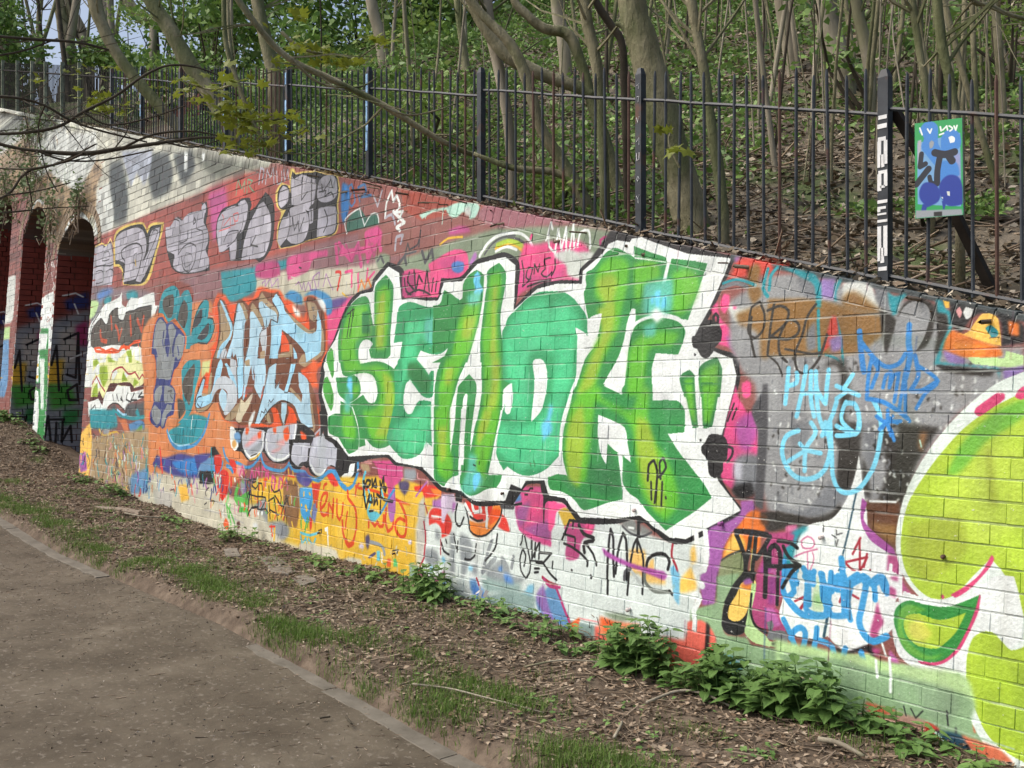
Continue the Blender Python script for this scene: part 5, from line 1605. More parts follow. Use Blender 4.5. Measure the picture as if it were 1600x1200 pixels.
P f bk 0 | 1190,430 1185,390 1210,360 1230,320 1250,310 1320,320 1345,350 1350,390 1345,470 1320,490 1320,540 1290,580 1250,580 1230,550 1225,490 1210,450
S f bk 3.4 | 1350,390 1380,400 1375,450 1345,485
P f bk 0 | 1172,345 1184,340 1186,355 1176,360
S f bk 2.4 | 1390,120 1350,230
S f bk 2.4 | 1405,150 1380,220
# teal top-left bits on sewoh black: pink box
P c mg 2 | 915,745 1000,740 1000,900 915,895
S c bk 2.6 | 930,780 940,860 970,880
S c bk 2.6 | 960,740 950,800 990,850
S c bk 3 | 990,730 1000,860 1020,760 1040,800
S c bk 2.6 | 1050,870 1070,730 1085,860
S c bk 2.6 | 1110,780 1100,860
S c bk 2.6 | 1130,800 1125,860
S c bk 2.4 | 950,880 1020,850 1090,880
"""

cv = Canvas(TW, TH, PAL['rb'])
paint(cv, ART)
# ghosts of older coats: faint broad strokes and runs
_rg = random.Random(31)
for _ in range(900):
    _x = _rg.uniform(0, TW); _y = _rg.uniform(TH * 0.15, TH * 0.97); _l = _rg.uniform(30, 190); _an = _rg.choice([1.57, 1.57, _rg.uniform(0, 3.14)])
    _q = np.array([(_x, _y), (_x + _l * 0.5 * math.cos(_an) + _rg.uniform(-12, 12), _y + _l * 0.5 * math.sin(_an)), (_x + _l * math.cos(_an), _y + _l * math.sin(_an))])
    cv.stroke(smooth_path(_q, False), _rg.uniform(3, 40), _rg.choice([(0.1, 0.1, 0.1), (0.25, 0.2, 0.15), (0.9, 0.95, 0.93), (0.4, 0.35, 0.45), (0.2, 0.35, 0.2)]), _rg.uniform(4, 14), _rg.uniform(0.03, 0.11))
for _ in range(420):
    _x = _rg.uniform(0, TW); _y = _rg.uniform(TH * 0.3, TH * 0.95); _l = _rg.uniform(15, 80)
    cv.stroke(np.array([(_x, _y), (_x + _rg.uniform(-2, 2), _y + _l)]), _rg.uniform(1.2, 3.0), _rg.choice([(0.12, 0.12, 0.12), (0.85, 0.9, 0.88), (0.5, 0.15, 0.3), (0.2, 0.3, 0.5)]), 1.5, _rg.uniform(0.12, 0.45))
# old paint never lies perfectly even: broad mottling and runs
_n = RNG.normal(0, 1, (TH // 12 + 2, TW // 12 + 2)).astype(np.float32)
_n = np.kron(box_blur(_n, 1), np.ones((12, 12), np.float32))[:TH, :TW]
_m = RNG.normal(0, 1, (TH // 3 + 1, TW // 3 + 1)).astype(np.float32)
_m = np.kron(_m, np.ones((3, 3), np.float32))[:TH, :TW]
cv.a *= (1 + 0.035 * box_blur(_n, 6) * 2 + 0.018 * _m)[..., None]
_j = Canvas(TW, TH, (1, 1, 1))
_j.fill(to_tex([(-60, 60), (430, 240), (460, 270), (400, 275), (350, 296), (281, 326), (214, 350), (147, 380), (60, 420), (-60, 460)]), (0.0, 0, 0), 4)
_j.fill(to_tex([(147, 380), (214, 350), (281, 326), (400, 275), (500, 280), (620, 310), (600, 352), (400, 408), (280, 432), (144, 455)]), (0.3, 0, 0), 6)
_j.fill(to_tex([(1230, 640), (1410, 640), (1400, 800), (1700, 1250), (1700, 560), (1500, 640)]), (0.55, 0, 0), 6)
# every brick took the paint a little differently
_rr = (TZ1 - (np.arange(TH) + 0.5) / PPM + 0.3) // 0.080
_hdr = (_rr % 2 == 1)
_xx = TX0 + (np.arange(TW) + 0.5) / PPM - (-12.55)
_tab = RNG.random((200, 400)).astype(np.float32)
_c1 = np.floor(_xx / 0.1165).astype(int) % 400; _c2 = np.floor((_xx + 0.058) / 0.233).astype(int) % 400
_bm = np.where(_hdr[:, None], _tab[(_rr.astype(int) % 200)[:, None], _c1[None]], _tab[(_rr.astype(int) % 200)[:, None], _c2[None]])
_jj = _j.a[..., 0]
_white = np.clip((0.2 - _jj) / 0.2, 0, 1)
_red = np.clip(1 - np.abs(_jj - 0.3) / 0.15, 0, 1)
cv.a *= (1 + (_bm - 0.5) * (0.07 + 0.42 * _white + 0.14 * _red) - 0.20 * _white * (_bm > 0.72))[..., None]
WALLIMG = cv.image('wall_paint', _j.a[..., 0])

# ------------------------------------------------------------------ materials
def new_mat(name):
    m = bpy.data.materials.new(name); m.use_nodes = True
    t = m.node_tree
    return m, t, t.nodes['Principled BSDF'], t.nodes.new, t.links.new

def N_noise(t, scale, detail=3.0, vec=None, rough=0.55):
    n = t.nodes.new('ShaderNodeTexNoise'); n.inputs['Scale'].default_value = scale
    n.inputs['Detail'].default_value = detail; n.inputs['Roughness'].default_value = rough
    if vec: t.links.new(vec, n.inputs['Vector'])
    return n

def N_ramp(t, fac, stops):
    r = t.nodes.new('ShaderNodeValToRGB')
    e = r.color_ramp.elements
    while len(e) < len(stops): e.new(0.5)
    for i, (p, c) in enumerate(stops):
        e[i].position = p; e[i].color = (c[0], c[1], c[2], 1)
    t.links.new(fac, r.inputs[0])
    return r

def N_mix(t, a, b, fac, mode='MIX'):
    m = t.nodes.new('ShaderNodeMix'); m.data_type = 'RGBA'; m.blend_type = mode
    for v, i in ((fac, 0), (a, 6), (b, 7)):
        if isinstance(v, (int, float)): m.inputs[i].default_value = v
        elif isinstance(v, tuple): m.inputs[i].default_value = (*v, 1)
        else: t.links.new(v, m.inputs[i])
    return m.outputs[2]

def N_bump(t, h, strength, dist, bs):
    b = t.nodes.new('ShaderNodeBump'); b.inputs['Strength'].default_value = strength
    b.inputs['Distance'].default_value = dist
    t.links.new(h, b.inputs['Height']); t.links.new(b.outputs[0], bs.inputs['Normal'])

def painted(name, mortar):
    m, t, bs, new, lk = new_mat(name)
    geo = new('ShaderNodeNewGeometry')
    sep = new('ShaderNodeSeparateXYZ'); lk(geo.outputs['Position'], sep.inputs[0])
    u = new('ShaderNodeMapRange'); u.clamp = False
    u.inputs['From Min'].default_value = TX0; u.inputs['From Max'].default_value = TX1; lk(sep.outputs[0], u.inputs[0])
    v = new('ShaderNodeMapRange'); v.clamp = False
    v.inputs['From Min'].default_value = TZ0; v.inputs['From Max'].default_value = TZ1; lk(sep.outputs[2], v.inputs[0])
    cmb = new('ShaderNodeCombineXYZ'); lk(u.outputs[0], cmb.inputs[0]); lk(v.outputs[0], cmb.inputs[1])
    im = new('ShaderNodeTexImage'); im.image = WALLIMG; im.extension = 'EXTEND'; lk(cmb.outputs[0], im.inputs[0])
    n1 = N_noise(t, 9.0, 5, geo.outputs['Position'])
    n2 = N_noise(t, 70.0, 3, geo.outputs['Position'])
    var = N_ramp(t, n1.outputs[0], [(0.3, (0.9, 0.9, 0.9)), (0.7, (1.04, 1.04, 1.03))])
    col = N_mix(t, im.outputs[0], var.outputs[0], 1.0, 'MULTIPLY')
    # brush and roller lines
    mp = new('ShaderNodeMapping'); mp.inputs['Scale'].default_value = (60, 1, 2.0); lk(geo.outputs['Position'], mp.inputs[0])
    n4 = N_noise(t, 2.0, 3, mp.outputs[0])
    st = N_ramp(t, n4.outputs[0], [(0.35, (0.93, 0.93, 0.93)), (0.65, (1.03, 1.03, 1.03))])
    col = N_mix(t, col, st.outputs[0], 1.0, 'MULTIPLY')
    if mortar:
        mp2 = new('ShaderNodeMapping'); mp2.inputs['Scale'].default_value = (1.0, 1, 4.0); lk(geo.outputs['Position'], mp2.inputs[0])
        n3 = N_noise(t, 7.0, 3, mp2.outputs[0])
        r = N_ramp(t, n3.outputs[0], [(0.40, (0, 0, 0)), (0.62, (0.8, 0.8, 0.8))])
        mu = new('ShaderNodeMath'); mu.operation = 'MULTIPLY'; lk(r.outputs[0], mu.inputs[0]); lk(im.outputs[1], mu.inputs[1])
        inv = new('ShaderNodeMath'); inv.operation = 'SUBTRACT'; inv.inputs[0].default_value = 1.0; lk(im.outputs[1], inv.inputs[1])
        m2 = new('ShaderNodeMath'); m2.operation = 'MULTIPLY'; lk(inv.outputs[0], m2.inputs[0]); m2.inputs[1].default_value = 0.75
        col = N_mix(t, col, (0.10, 0.10, 0.09), m2.outputs[0])
        lite = N_mix(t, col, (0.80, 0.86, 0.80), 0.45)
        col = N_mix(t, col, lite, mu.outputs[0])
    else:
        # flakes and chips where old coats show
        r = N_ramp(t, n2.outputs[0], [(0.70, (0, 0, 0)), (0.74, (0.75, 0.75, 0.75))])
        col = N_mix(t, col, (0.62, 0.64, 0.6), r.outputs[0])
        r2 = N_ramp(t, n2.outputs[0], [(0.235, (0.7, 0.7, 0.7)), (0.27, (0, 0, 0))])
        col = N_mix(t, col, (0.05, 0.045, 0.04), r2.outputs[0])
    lk(col, bs.inputs['Base Color'])
    bs.inputs['Roughness'].default_value = 0.48
    bs.inputs['Specular IOR Level'].default_value = 0.4
    hm = new('ShaderNodeMath'); hm.operation = 'ADD'; lk(n2.outputs[0], hm.inputs[0]); lk(n1.outputs[0], hm.inputs[1])
    N_bump(t, hm.outputs[0], 0.5, 0.006, bs)
    return m

M_BRICK = painted('painted_brick', False)
M_MORT = painted('painted_mortar', True)

def simple(name, stops, scale=6.0, rough=0.8, bump=0.3, bdist=0.01, detail=5, second=None, coord='pos', stretch=None, metal=0.0):
    m, t, bs, new, lk = new_mat(name)
    if coord == 'pos':
        src = new('ShaderNodeNewGeometry').outputs['Position']
    else:
        src = new('ShaderNodeTexCoord').outputs['Object']
    if stretch:
        mp = new('ShaderNodeMapping'); mp.inputs['Scale'].default_value = stretch; lk(src, mp.inputs[0]); src = mp.outputs[0]
    n = N_noise(t, scale, detail, src, 0.65)
    c = N_ramp(t, n.outputs[0], stops).outputs[0]
    if second:
        sc, th, colr, amt = second
        n2 = N_noise(t, sc, 4, src)
        r = N_ramp(t, n2.outputs[0], [(th, (0, 0, 0)), (th + 0.08, (amt, amt, amt))])
        c = N_mix(t, c, colr, r.outputs[0])
    lk(c, bs.inputs['Base Color'])
    bs.inputs['Roughness'].default_value = rough
    bs.inputs['Metallic'].default_value = metal
    bs.inputs['Specular IOR Level'].default_value = 0.18 if rough > 0.6 else 0.3
    if bump: N_bump(t, n.outputs[0], bump, bdist, bs)
    return m

def leafmat(name, cols, rough=0.55, trans=0.25):
    m, t, bs, new, lk = new_mat(name)
    g = new('ShaderNodeNewGeometry')
    wn = new('ShaderNodeTexWhiteNoise'); wn.noise_dimensions = '1D'; lk(g.outputs['Random Per Island'], wn.inputs['W'])
    k = len(cols)
    r = N_ramp(t, wn.outputs['Value'], [(i / max(k - 1, 1), c) for i, c in enumerate(cols)])
    lk(r.outputs[0], bs.inputs['Base Color'])
    bs.inputs['Roughness'].default_value = rough
    bs.inputs['Specular IOR Level'].default_value = 0.3
    if trans:
        tr = new('ShaderNodeBsdfTranslucent'); lk(r.outputs[0], tr.inputs[0])
        mx = new('ShaderNodeMixShader'); mx.inputs[0].default_value = trans
        lk(bs.outputs[0], mx.inputs[1]); lk(tr.outputs[0], mx.inputs[2])
        lk(mx.outputs[0], t.nodes['Material Output'].inputs[0])
    return m

M_PATH = simple('trodden_earth', [(0.28, (0.062, 0.050, 0.035)), (0.45, (0.090, 0.074, 0.053)), (0.58, (0.114, 0.095, 0.069)), (0.74, (0.16, 0.137, 0.102))], 3.0, 0.95, 0.8, 0.02, 12, (38.0, 0.58, (0.20, 0.175, 0.14), 0.6))
M_VERGE = simple('leafy_soil', [(0.3, (0.065, 0.048, 0.034)), (0.5, (0.115, 0.088, 0.064)), (0.7, (0.19, 0.15, 0.11))], 9.0, 0.95, 0.8, 0.03, 9)
M_HILL = simple('hill_soil', [(0.3, (0.08, 0.07, 0.05)), (0.5, (0.14, 0.12, 0.09)), (0.7, (0.22, 0.19, 0.145))], 2.5, 0.95, 0.8, 0.05, 9, (0.9, 0.50, (0.075, 0.12, 0.035), 0.75))
M_KERB = simple('kerb_concrete', [(0.3, (0.10, 0.09, 0.071)), (0.7, (0.19, 0.172, 0.14))], 8.0, 0.9, 0.4, 0.01, 8)
M_IRON = simple('fence_paint', [(0.3, (0.018, 0.022, 0.028)), (0.7, (0.05, 0.06, 0.07))], 9.0, 0.45, 0.2, 0.004, 5, (5.0, 0.60, (0.11, 0.05, 0.03), 0.85))
M_IRONB = simple('fence_paint_blue', [(0.35, (0.03, 0.04, 0.05)), (0.5, (0.22, 0.42, 0.62))], 14.0, 0.45, 0.2, 0.004, 4)
M_BARK = simple('bark_grey_green', [(0.25, (0.11, 0.105, 0.06)), (0.42, (0.20, 0.19, 0.115)), (0.58, (0.29, 0.27, 0.175)), (0.75, (0.42, 0.40, 0.28))], 9.0, 0.85, 1.0, 0.05, 12, (1.8, 0.50, (0.10, 0.125, 0.05), 0.75), stretch=(1, 1, 0.45))
M_BARKP = simple('bark_pale', [(0.25, (0.16, 0.14, 0.105)), (0.5, (0.27, 0.245, 0.185)), (0.75, (0.42, 0.38, 0.30))], 6.0, 0.85, 0.6, 0.03, 10, (2.6, 0.56, (0.17, 0.18, 0.09), 0.6), stretch=(1, 1, 0.3))
M_BARKD = simple('bark_dark', [(0.25, (0.035, 0.03, 0.022)), (0.75, (0.10, 0.085, 0.06))], 8.0, 0.85, 0.4, 0.01, 6)
M_TWIG = leafmat('twigs', [(0.12, 0.088, 0.06), (0.21, 0.16, 0.11), (0.32, 0.255, 0.185), (0.08, 0.06, 0.045)], 0.85, 0)
M_LITTER = leafmat('fallen_leaves', [(0.13, 0.088, 0.055), (0.24, 0.175, 0.115), (0.36, 0.285, 0.205), (0.09, 0.066, 0.045), (0.18, 0.125, 0.08), (0.46, 0.385, 0.29)], 0.85, 0)
M_HLITTER = leafmat('hill_fallen_leaves', [(0.15, 0.12, 0.08), (0.28, 0.235, 0.17), (0.46, 0.41, 0.32), (0.10, 0.085, 0.06), (0.21, 0.155, 0.105)], 0.85, 0)
M_IVY = leafmat('ivy_leaves', [(0.08, 0.155, 0.035), (0.14, 0.25, 0.055), (0.21, 0.35, 0.08), (0.095, 0.18, 0.06), (0.28, 0.41, 0.12)], 0.5, 0.2)
M_BUD = leafmat('spring_leaves', [(0.16, 0.27, 0.05), (0.25, 0.36, 0.08), (0.11, 0.20, 0.04), (0.20, 0.26, 0.08)], 0.55, 0.35)
M_SYC = leafmat('young_sycamore_leaves', [(0.15, 0.19, 0.02), (0.20, 0.23, 0.03), (0.11, 0.17, 0.025), (0.22, 0.20, 0.04)], 0.5, 0.4)
M_GRASS = leafmat('grass_blades', [(0.07, 0.14, 0.02), (0.11, 0.20, 0.03), (0.16, 0.26, 0.05), (0.09, 0.16, 0.03), (0.2, 0.24, 0.09)], 0.6, 0.25)
M_NETTLE = leafmat('nettle_leaves', [(0.085, 0.165, 0.04), (0.13, 0.24, 0.06), (0.19, 0.31, 0.09), (0.10, 0.19, 0.06)], 0.55, 0.2)
M_STONE = simple('pale_stone', [(0.3, (0.11, 0.098, 0.078)), (0.7, (0.24, 0.215, 0.18))], 12.0, 0.9, 0.4, 0.01, 6)
M_WOOD = simple('weathered_wood', [(0.3, (0.16, 0.13, 0.10)), (0.7, (0.30, 0.255, 0.20))], 5.0, 0.85, 0.3, 0.01, 6, stretch=(1, 12, 6))
M_DARKW = simple('dark_timber', [(0.3, (0.012, 0.01, 0.008)), (0.7, (0.035, 0.028, 0.022))], 9.0, 0.8, 0.3, 0.01, 5)
M_OLDBR = simple('old_tan_brick', [(0.3, (0.16, 0.12, 0.085)), (0.5, (0.25, 0.2, 0.145)), (0.7, (0.36, 0.32, 0.25))], 7.0, 0.9, 0.4, 0.01, 7)
M_RUST = simple('rusty_bolt', [(0.3, (0.05, 0.03, 0.025)), (0.7, (0.2, 0.12, 0.09))], 30.0, 0.7, 0.3, 0.003, 4)

# ------------------------------------------------------------------ ground and hill
def grid(name, xs, ys, fz, mat, mask=None, kind='structure'):
    V = np.array([(x, y, fz(x, y)) for y in ys for x in xs], np.float32)
    nx, ny = len(xs), len(ys)
    F = []
    for j in range(ny - 1):
        for i in range(nx - 1):
            F.append((j * nx + i, j * nx + i + 1, (j + 1) * nx + i + 1, (j + 1) * nx + i))
    o = mesh_np(name, V, np.array(F, np.int32), mat, None, True)
    tag(o, kind=kind)
    return o, V[:, 2].reshape(ny, nx)

def spaced(a, b, h): return np.linspace(a, b, int(round((b - a) / h)) + 1)

gx = np.concatenate([spaced(-60, -22, 2.0)[:-1], spaced(-22, 3, 0.09), spaced(3, 30, 2.0)[1:]])
gyv = spaced(-1.42, 0.30, 0.0688)
verge, GZ = grid('verge', gx, gyv, ground_z, M_VERGE)
gyp = np.concatenate([spaced(-60, -9, 3.0)[:-1], spaced(-9, -1.42, 0.10)])
path, _ = grid('path', gx, gyp, ground_z, M_PATH)
hx = np.concatenate([spaced(-80, -26, 2.0)[:-1], spaced(-26, 4, 0.22), spaced(4, 30, 2.0)[1:]])
hy = np.concatenate([spaced(0.22, 12, 0.16)[:-1], spaced(12, 60, 1.0)])
hill, HZ = grid('hillside', hx, hy, hill_z, M_HILL)

def interp2(xs, ys, Z, x, y):
    xi = np.clip(np.searchsorted(xs, x) - 1, 0, len(xs) - 2); yi = np.clip(np.searchsorted(ys, y) - 1, 0, len(ys) - 2)
    fx = np.clip((x - xs[xi]) / (xs[xi + 1] - xs[xi]), 0, 1); fy = np.clip((y - ys[yi]) / (ys[yi + 1] - ys[yi]), 0, 1)
    return (Z[yi, xi] * (1 - fx) + Z[yi, xi + 1] * fx) * (1 - fy) + (Z[yi + 1, xi] * (1 - fx) + Z[yi + 1, xi + 1] * fx) * fy

# ------------------------------------------------------------------ the brick wall
CO, JT = 0.080, 0.007
ST, HD = 0.233, 0.1165
WX0, WX1 = -12.55, 1.4
COPE = 0.105

def brick_prism(poly, dep=0.012, bev=0.0019, proud=0.0, tilt=(0, 0)):
    """poly in (x, z), counter-clockwise seen from -Y; returns verts and faces with a bevelled front."""
    P = np.array(poly, float); c = P.mean(0)
    n = len(P)
    inn = []
    for i in range(n):
        a, b, d = P[i - 1], P[i], P[(i + 1) % n]
        e1 = (b - a) / max(np.hypot(*(b - a)), 1e-6); e2 = (d - b) / max(np.hypot(*(d - b)), 1e-6)
        n1 = np.array([-e1[1], e1[0]]); n2 = np.array([-e2[1], e2[0]])
        k = n1 + n2; L = k @ n1
        inn.append(b + k / max(L, 0.4) * bev)
    V = []
    for q in P: V.append((q[0], dep, q[1]))
    for q in P: V.append((q[0], bev * 0.35, q[1]))
    for q in inn: V.append((q[0], -proud + tilt[0] * (q[0] - c[0]) + tilt[1] * (q[1] - c[1]), q[1]))
    F = [tuple(2 * n + i for i in range(n))]
    for i in range(n):
        j = (i + 1) % n
        F.append((i, j, n + j, n + i)); F.append((n + i, n + j, 2 * n + j, 2 * n + i))
    return V, F

def clip_top(poly, z0, k):        # keep the part below z = z0 + k*x
    out = []
    n = len(poly)
    for i in range(n):
        a, b = poly[i], poly[(i + 1) % n]
        da = a[1] - (z0 + k * a[0]); db = b[1] - (z0 + k * b[0])
        if da <= 0: out.append(a)
        if da * db < 0:
            t = da / (da - db); out.append((a[0] + (b[0] - a[0]) * t, a[1] + (b[1] - a[1]) * t))
    return out

wall = empty('retaining_wall', (-5.0, 0.0, base_z(-5.0)))
tag(wall, 'long sloping brick retaining wall painted all over with graffiti', 'wall')
WLOC = Vector(wall.location)

def shear(V): return [(x, y + wy(z), z) for x, y, z in V]
def toloc(V, L): return [(x - L[0], y - L[1], z - L[2]) for x, y, z in V]

# core with recessed joints on its face
core = MB()
sx = list(np.linspace(WX0, WX1, 60))
REC = 0.0017
V = []; F = []
zt = lambda x: top_z(x) - 0.012
zb = lambda x: base_z(x) - 0.5
for x in sx:
    b_, t_ = zb(x), zt(x)
    V += [(x, wy(b_) + REC, b_), (x, wy(t_) + REC, t_), (x, wy(t_) + 0.36, t_), (x, 0.5, b_)]
for i in range(len(sx) - 1):
    a = i * 4; b = a + 4
    F += [(a, b, b + 1, a + 1), (a + 1, b + 1, b + 2, a + 2), (a + 2, b + 2, b + 3, a + 3)]
F += [(0, 1, 2, 3), tuple((len(sx) - 1) * 4 + k for k in (3, 2, 1, 0))]
core.add(toloc(V, WLOC), F)
core.build('mortar', M_MORT, wall)

cands = []
rs = random.Random(3)
row = 0
z = -0.3
kz = TS
z0line = _a[1] - TS * _a[0] - COPE
while z < 5.6:
    head = (row % 2 == 1)
    pitch = HD if head else ST
    x = WX0 + (0.0 if head else -0.058) + rs.uniform(-0.01, 0.01)
    first = True
    while x < WX1:
        x1 = x + pitch
        xa, xb = max(x + JT * 0.06, WX0), min(x1 - JT * 0.06, WX1)
        xm = (xa + xb) / 2
        wob = 0.0045 * mnoise.noise((xm * 0.7, row * 0.35, 2.0)) + rs.uniform(-0.0007, 0.0007)
        za, zb2 = z + JT / 2 + wob, z + CO - JT / 2 + wob
        if xb - xa > 0.03 and zb2 > base_z(xm) - 0.15 and za < z0line + kz * xm + 0.05:
            full = (zb2 < z0line + kz * xb - 0.002) and (zb2 < z0line + kz * xa - 0.002) and abs((xb - xa) - (pitch - JT * 0.12)) < 1e-4
            poly = [(xa, za), (xb, za), (xb, zb2), (xa, zb2)]
            if not full: poly = clip_top(poly, z0line, kz)
            if len(poly) >= 3:
                P = np.array(poly)
                ar = abs(sum(P[i - 1][0] * P[i][1] - P[i][0] * P[i - 1][1] for i in range(len(P)))) / 2
                if ar > 0.0006:
                    cands.append((full, head, poly, xm, z))
        x = x1
    z += CO; row += 1

# the largest-looking bricks are parts, the remainder is one joined part
def apparent(c):
    xm, zz = c[3], c[4] + 0.04
    d = np.array([xm, wy(zz), zz]) - CAM
    Z = d @ FW
    px = 800 + FPX * (d @ RT) / Z; py = HY - FPX * d[2] / Z
    vis = 1.0 if (-10 < px < 1615 and 0 < py < 1215 and zz > base_z(xm)) else 0.001
    return vis * (0.5 if c[1] else 1.0) / (Z * Z) * abs(d[1]) / Z
cands.sort(key=apparent, reverse=True)
BV = {}
for head in (False, True):
    L = (HD if head else ST) - JT * 0.12; h = CO - JT
    lst = []
    for k in range(7):
        jz = [rs.uniform(-0.0012, 0.0012) for _ in range(8)]
        poly = [(-L/2 + jz[0], -h/2 + jz[1]), (L/2 + jz[2], -h/2 + jz[3]), (L/2 + jz[4], h/2 + jz[5]), (-L/2 + jz[6], h/2 + jz[7])]
        Vb, Fb = brick_prism(poly, proud=rs.uniform(0, 0.0018), tilt=(rs.uniform(-0.01, 0.01), rs.uniform(-0.022, 0.022)))
        Vb = [(a, b + BAT * c, c) for a, b, c in Vb]
        me = bpy.data.meshes.new('brick'); me.from_pydata(Vb, [], Fb); me.materials.append(M_BRICK); me.update()
        lst.append(me)
    BV[head] = lst
rest = MB(); cnt = 0
for full, head, poly, xm, zz in cands:
    if full and cnt < 292:
        zc = (poly[0][1] + poly[2][1]) / 2
        use('brick', rs.choice(BV[head]), wall, Matrix.Translation((xm - WLOC[0], wy(zc) - WLOC[1] - rs.uniform(0, 0.0015), zc - WLOC[2])))
        cnt += 1
    else:
        Vb, Fb = brick_prism(poly, proud=rs.uniform(0, 0.004), tilt=(rs.uniform(-0.012, 0.012), rs.uniform(-0.03, 0.03)))
        rest.add(toloc(shear(Vb), WLOC), Fb)
tag(rest.build('bricks', M_BRICK, wall), kind='stuff')

# bricks on edge along the sloping top
L = math.hypot(1, TS)
ux = np.array([1, TS]) / L; un = np.array([-TS, 1]) / L
x = WX0
k = 0
while x < WX1 - 0.05:
    wdt = 0.077 + rs.uniform(-0.003, 0.003)
    p0 = np.array([x, _a[1] + TS * (x - _a[0])])
    hh = COPE / L - 0.006 + rs.uniform(-0.003, 0.003)
    lift = rs.uniform(-0.004, 0.003)
    q0 = p0 + un * (lift) ; q1 = q0 + ux * (wdt - 0.0035)
    poly = [tuple(q0 - un * hh), tuple(q1 - un * hh), tuple(q1), tuple(q0)]
    c = np.mean(poly, 0)
    Vb, Fb = brick_prism(poly, dep=0.22, bev=0.004, proud=rs.uniform(0, 0.003))
    Vb = shear(Vb)
    cc = (c[0], wy(c[1]), c[1])
    n4 = 4
    Fb = Fb + [(0, 3, 2, 1)]
    me = bpy.data.meshes.new('coping_brick'); me.from_pydata(toloc(Vb, cc), [], Fb); me.materials.append(M_BRICK); me.update()
    use('coping_brick', me, wall, Matrix.Translation((cc[0] - WLOC[0], cc[1] - WLOC[1], cc[2] - WLOC[2])))
    x += wdt * ux[0]
    k += 1

# iron pegs in the wall
def peg(px, py, r, ln, mat):
    X, Zz = on_wall(px, py)
    mb = MB()
    y = wy(Zz)
    mb.tube([(0, 0.01, 0), (0, -ln, -0.004)], [r, r * 0.9], 8)
    mb.tube([(0, -ln, -0.004), (0, -ln - r * 0.7, -0.004)], [r * 1.35, r * 1.1], 8)
    mb.build('bolt', mat, wall, True, (X - WLOC[0], y - WLOC[1], Zz - WLOC[2]))
M_BOLTW = simple('painted_bolt', [(0.3, (0.35, 0.2, 0.2)), (0.7, (0.6, 0.58, 0.56))], 40.0, 0.5, 0.2, 0.003, 3)
M_BOLTP = simple('purple_bolt', [(0.3, (0.22, 0.05, 0.2)), (0.7, (0.35, 0.1, 0.32))], 40.0, 0.5, 0.2, 0.003, 3)
for a in ((1286, 838, 0.008, 0.02, M_BOLTW), (1129, 817, 0.009, 0.02, M_BOLTP), (1476, 868, 0.007, 0.015, M_RUST), (704, 764, 0.009, 0.02, M_RUST),
          (985, 951, 0.009, 0.02, M_BOLTW), (787, 770, 0.007, 0.015, M_RUST), (272, 764, 0.012, 0.03, M_BOLTW), (993, 796, 0.008, 0.012, M_BOLTW),
          (564, 734, 0.009, 0.02, M_BOLTW), (500, 832, 0.007, 0.015, M_RUST), (617, 864, 0.007, 0.015, M_RUST)):
    peg(*a)

# ------------------------------------------------------------------ arched end of the wall
AX = [(-14.12, -12.55), (-16.0, -14.72), (-18.0, -16.7)]
a_s = on_wall(88, 405)[1]; a_c = on_wall(124, 345)[1]
arw = empty('arched_wall', (-14.0, 0.0, base_z(-14.0)))
tag(arw, 'brick wall end with round arched openings, whitewashed above', 'wall')
AL = Vector(arw.location)
def arch_z(x, i):
    x0, x1 = AX[i]
    t = (x - (x0 + x1) / 2) / ((x1 - x0) / 2)
    if abs(t) >= 1: return -9
    sp = a_s + 0.42 * i; cr = a_c + 0.02 + 0.45 * i
    return sp + (cr - sp) * math.sqrt(max(0, 1 - t * t))
def in_open(x, z):
    return any(a0 < x < a1 and z < arch_z(x, i) for i, (a0, a1) in enumerate(AX))
WXA = -20.0
mb = MB(); xs = sorted(set([WXA, WX0] + [v for a in AX for v in a] + [a0 + (a1 - a0) * (0.5 - 0.5 * math.cos(math.pi * k / 18)) for a0, a1 in AX for k in range(1, 18)] + list(np.linspace(WXA, WX0, 20))))
AD = 1.3
for xa, xb in zip(xs[:-1], xs[1:]):
    xm = (xa + xb) / 2
    op = None
    for i, (a0, a1) in enumerate(AX):
        if a0 - 1e-6 <= xa and xb <= a1 + 1e-6: op = i
    def bz(x):
        if op is None: return base_z(x) - 0.4
        v = arch_z(x, op)
        return v if v > 0 else (a_s + 0.42 * op)
    Vq = []
    for x in (xa, xb):
        b_, t_ = bz(x), top_z(x) - 0.012
        Vq += [(x, wy(b_) + REC, b_), (x, wy(t_) + REC, t_), (x, wy(t_) + 0.36, t_), (x, AD, b_)]
    mb.add(toloc(Vq, AL), [(0, 4, 5, 1), (1, 5, 6, 2)])
    if op is not None: mb.add(toloc([(x, y, z) for x, y, z in Vq], AL), [(0, 3, 7, 4)])
mb.build('mortar', M_MORT, arw)

# inside faces of the piers: their own painted surface
RW, RH, RP = int(1.4 * 220), int(4.6 * 220), 220.0
rc = Canvas(RW, RH, PAL['rb'])
rc.a[:] = (0.52, 0.24, 0.19)
def rpoly(col, soft, pts, st=None):
    Q = []
    for x, y in pts:
        d = ray(x, y); t = (AX[0][0] - CAM[0]) / d[0]; p = CAM + d * t
        Q.append(((p[1] + 0.1) * RP, (4.5 - p[2]) * RP))
    Q = np.array(Q)
    if st: rc.stroke(Q, st * RP / FPX * 13.5 * 1.6, PAL[col], 2)
    else: rc.fill(Q, PAL[col], soft)
rpoly('gy', 14, [(84, 500), (142, 480), (145, 760), (60, 760), (60, 560)])
rpoly('gw', 12, [(90, 520), (120, 505), (125, 560), (95, 580)])
rpoly('nv', 8, [(100, 470), (138, 455), (140, 480), (105, 485)])
rpoly('mg', 8, [(118, 510), (136, 500), (136, 540), (122, 540)])
rpoly('ye', 8, [(75, 565), (100, 560), (95, 600), (70, 605)])
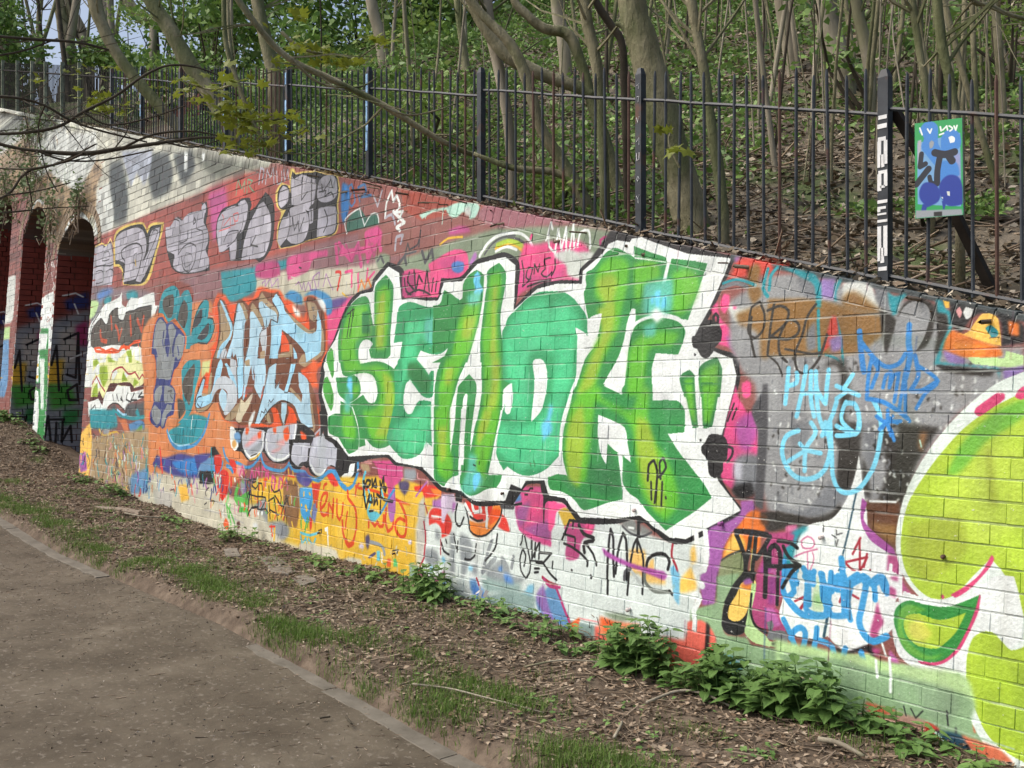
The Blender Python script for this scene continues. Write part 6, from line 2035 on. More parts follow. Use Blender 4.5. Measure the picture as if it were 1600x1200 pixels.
rpoly('gr', 10, [(72, 600), (110, 600), (120, 630), (80, 640)])
rpoly('dg', 10, [(100, 640), (125, 640), (120, 660), (95, 665)])
for st in ([(100, 530), (122, 520), (118, 590), (104, 585)], [(80, 570), (88, 540), (92, 610)], [(68, 690), (75, 650), (80, 700)], [(88, 660), (86, 700)],
           [(98, 655), (96, 690), (110, 665), (112, 690)], [(105, 610), (120, 600), (122, 625), (108, 625), (105, 610)], [(122, 520), (124, 600)], [(76, 655), (100, 655)]):
    rpoly('bk', 0, st, 2.2)
for st in ([(98, 462), (118, 458), (130, 464)], [(116, 475), (122, 490)], [(66, 500), (72, 550)], [(110, 560), (140, 548)]):
    rpoly('wh', 0, st, 1.6)
RIMG = rc.image('pier_paint')
m, t, bs, new, lk = new_mat('pier_side_paint')
geo = new('ShaderNodeNewGeometry'); sep = new('ShaderNodeSeparateXYZ'); lk(geo.outputs['Position'], sep.inputs[0])
u = new('ShaderNodeMapRange'); u.inputs['From Min'].default_value = -0.1; u.inputs['From Max'].default_value = 1.3; lk(sep.outputs[1], u.inputs[0])
v = new('ShaderNodeMapRange'); v.inputs['From Min'].default_value = 4.5 - 4.6; v.inputs['From Max'].default_value = 4.5; lk(sep.outputs[2], v.inputs[0])
cmb = new('ShaderNodeCombineXYZ'); lk(u.outputs[0], cmb.inputs[0]); lk(v.outputs[0], cmb.inputs[1])
im = new('ShaderNodeTexImage'); im.image = RIMG; im.extension = 'EXTEND'; lk(cmb.outputs[0], im.inputs[0])
n1 = N_noise(t, 8, 5, geo.outputs['Position'])
var = N_ramp(t, n1.outputs[0], [(0.3, (0.7, 0.7, 0.7)), (0.7, (1.1, 1.1, 1.1))])
lk(N_mix(t, im.outputs[0], var.outputs[0], 1.0, 'MULTIPLY'), bs.inputs['Base Color']); bs.inputs['Roughness'].default_value = 0.7
N_bump(t, n1.outputs[0], 0.5, 0.01, bs)
M_PIER = m
pb = MB()
zz = -0.2; r_ = 0
while zz < a_s + 1.0:
    for (a0, a1) in AX:
        for side in (0, 1):
            X = a0 if side == 0 else a1
            y = wy(zz) + 0.01 - (0.06 if r_ % 2 else 0); first = True
            while y < AD:
                ya, yb = max(y, wy(zz) + 0.004), min(y + 0.225, AD)
                if yb - ya > 0.03:
                    if side == 0: pb.box((X - 0.1 - AL[0], ya - AL[1], zz + 0.004 - AL[2]), (X + 0.006 + rs.uniform(0, .004) - AL[0], yb - 0.008 - AL[1], zz + CO - 0.004 - AL[2]))
                    else: pb.box((X - 0.006 - AL[0], ya - AL[1], zz + 0.004 - AL[2]), (X + 0.1 - AL[0], yb - 0.008 - AL[1], zz + CO - 0.004 - AL[2]))
                y += 0.233
    zz += CO; r_ += 1
tag(pb.build('pier_bricks', M_PIER, arw), kind='stuff')
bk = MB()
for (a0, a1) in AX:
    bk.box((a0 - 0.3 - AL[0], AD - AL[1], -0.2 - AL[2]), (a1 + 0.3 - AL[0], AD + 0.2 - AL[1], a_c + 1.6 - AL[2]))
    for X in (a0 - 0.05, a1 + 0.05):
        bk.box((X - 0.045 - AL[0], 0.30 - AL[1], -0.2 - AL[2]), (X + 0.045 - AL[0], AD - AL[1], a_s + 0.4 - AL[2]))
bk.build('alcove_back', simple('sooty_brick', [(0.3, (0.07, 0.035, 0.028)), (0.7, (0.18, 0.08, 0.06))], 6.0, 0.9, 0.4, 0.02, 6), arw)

# face bricks of the arched part
fb = MB(); row = 0; z = -0.1
while z < 7.3:
    head = row % 2 == 1; pitch = HD if head else ST
    x = WXA
    while x < WX0:
        xa, xb = x + 0.003, min(x + pitch - 0.003, WX0); za, zb2 = z + JT / 2, z + CO - JT / 2
        xm = (xa + xb) / 2; zm = (za + zb2) / 2
        if xb - xa > 0.03 and zb2 > base_z(xm) - 0.1:
            lo = min(arch_z(xm, i) + 0.24 if a0 - 0.0 < xm < a1 + 0.0 else 99 for i, (a0, a1) in enumerate(AX))
            hit = any((a0 < xm < a1 and zm < arch_z(xm, i) + 0.23) for i, (a0, a1) in enumerate(AX))
            if not hit:
                # trim at jambs
                for (a0, a1) in AX:
                    if zm < a_s + 0.3:
                        if xa < a0 < xb: xb = a0
                        if xa < a1 < xb: xa = a1
                poly = [(xa, za), (xb, za), (xb, zb2), (xa, zb2)]
                if zb2 > z0line + kz * xa - 0.01 or zb2 > z0line + kz * xb - 0.01: poly = clip_top(poly, z0line, kz)
                if len(poly) >= 3 and xb - xa > 0.02:
                    Vb, Fb = brick_prism(poly, proud=rs.uniform(0, 0.004), tilt=(rs.uniform(-0.015, 0.015), rs.uniform(-0.04, 0.04)))
                    fb.add(toloc(shear(Vb), AL), Fb)
        x += pitch
    z += CO; row += 1
tag(fb.build('bricks', M_BRICK, arw), kind='stuff')
# arch rings
for i, (a0, a1) in enumerate(AX):
    n = 26; cxm = (a0 + a1) / 2; hw = (a1 - a0) / 2
    sp = a_s + 0.42 * i; cr = a_c + 0.02 + 0.45 * i
    for ring, (r0, r1) in enumerate(((0.0, 0.11), (0.118, 0.228))):
        for k in range(n):
            pts = []
            for (tt, rr) in ((k + 0.06, r0), (k + 0.94, r0), (k + 0.94, r1), (k + 0.06, r1)):
                an = math.pi * (1 - tt / n)
                ca, sa = math.cos(an), math.sin(an)
                pts.append((cxm + (hw + rr) * ca, sp + (cr - sp + rr) * sa))
            c = np.mean(pts, 0)
            pts = [pts[1], pts[0], pts[3], pts[2]] if False else pts[::-1]
            Ar = sum(pts[q - 1][0] * pts[q][1] - pts[q][0] * pts[q - 1][1] for q in range(4))
            if Ar < 0: pts = pts[::-1]
            Vb, Fb = brick_prism(pts, dep=0.1, bev=0.004, proud=0.006 + rs.uniform(0, 0.006))
            cc = (c[0], wy(c[1]), c[1])
            me = bpy.data.meshes.new('arch_brick'); me.from_pydata(toloc(shear(Vb), cc), [], Fb); me.materials.append(M_OLDBR if ring else M_BRICK); me.update()
            use('arch_brick', me, arw, Matrix.Translation((cc[0] - AL[0], cc[1] - AL[1], cc[2] - AL[2])))
# coping of the arched part
cm = MB(); x = WXA
while x < WX0 - 0.02:
    wdt = 0.077
    p0 = np.array([x, _a[1] + TS * (x - _a[0])]); q1 = p0 + ux * (wdt - 0.006); hh = COPE / L - 0.006 if False else 0.1
    Vb, Fb = brick_prism([tuple(p0 - un * hh), tuple(q1 - un * hh), tuple(q1), tuple(p0)], dep=0.22, bev=0.006, proud=rs.uniform(0, 0.005))
    cm.add(toloc(shear(Vb), AL), Fb + [(0, 3, 2, 1)])
    x += wdt * ux[0]
tag(cm.build('coping_bricks', M_BRICK, arw), kind='stuff')

# ------------------------------------------------------------------ sky backdrop is the world; fences above the wall
def fy(x): return wy(top_z(x)) + 0.17
M_WHT = simple('white_scrawl', [(0.3, (0.6, 0.62, 0.62)), (0.7, (0.8, 0.82, 0.82))], 30.0, 0.6, 0, 0.003, 3)
M_BLT = simple('blue_paint', [(0.35, (0.10, 0.22, 0.42)), (0.6, (0.30, 0.52, 0.78))], 26.0, 0.5, 0.1, 0.003, 3)
M_GALV = simple('grey_metal', [(0.3, (0.22, 0.24, 0.24)), (0.7, (0.4, 0.42, 0.42))], 14.0, 0.5, 0.1, 0.003, 3)

def at_fence(px, py):            # picture point on the fence line's upright plane
    d = ray(px, py)
    t = 3.9
    for _ in range(8):
        p = CAM + d * t
        t = (fy(p[0]) - CAM[1]) / d[1]
    return CAM + d * t

posts_px = [(1383, 440), (1001, 357), (752, 312), (577, 276), (450, 250), (353, 232), (283, 212), (222, 205), (175, 196)]
PX = [at_fence(*p)[0] for p in posts_px]
PX = [PX[0] + 1.52] + PX
fence = empty('iron_railing', (PX[5], fy(PX[5]), top_z(PX[5])))
tag(fence, 'black iron railing with upright bars along the top of the sloping wall', 'fence')
FL = Vector(fence.location)
rs = random.Random(21)
def TOPF(x): return float(np.interp(x, [PX[-1], PX[1]], [0.78, 0.895]))
def RAILF(x): return TOPF(x) * 0.825
post_objs = []
for i, x in enumerate(PX):
    y = fy(x); zt_ = top_z(x)
    mb = MB()
    hw = 0.021 if i != 1 else 0.0235
    hh = TOPF(x) + 0.015
    mb.box((-hw, -0.02, -0.1), (hw, 0.02, hh - 0.035))
    n = len(mb.v)
    mb.add([(-hw, -0.02, hh - 0.035), (hw, -0.02, hh - 0.035), (hw, 0.02, hh - 0.035), (-hw, 0.02, hh - 0.035),
            (-hw * 0.5, -0.012, hh), (hw * 0.5, -0.012, hh), (hw * 0.5, 0.012, hh), (-hw * 0.5, 0.012, hh)],
           [(0, 1, 5, 4), (1, 2, 6, 5), (2, 3, 7, 6), (3, 0, 4, 7), (4, 5, 6, 7)])
    M = M_IRON
    o = mb.build('post', M, fence, False, (x - FL[0], y - FL[1], zt_ - FL[2]))
    post_objs.append((o, x, y, zt_, hh))
    if i in (4, 5, 6, 8):        # blue paint down the near face
        pm = MB()
        zz = hh - 0.05
        while zz > 0.25:
            hgt = rs.uniform(0.05, 0.16)
            if rs.random() < 0.8:
                pm.box((-hw + 0.002 + rs.uniform(0, .004), -0.0225, zz - hgt), (hw * rs.uniform(0.1, 0.9), -0.0203, zz - 0.004))
            zz -= hgt
        pm.build('paint_streak', M_BLT, o)
    if i == 2:                   # small white scratched letters
        pm = MB()
        for zz, pts in ((0.80, [(-.008, 0), (.008, .01), (.004, -.02)]), (0.74, [(-.006, 0), (.008, 0), (0, -.03)]), (0.62, [(-.01, .01), (0, -.02), (.01, .012)]), (0.5, [(-.01, 0), (.008, .02), (.008, -.02)]),
                        (0.42, [(-.01, .02), (-.008, -.02), (.008, -.018), (.01, .02)]), (0.30, [(-.008, 0), (0, .014), (.008, 0), (0, -.014), (-.008, 0)]), (0.2, [(-.01, .01), (0, -.01), (.01, .015), (0, -.01), (.002, -.03)])):
            pm.tube([(a, -0.0215, zz + b) for a, b in pts], 0.0022, 4)
        pm.build('scratched_lettering', M_WHT, o)
    if i == 1:                   # bold white and black lettering running down the post
        pm = MB()
        Y0, Y1 = -0.0225, -0.0203
        H = hh
        def z_(py): return H * (1 - (py - 112.0) / 328.0)
        def bar(xa, xb, ya, yb): pm.box((-0.0228 + 0.0456 * xa, Y0, z_(yb)), (-0.0228 + 0.0456 * xb, Y1, z_(ya)))
        bar(0.1, 0.95, 183, 189); bar(0.0, 0.95, 196, 203); bar(0.05, 0.85, 216, 222)
        bar(0.0, 0.38, 222, 262); bar(0.64, 1.0, 222, 258); bar(0.3, 0.7, 243, 262); bar(0.1, 0.98, 267, 272); bar(0.0, 0.4, 272, 298); bar(0.66, 1.0, 272, 292)
        bar(0.3, 0.75, 290, 294); bar(0.0, 1.0, 312, 317); bar(0.0, 0.85, 322, 326); bar(0.0, 0.3, 326, 330); bar(0.0, 0.9, 332, 335); bar(0.0, 1.0, 342, 346)
        bar(0.0, 0.38, 352, 405); bar(0.6, 1.0, 352, 398); bar(0.3, 0.68, 385, 408); bar(0.1, 0.95, 414, 420)
        pm.build('painted_lettering', M_WHT, o)
# pickets and rails
pk = []
for hcur in (1.0, 1.02, 0.985):
    mb = MB(); mb.tube([(0, 0, -0.02), (0, 0, hcur * 0.97), (0, 0, hcur)], [0.0078, 0.0078, 0.004], 6); pk.append(mb)
pkm = []
for mb in pk:
    me = bpy.data.meshes.new('bar'); me.from_pydata(mb.v, [], mb.f); me.materials.append(M_IRON); me.update(); pkm.append(me)
M_IRONR = simple('rusty_bar', [(0.3, (0.05, 0.025, 0.018)), (0.6, (0.10, 0.055, 0.04)), (0.8, (0.03, 0.03, 0.032))], 7.0, 0.6, 0.2, 0.003, 4)
mer = pkm[0].copy(); mer.materials.clear(); mer.materials.append(M_IRONR); 
for i in range(len(PX) - 1):
    xa, xb = PX[i + 1], PX[i]
    n = 16
    for k in range(1, n):
        x = xa + (xb - xa) * k / n
        lean = rs.uniform(-0.016, 0.016)
        Mx = Matrix.Translation((x - FL[0], fy(x) - FL[1], top_z(x) - FL[2])) @ Matrix.Rotation(lean, 4, 'Y') @ Matrix.Rotation(rs.uniform(-.012, .012), 4, 'X') @ Matrix.Diagonal((1, 1, TOPF(x), 1))
        use('bar', mer if rs.random() < 0.22 else rs.choice(pkm), fence, Mx)
    dz = rs.uniform(-0.01, 0.012)
    for h_, r_ in ((RAILF((xa + xb) / 2), 0.009), (0.035, 0.010)):
        mb = MB()
        pts = []
        for q in range(9):
            x = xa + (xb - xa) * q / 8
            pts.append((x - FL[0], fy(x) - FL[1], top_z(x) + h_ + dz + 0.012 * (0.5 - q / 8) + rs.uniform(-.003, .003) - FL[2]))
        mb.tube(pts, r_, 5); mb.build('rail', M_IRON, fence)
# stay behind the lettered post
xb_ = PX[1]
mb = MB()
p0 = Vector(at_fence(1388, 170)) + Vector((0, 0.05, 0)); p1 = Vector(at_depth(1550, 452, 4.2))
mb.tube([tuple(p0 - FL), tuple((p0 + p1) / 2 - FL + Vector((0.02, 0, 0.0))), tuple(p1 - FL)], 0.026, 4)
mb.build('stay', M_DARKW, fence)

# mesh-clad railing further along
mf = empty('clad_fence', (-16.0, fy(-16.0), top_z(-16.0)))
tag(mf, 'dark close barred fence with pale posts above the far arches', 'fence')
ML = Vector(mf.location)
MXs = [at_fence(px, 160)[0] for px in (125, 98, 72, 51, 28, 5, -18)]
M_MESH = simple('dark_mesh', [(0.3, (0.012, 0.012, 0.013)), (0.7, (0.035, 0.033, 0.03))], 25.0, 1.0, 0.3, 0.01, 5)
M_PALEP = simple('lichen_post', [(0.3, (0.10, 0.12, 0.09)), (0.7, (0.34, 0.37, 0.28))], 10.0, 0.8, 0.3, 0.005, 5)
XE = PX[-1]
mm = MB(); mm.box((-0.007, -0.004, -0.04), (0.007, 0.004, 0.78)); meb = bpy.data.meshes.new('bar'); meb.from_pydata(mm.v, [], mm.f); meb.materials.append(M_MESH); meb.update()
for a_, b_ in zip([XE] + MXs[:-1], MXs):
    nb = max(3, int((a_ - b_) / 0.065))
    for k in range(1, nb):
        x = b_ + (a_ - b_) * k / nb
        use('bar', meb, mf, Matrix.Translation((x - ML[0], fy(x) - ML[1], top_z(x) - ML[2])))
    mb = MB(); mb.tube([(b_ - ML[0], fy(b_) - ML[1], top_z(b_) + 0.65 - ML[2]), (a_ - ML[0], fy(a_) - ML[1], top_z(a_) + 0.65 - ML[2])], 0.012, 5); mb.build('rail', M_MESH, mf)
    mb = MB(); mb.box((b_ - 0.012 - ML[0], fy(b_) - 0.03 - ML[1], top_z(b_) - 0.05 - ML[2]), (b_ + 0.012 - ML[0], fy(b_) + 0.025 - ML[1], top_z(b_) + 0.82 - ML[2]))
    mb.build('post', M_PALEP, mf)

# ------------------------------------------------------------------ painted-over notice on the railing
sc0 = [at_fence(*p) for p in ((1435, 195), (1509, 186), (1511, 337), (1436, 343))]
sgc = sum(sc0) / 4
sg_ = empty('notice_board', tuple(sgc - np.array([0, 0.03, 0])))
tag(sg_, 'small green edged notice board on the railing sprayed over with blue and black', 'sign')
SGL = Vector(sg_.location)
ux_ = (sc0[1] - sc0[0] + sc0[2] - sc0[3]) / 2; uz_ = (sc0[0] - sc0[3] + sc0[1] - sc0[2]) / 2
cs = Canvas(300, 600, (0.42, 0.62, 0.80))
def sg(col, soft, s_, w_=0):
    w_ = w_ * 1.75
    Q = np.array([(float(a.split(',')[0]), float(a.split(',')[1])) for a in s_.split()])
    u_ = (Q[:, 0] - 942) / 297.0
    v_ = (Q[:, 1] - (62 - 38 * u_)) / (590.0 + 12 * u_)
    Q = np.stack([u_ * 300, v_ * 600], 1)
    if w_: cs.stroke(smooth_path(Q, False), w_, PAL[col], 3)
    else: cs.fill(smooth_path(Q, True) if len(Q) > 4 else Q, PAL[col], soft)
PAL['sgn'] = (0.12, 0.60, 0.32); PAL['sb1'] = (0.22, 0.50, 0.80); PAL['sb2'] = (0.06, 0.20, 0.58); PAL['sk'] = (0.06, 0.10, 0.17); PAL['sl'] = (0.55, 0.58, 0.76)
sg('sgn', 0, '930,40 1250,0 1250,110 930,190'); sg('sgn', 0, '930,40 958,40 958,700 930,700'); sg('sgn', 0, '1226,20 1250,20 1250,640 1226,640'); sg('sgn', 0, '930,560 1250,575 1250,660 930,660')
sg('lp', 5, '960,170 985,160 975,300 960,330'); sg('sl', 14, '1190,250 1226,240 1226,420 1190,400')
sg('sb1', 3, '985,80 1010,55 1060,50 1090,80 1090,180 1110,230 1080,270 1070,320 1020,260 985,210 1000,150 970,110')
sg('sb1', 3, '1110,150 1140,105 1200,100 1230,150 1220,210 1160,230 1110,260')
sg('sb1', 6, '1100,290 1200,300 1220,380 1130,420 1090,400')
sg('wh', 0, '1155,145 1175,135 1195,150 1190,175 1165,180')
sg('gy', 2, '1035,180 1050,165 1065,175 1055,210 1038,215')
for s_ in ('975,90 990,130', '1025,95 1040,120 1050,95', '1105,80 1110,105', '1120,100 1145,75 1150,100', '1160,75 1180,90 1165,105', '1190,75 1200,100 1208,72', '1125,120 1100,130'):
    sg('wh', 0, s_, 6)
sg('sk', 0, '1070,240 1130,250 1190,235', 26); sg('sk', 0, '1160,265 1175,290', 26); sg('sk', 0, '1100,270 1085,350 1082,430', 22); sg('sk', 0, '985,250 975,330 1010,310', 18); sg('sk', 0, '1030,340 990,390 950,440', 22); sg('sk', 0, '1035,390 1050,430 1080,420', 16)
sg('sb2', 5, '970,480 1000,430 1060,430 1100,480 1090,540 1020,580 975,530'); sg('sb2', 5, '1100,430 1150,380 1210,390 1235,450 1235,560 1150,570 1100,500'); sg('sb2', 4, '990,560 1020,560 1010,610 980,600'); sg('sb2', 4, '1110,540 1140,540 1120,610')
sg('gy', 5, '945,600 1230,590 1235,625 945,650'); sg('bk', 3, '1060,610 1110,605 1110,635 1060,635'); sg('w2', 2, '1140,480 1160,480 1160,510 1145,505'); sg('w2', 2, '1105,515 1118,515 1118,530')
SIMG = cs.image('notice_paint')
m, t, bs, new, lk = new_mat('notice_face')
tc = new('ShaderNodeTexCoord'); im = new('ShaderNodeTexImage'); im.image = SIMG; im.extension = 'EXTEND'; lk(tc.outputs['UV'], im.inputs[0])
n1 = N_noise(t, 60, 3, tc.outputs['UV']); lk(N_mix(t, im.outputs[0], N_ramp(t, n1.outputs[0], [(0.3, (0.88,) * 3), (0.7, (1.05,) * 3)]).outputs[0], 1.0, 'MULTIPLY'), bs.inputs['Base Color'])
bs.inputs['Roughness'].default_value = 0.35
M_SIGN = m
cn = [Vector(p) - Vector((0, 0.03, 0)) - SGL for p in sc0]
nrm = Vector((0, 0.008, 0))
me = bpy.data.meshes.new('face'); me.from_pydata([tuple(c) for c in (cn[3], cn[2], cn[1], cn[0])] + [tuple(c + nrm) for c in (cn[3], cn[2], cn[1], cn[0])], [], [(0, 1, 2, 3), (4, 7, 6, 5), (0, 4, 5, 1), (1, 5, 6, 2), (2, 6, 7, 3), (3, 7, 4, 0)])
uvl = me.uv_layers.new(name='UVMap')
for li, (a_, b_) in enumerate([(0, 0), (1, 0), (1, 1), (0, 1)]): uvl.data[li].uv = (a_, b_)
me.materials.append(M_SIGN); me.materials.append(M_GALV)
for q in range(1, 6): me.polygons[q].material_index = 1
use('face', me, sg_)
mb = MB()
for k in (0.15, 0.85):
    c = (cn[0] * (1 - k) + cn[3] * k); d_ = (cn[1] * (1 - k) + cn[2] * k)
    mb.tube([c + Vector((0.0, 0.014, 0)), d_ + Vector((0, 0.014, 0))], 0.006, 5)
mb.build('back_strap', M_GALV, sg_)

# ------------------------------------------------------------------ trees on the bank
def trunk_path(pts, Z, dz_end=0.0):
    """pts rows: px, py, half-width px, at one depth; returns world points and radii."""
    out = []
    for i, (px, py, hw) in enumerate(pts):
        zz = Z + dz_end * i / max(len(pts) - 1, 1)
        p = at_depth(px, py, zz)
        out.append((p[0], p[1], p[2], hw * zz / FPX))
    return curve_pts(out, 5)

def make_tree(label, pts, branches=(), mat=None, Z=None, cat='tree', name='tree', group=None, off=0.0, base=None, crown=None):
    """pts from the ground up."""
    mat = mat or M_BARK
    if Z is None or Z == 0:
        Z, hit = on_hill(pts[0][0], pts[0][1]); Z += off
    P = trunk_path(pts, Z)
    b = P[0]
    gz_ = hill_z(b[0], b[1])
    foot = np.array([b[0], b[1], min(gz_, b[2]) - 0.25, b[3] * 1.25])
    P = [foot] + list(P)
    r = empty(name, (b[0], b[1], gz_))
    tag(r, label, cat, group)
    L0 = Vector(r.location)
    mb = MB()
    mb.tube([Vector(p[:3]) - L0 for p in P], [p[3] for p in P], 10 if P[1][3] > 0.06 else 6, True, 0.05)
    mb.build('trunk', mat, r, True)
    for bp in branches:
        Q = trunk_path(bp, Z)
        mb = MB(); mb.tube([Vector(p[:3]) - L0 for p in Q], [p[3] for p in Q], 7, True, 0.06); mb.build('branch', mat, r, True)
    return r, L0, Z, P

def twiggy(L0, P, n, rnd, ln=0.7, r0=0.006):
    mb = MB()
    for _ in range(n):
        i = rnd.randrange(len(P) // 2, len(P)); p = Vector(P[i][:3]) - L0
        a = rnd.uniform(0, 6.28); d = Vector((math.cos(a), math.sin(a), rnd.uniform(0.3, 1.3))).normalized()
        l = ln * rnd.uniform(0.4, 1.3); pts = [p]
        for _k in range(4):
            d = (d + Vector((rnd.uniform(-.3, .3), rnd.uniform(-.3, .3), rnd.uniform(-.1, .3)))).normalized(); pts.append(pts[-1] + d * l / 4)
        mb.tube(pts, [r0, r0 * .8, r0 * .6, r0 * .4, r0 * .2], 4, False)
    return mb

rt = random.Random(77)
make_tree('thick smooth grey trunk with a knot leaning just behind the railing right of centre',
          [(1085, 362, 26), (1075, 310, 25), (1055, 250, 26), (1035, 180, 27), (1018, 120, 26), (1002, 60, 24), (990, 20, 22), (982, -60, 22), (975, -260, 20)],
          [[(985, 50, 10), (972, 40, 5), (962, 37, 3)], [(1050, 280, 10), (1056, 300, 16), (1070, 345, 18)]], M_BARK, Z=5.75)
make_tree('slim crooked trunk bending left behind the railing at the middle',
          [(918, 335, 14), (905, 300, 12), (880, 255, 10), (845, 200, 9), (828, 140, 9), (812, 95, 9), (790, 60, 8), (760, 30, 7), (735, 0, 7), (700, -60, 6), (680, -200, 5)],
          [[(895, 280, 7), (860, 268, 6), (800, 262, 5), (740, 240, 3)]], M_BARK, Z=6.3)
make_tree('dark trunk crossed by a sweeping bough behind the railing at the middle',
          [(985, 338, 11), (965, 290, 10), (945, 220, 10), (925, 160, 9), (915, 120, 8), (905, 90, 8), (893, 62, 9), (880, 50, 9), (850, 44, 8), (820, 20, 7), (800, -10, 6), (780, -120, 5)],
          [[(925, 150, 10), (900, 135, 10), (860, 122, 10), (820, 104, 11), (790, 85, 11), (765, 55, 10), (745, 20, 10), (728, -30, 9), (720, -120, 8)]], M_BARK, Z=6.6)
make_tree('thin dark stem rising beside the scratched fence post', [(980, 345, 5), (978, 250, 5), (976, 150, 6), (972, 70, 6), (955, 40, 6), (935, 10, 6), (915, -40, 5), (890, -160, 4)],
          [], M_BARKD, Z=6.1)
big = [
 ('tall pale trunk standing on the slope above the right hand fence panels', [(1322, 150, 17), (1315, 100, 19), (1298, 50, 17), (1290, 0, 17), (1285, -150, 15)], M_BARKP, 0),
 ('pale straight trunk left of the tallest pale trunk on the right', [(1240, 112, 12), (1232, 60, 12), (1222, 0, 12), (1210, -150, 10)], M_BARKP, 0),
 ('grey green slender trunk behind the railing right of the knotty trunk', [(1130, 330, 9), (1122, 260, 9), (1112, 200, 8), (1100, 110, 8), (1085, 30, 8), (1075, -40, 9), (1060, -200, 8)], M_BARK, -6.5),
 ('pale trunk with a cut stub partway up the bank', [(800, 300, 8), (795, 200, 8), (780, 110, 9), (765, 40, 9), (755, -40, 9)], M_BARKP, -4),
 ('broad pale trunk above the middle of the railing', [(885, 125, 10), (880, 60, 10), (870, 0, 10), (865, -150, 9)], M_BARKP, 0),
 ('brown trunk between the crooked trunk and the dark one', [(945, 290, 8), (940, 200, 8), (932, 100, 9), (915, 20, 9), (900, -120, 9)], M_BARK, -3),
 ('pale trunk rising over the grass bank left of centre', [(601, 104, 9), (592, 50, 9), (580, 0, 9), (570, -120, 8)], M_BARKP, 0),
 ('very thin pale stem next to the trunk over the grass bank', [(612, 106, 3), (615, 50, 3), (619, 0, 3), (622, -100, 3)], M_BARKP, 0),
 ('slim leaning grey trunk left of the grey black fence post', [(730, 120, 7), (722, 60, 6), (715, 0, 6), (705, -120, 5)], M_BARK, 0),
 ('grey trunk at the left with the sycamore leaves before it', [(430, 120, 12), (415, 60, 11), (402, 0, 10), (392, -120, 9)], M_BARK, -9),
 ('leaning grey trunk over the left end of the railing', [(365, 210, 13), (330, 150, 13), (290, 90, 13), (262, 40, 12), (235, 0, 11), (180, -110, 10)], M_BARK, -16),
 ('long grey trunk leaning left over the whitewashed wall', [(280, 200, 9), (235, 150, 9), (205, 115, 9), (180, 80, 9), (160, 40, 10), (148, 0, 11), (130, -120, 10)], M_BARK, -10),
 ('upright ivy grown trunk at the far left of the wood', [(112, 100, 11), (104, 60, 12), (98, 20, 11), (92, -60, 11)], M_BARK, 2),
 ('broad upright trunk left of centre of the sky gap', [(168, 96, 11), (168, 50, 11), (165, 0, 12), (160, -90, 12)], M_BARKP, 0),
 ('dark ivy covered trunk at the left edge', [(12, 100, 14), (10, 50, 14), (8, 0, 14), (6, -80, 14)], M_BARKD, 0),
 ('pale fork of a trunk behind the long leaning one', [(140, 108, 7), (128, 50, 8), (108, 10, 9), (95, -60, 9)], M_BARKP, 0),
 ('grey bent trunk with a level bough near the top left', [(325, 110, 9), (320, 60, 9), (300, 40, 10), (270, 42, 11), (240, 36, 11), (215, 22, 10), (195, -5, 10), (180, -60, 10)], M_BARK, 0),
 ('thin grey trunk behind the right hand warning notice', [(1500, 230, 7), (1485, 130, 8), (1470, 60, 8), (1460, -60, 8)], M_BARK, -2),
 ('slim grey trunk over the blank fence bars on the right', [(1455, 190, 6), (1440, 100, 6), (1425, 0, 6), (1410, -120, 6)], M_BARK, -2),
 ('pale slim trunk beside the white lettered post', [(1360, 120, 9), (1350, 60, 9), (1338, 0, 9), (1330, -120, 8)], M_BARKP, -1),
 ('brown sapling trunk at the far right edge', [(1570, 210, 6), (1562, 100, 7), (1555, 0, 7), (1550, -120, 6)], M_BARK, 0),
]
for lab, pts, mat, off in big:
    Z, hit = on_hill(pts[0][0], min(pts[0][1], 330))
    fz = float((at_fence(pts[0][0], pts[0][1]) - CAM) @ FW)
    Z = max(Z + off, fz + 0.45) if off < 0 else Z
    r, L0, Z2, P = make_tree(lab, pts, [], mat, Z=Z)
    tw = twiggy(L0, P, 9, rt, 1.1, 0.01); tw.build('twigs', M_BARKD if mat is M_BARKD else M_BARK, r)

# thin saplings all over the bank
n = 0; seen = []
while n < 125:
    px = rt.uniform(250, 1640) if rt.random() < 0.35 else rt.uniform(900, 1640)
    py = rt.uniform(20, 330 - max(0, (900 - px)) * 0.12)
    d = ray(px, py)
    Z, hit = on_hill(px, py)
    if Z < 5 or Z > 26 or hit[1] < 0.75 or (Z < 9 and 820 < px < 1180): continue
    n += 1
    rad = rt.choice([0.005, 0.007, 0.009, 0.012, 0.020]) * (0.5 + Z / 16)
    H = rt.uniform(2.5, 7.0)
    x, y, z = hit; z = hill_z(x, y)
    lean = Vector((rt.uniform(-.16, .16), rt.uniform(-.16, .1), 1)).normalized()
    r = empty('sapling', (x, y, z)); tag(r, 'thin bare sapling stem on the leaf strewn bank behind the railing', 'sapling', 'bare saplings on the bank')
    pts = [Vector((0, 0, -0.15))]; dd = lean.copy()
    for _k in range(7):
        dd = (dd + Vector((rt.uniform(-.09, .09), rt.uniform(-.09, .09), 0.05))).normalized(); pts.append(pts[-1] + dd * H / 7)
    rr_ = [rad * (1.15 - 0.12 * q) for q in range(8)]
    mb = MB(); mb.tube(pts, rr_, 5, False); mb.build('trunk', rt.choice([M_BARK, M_BARKP, M_BARK, M_BARKD]), r, True)
    if rt.random() < 0.6:
        PP = [(p[0] + x, p[1] + y, p[2] + z) for p in pts]
        twiggy(Vector((x, y, z)), PP, 5, rt, 0.8, 0.005).build('twigs', M_BARK, r)

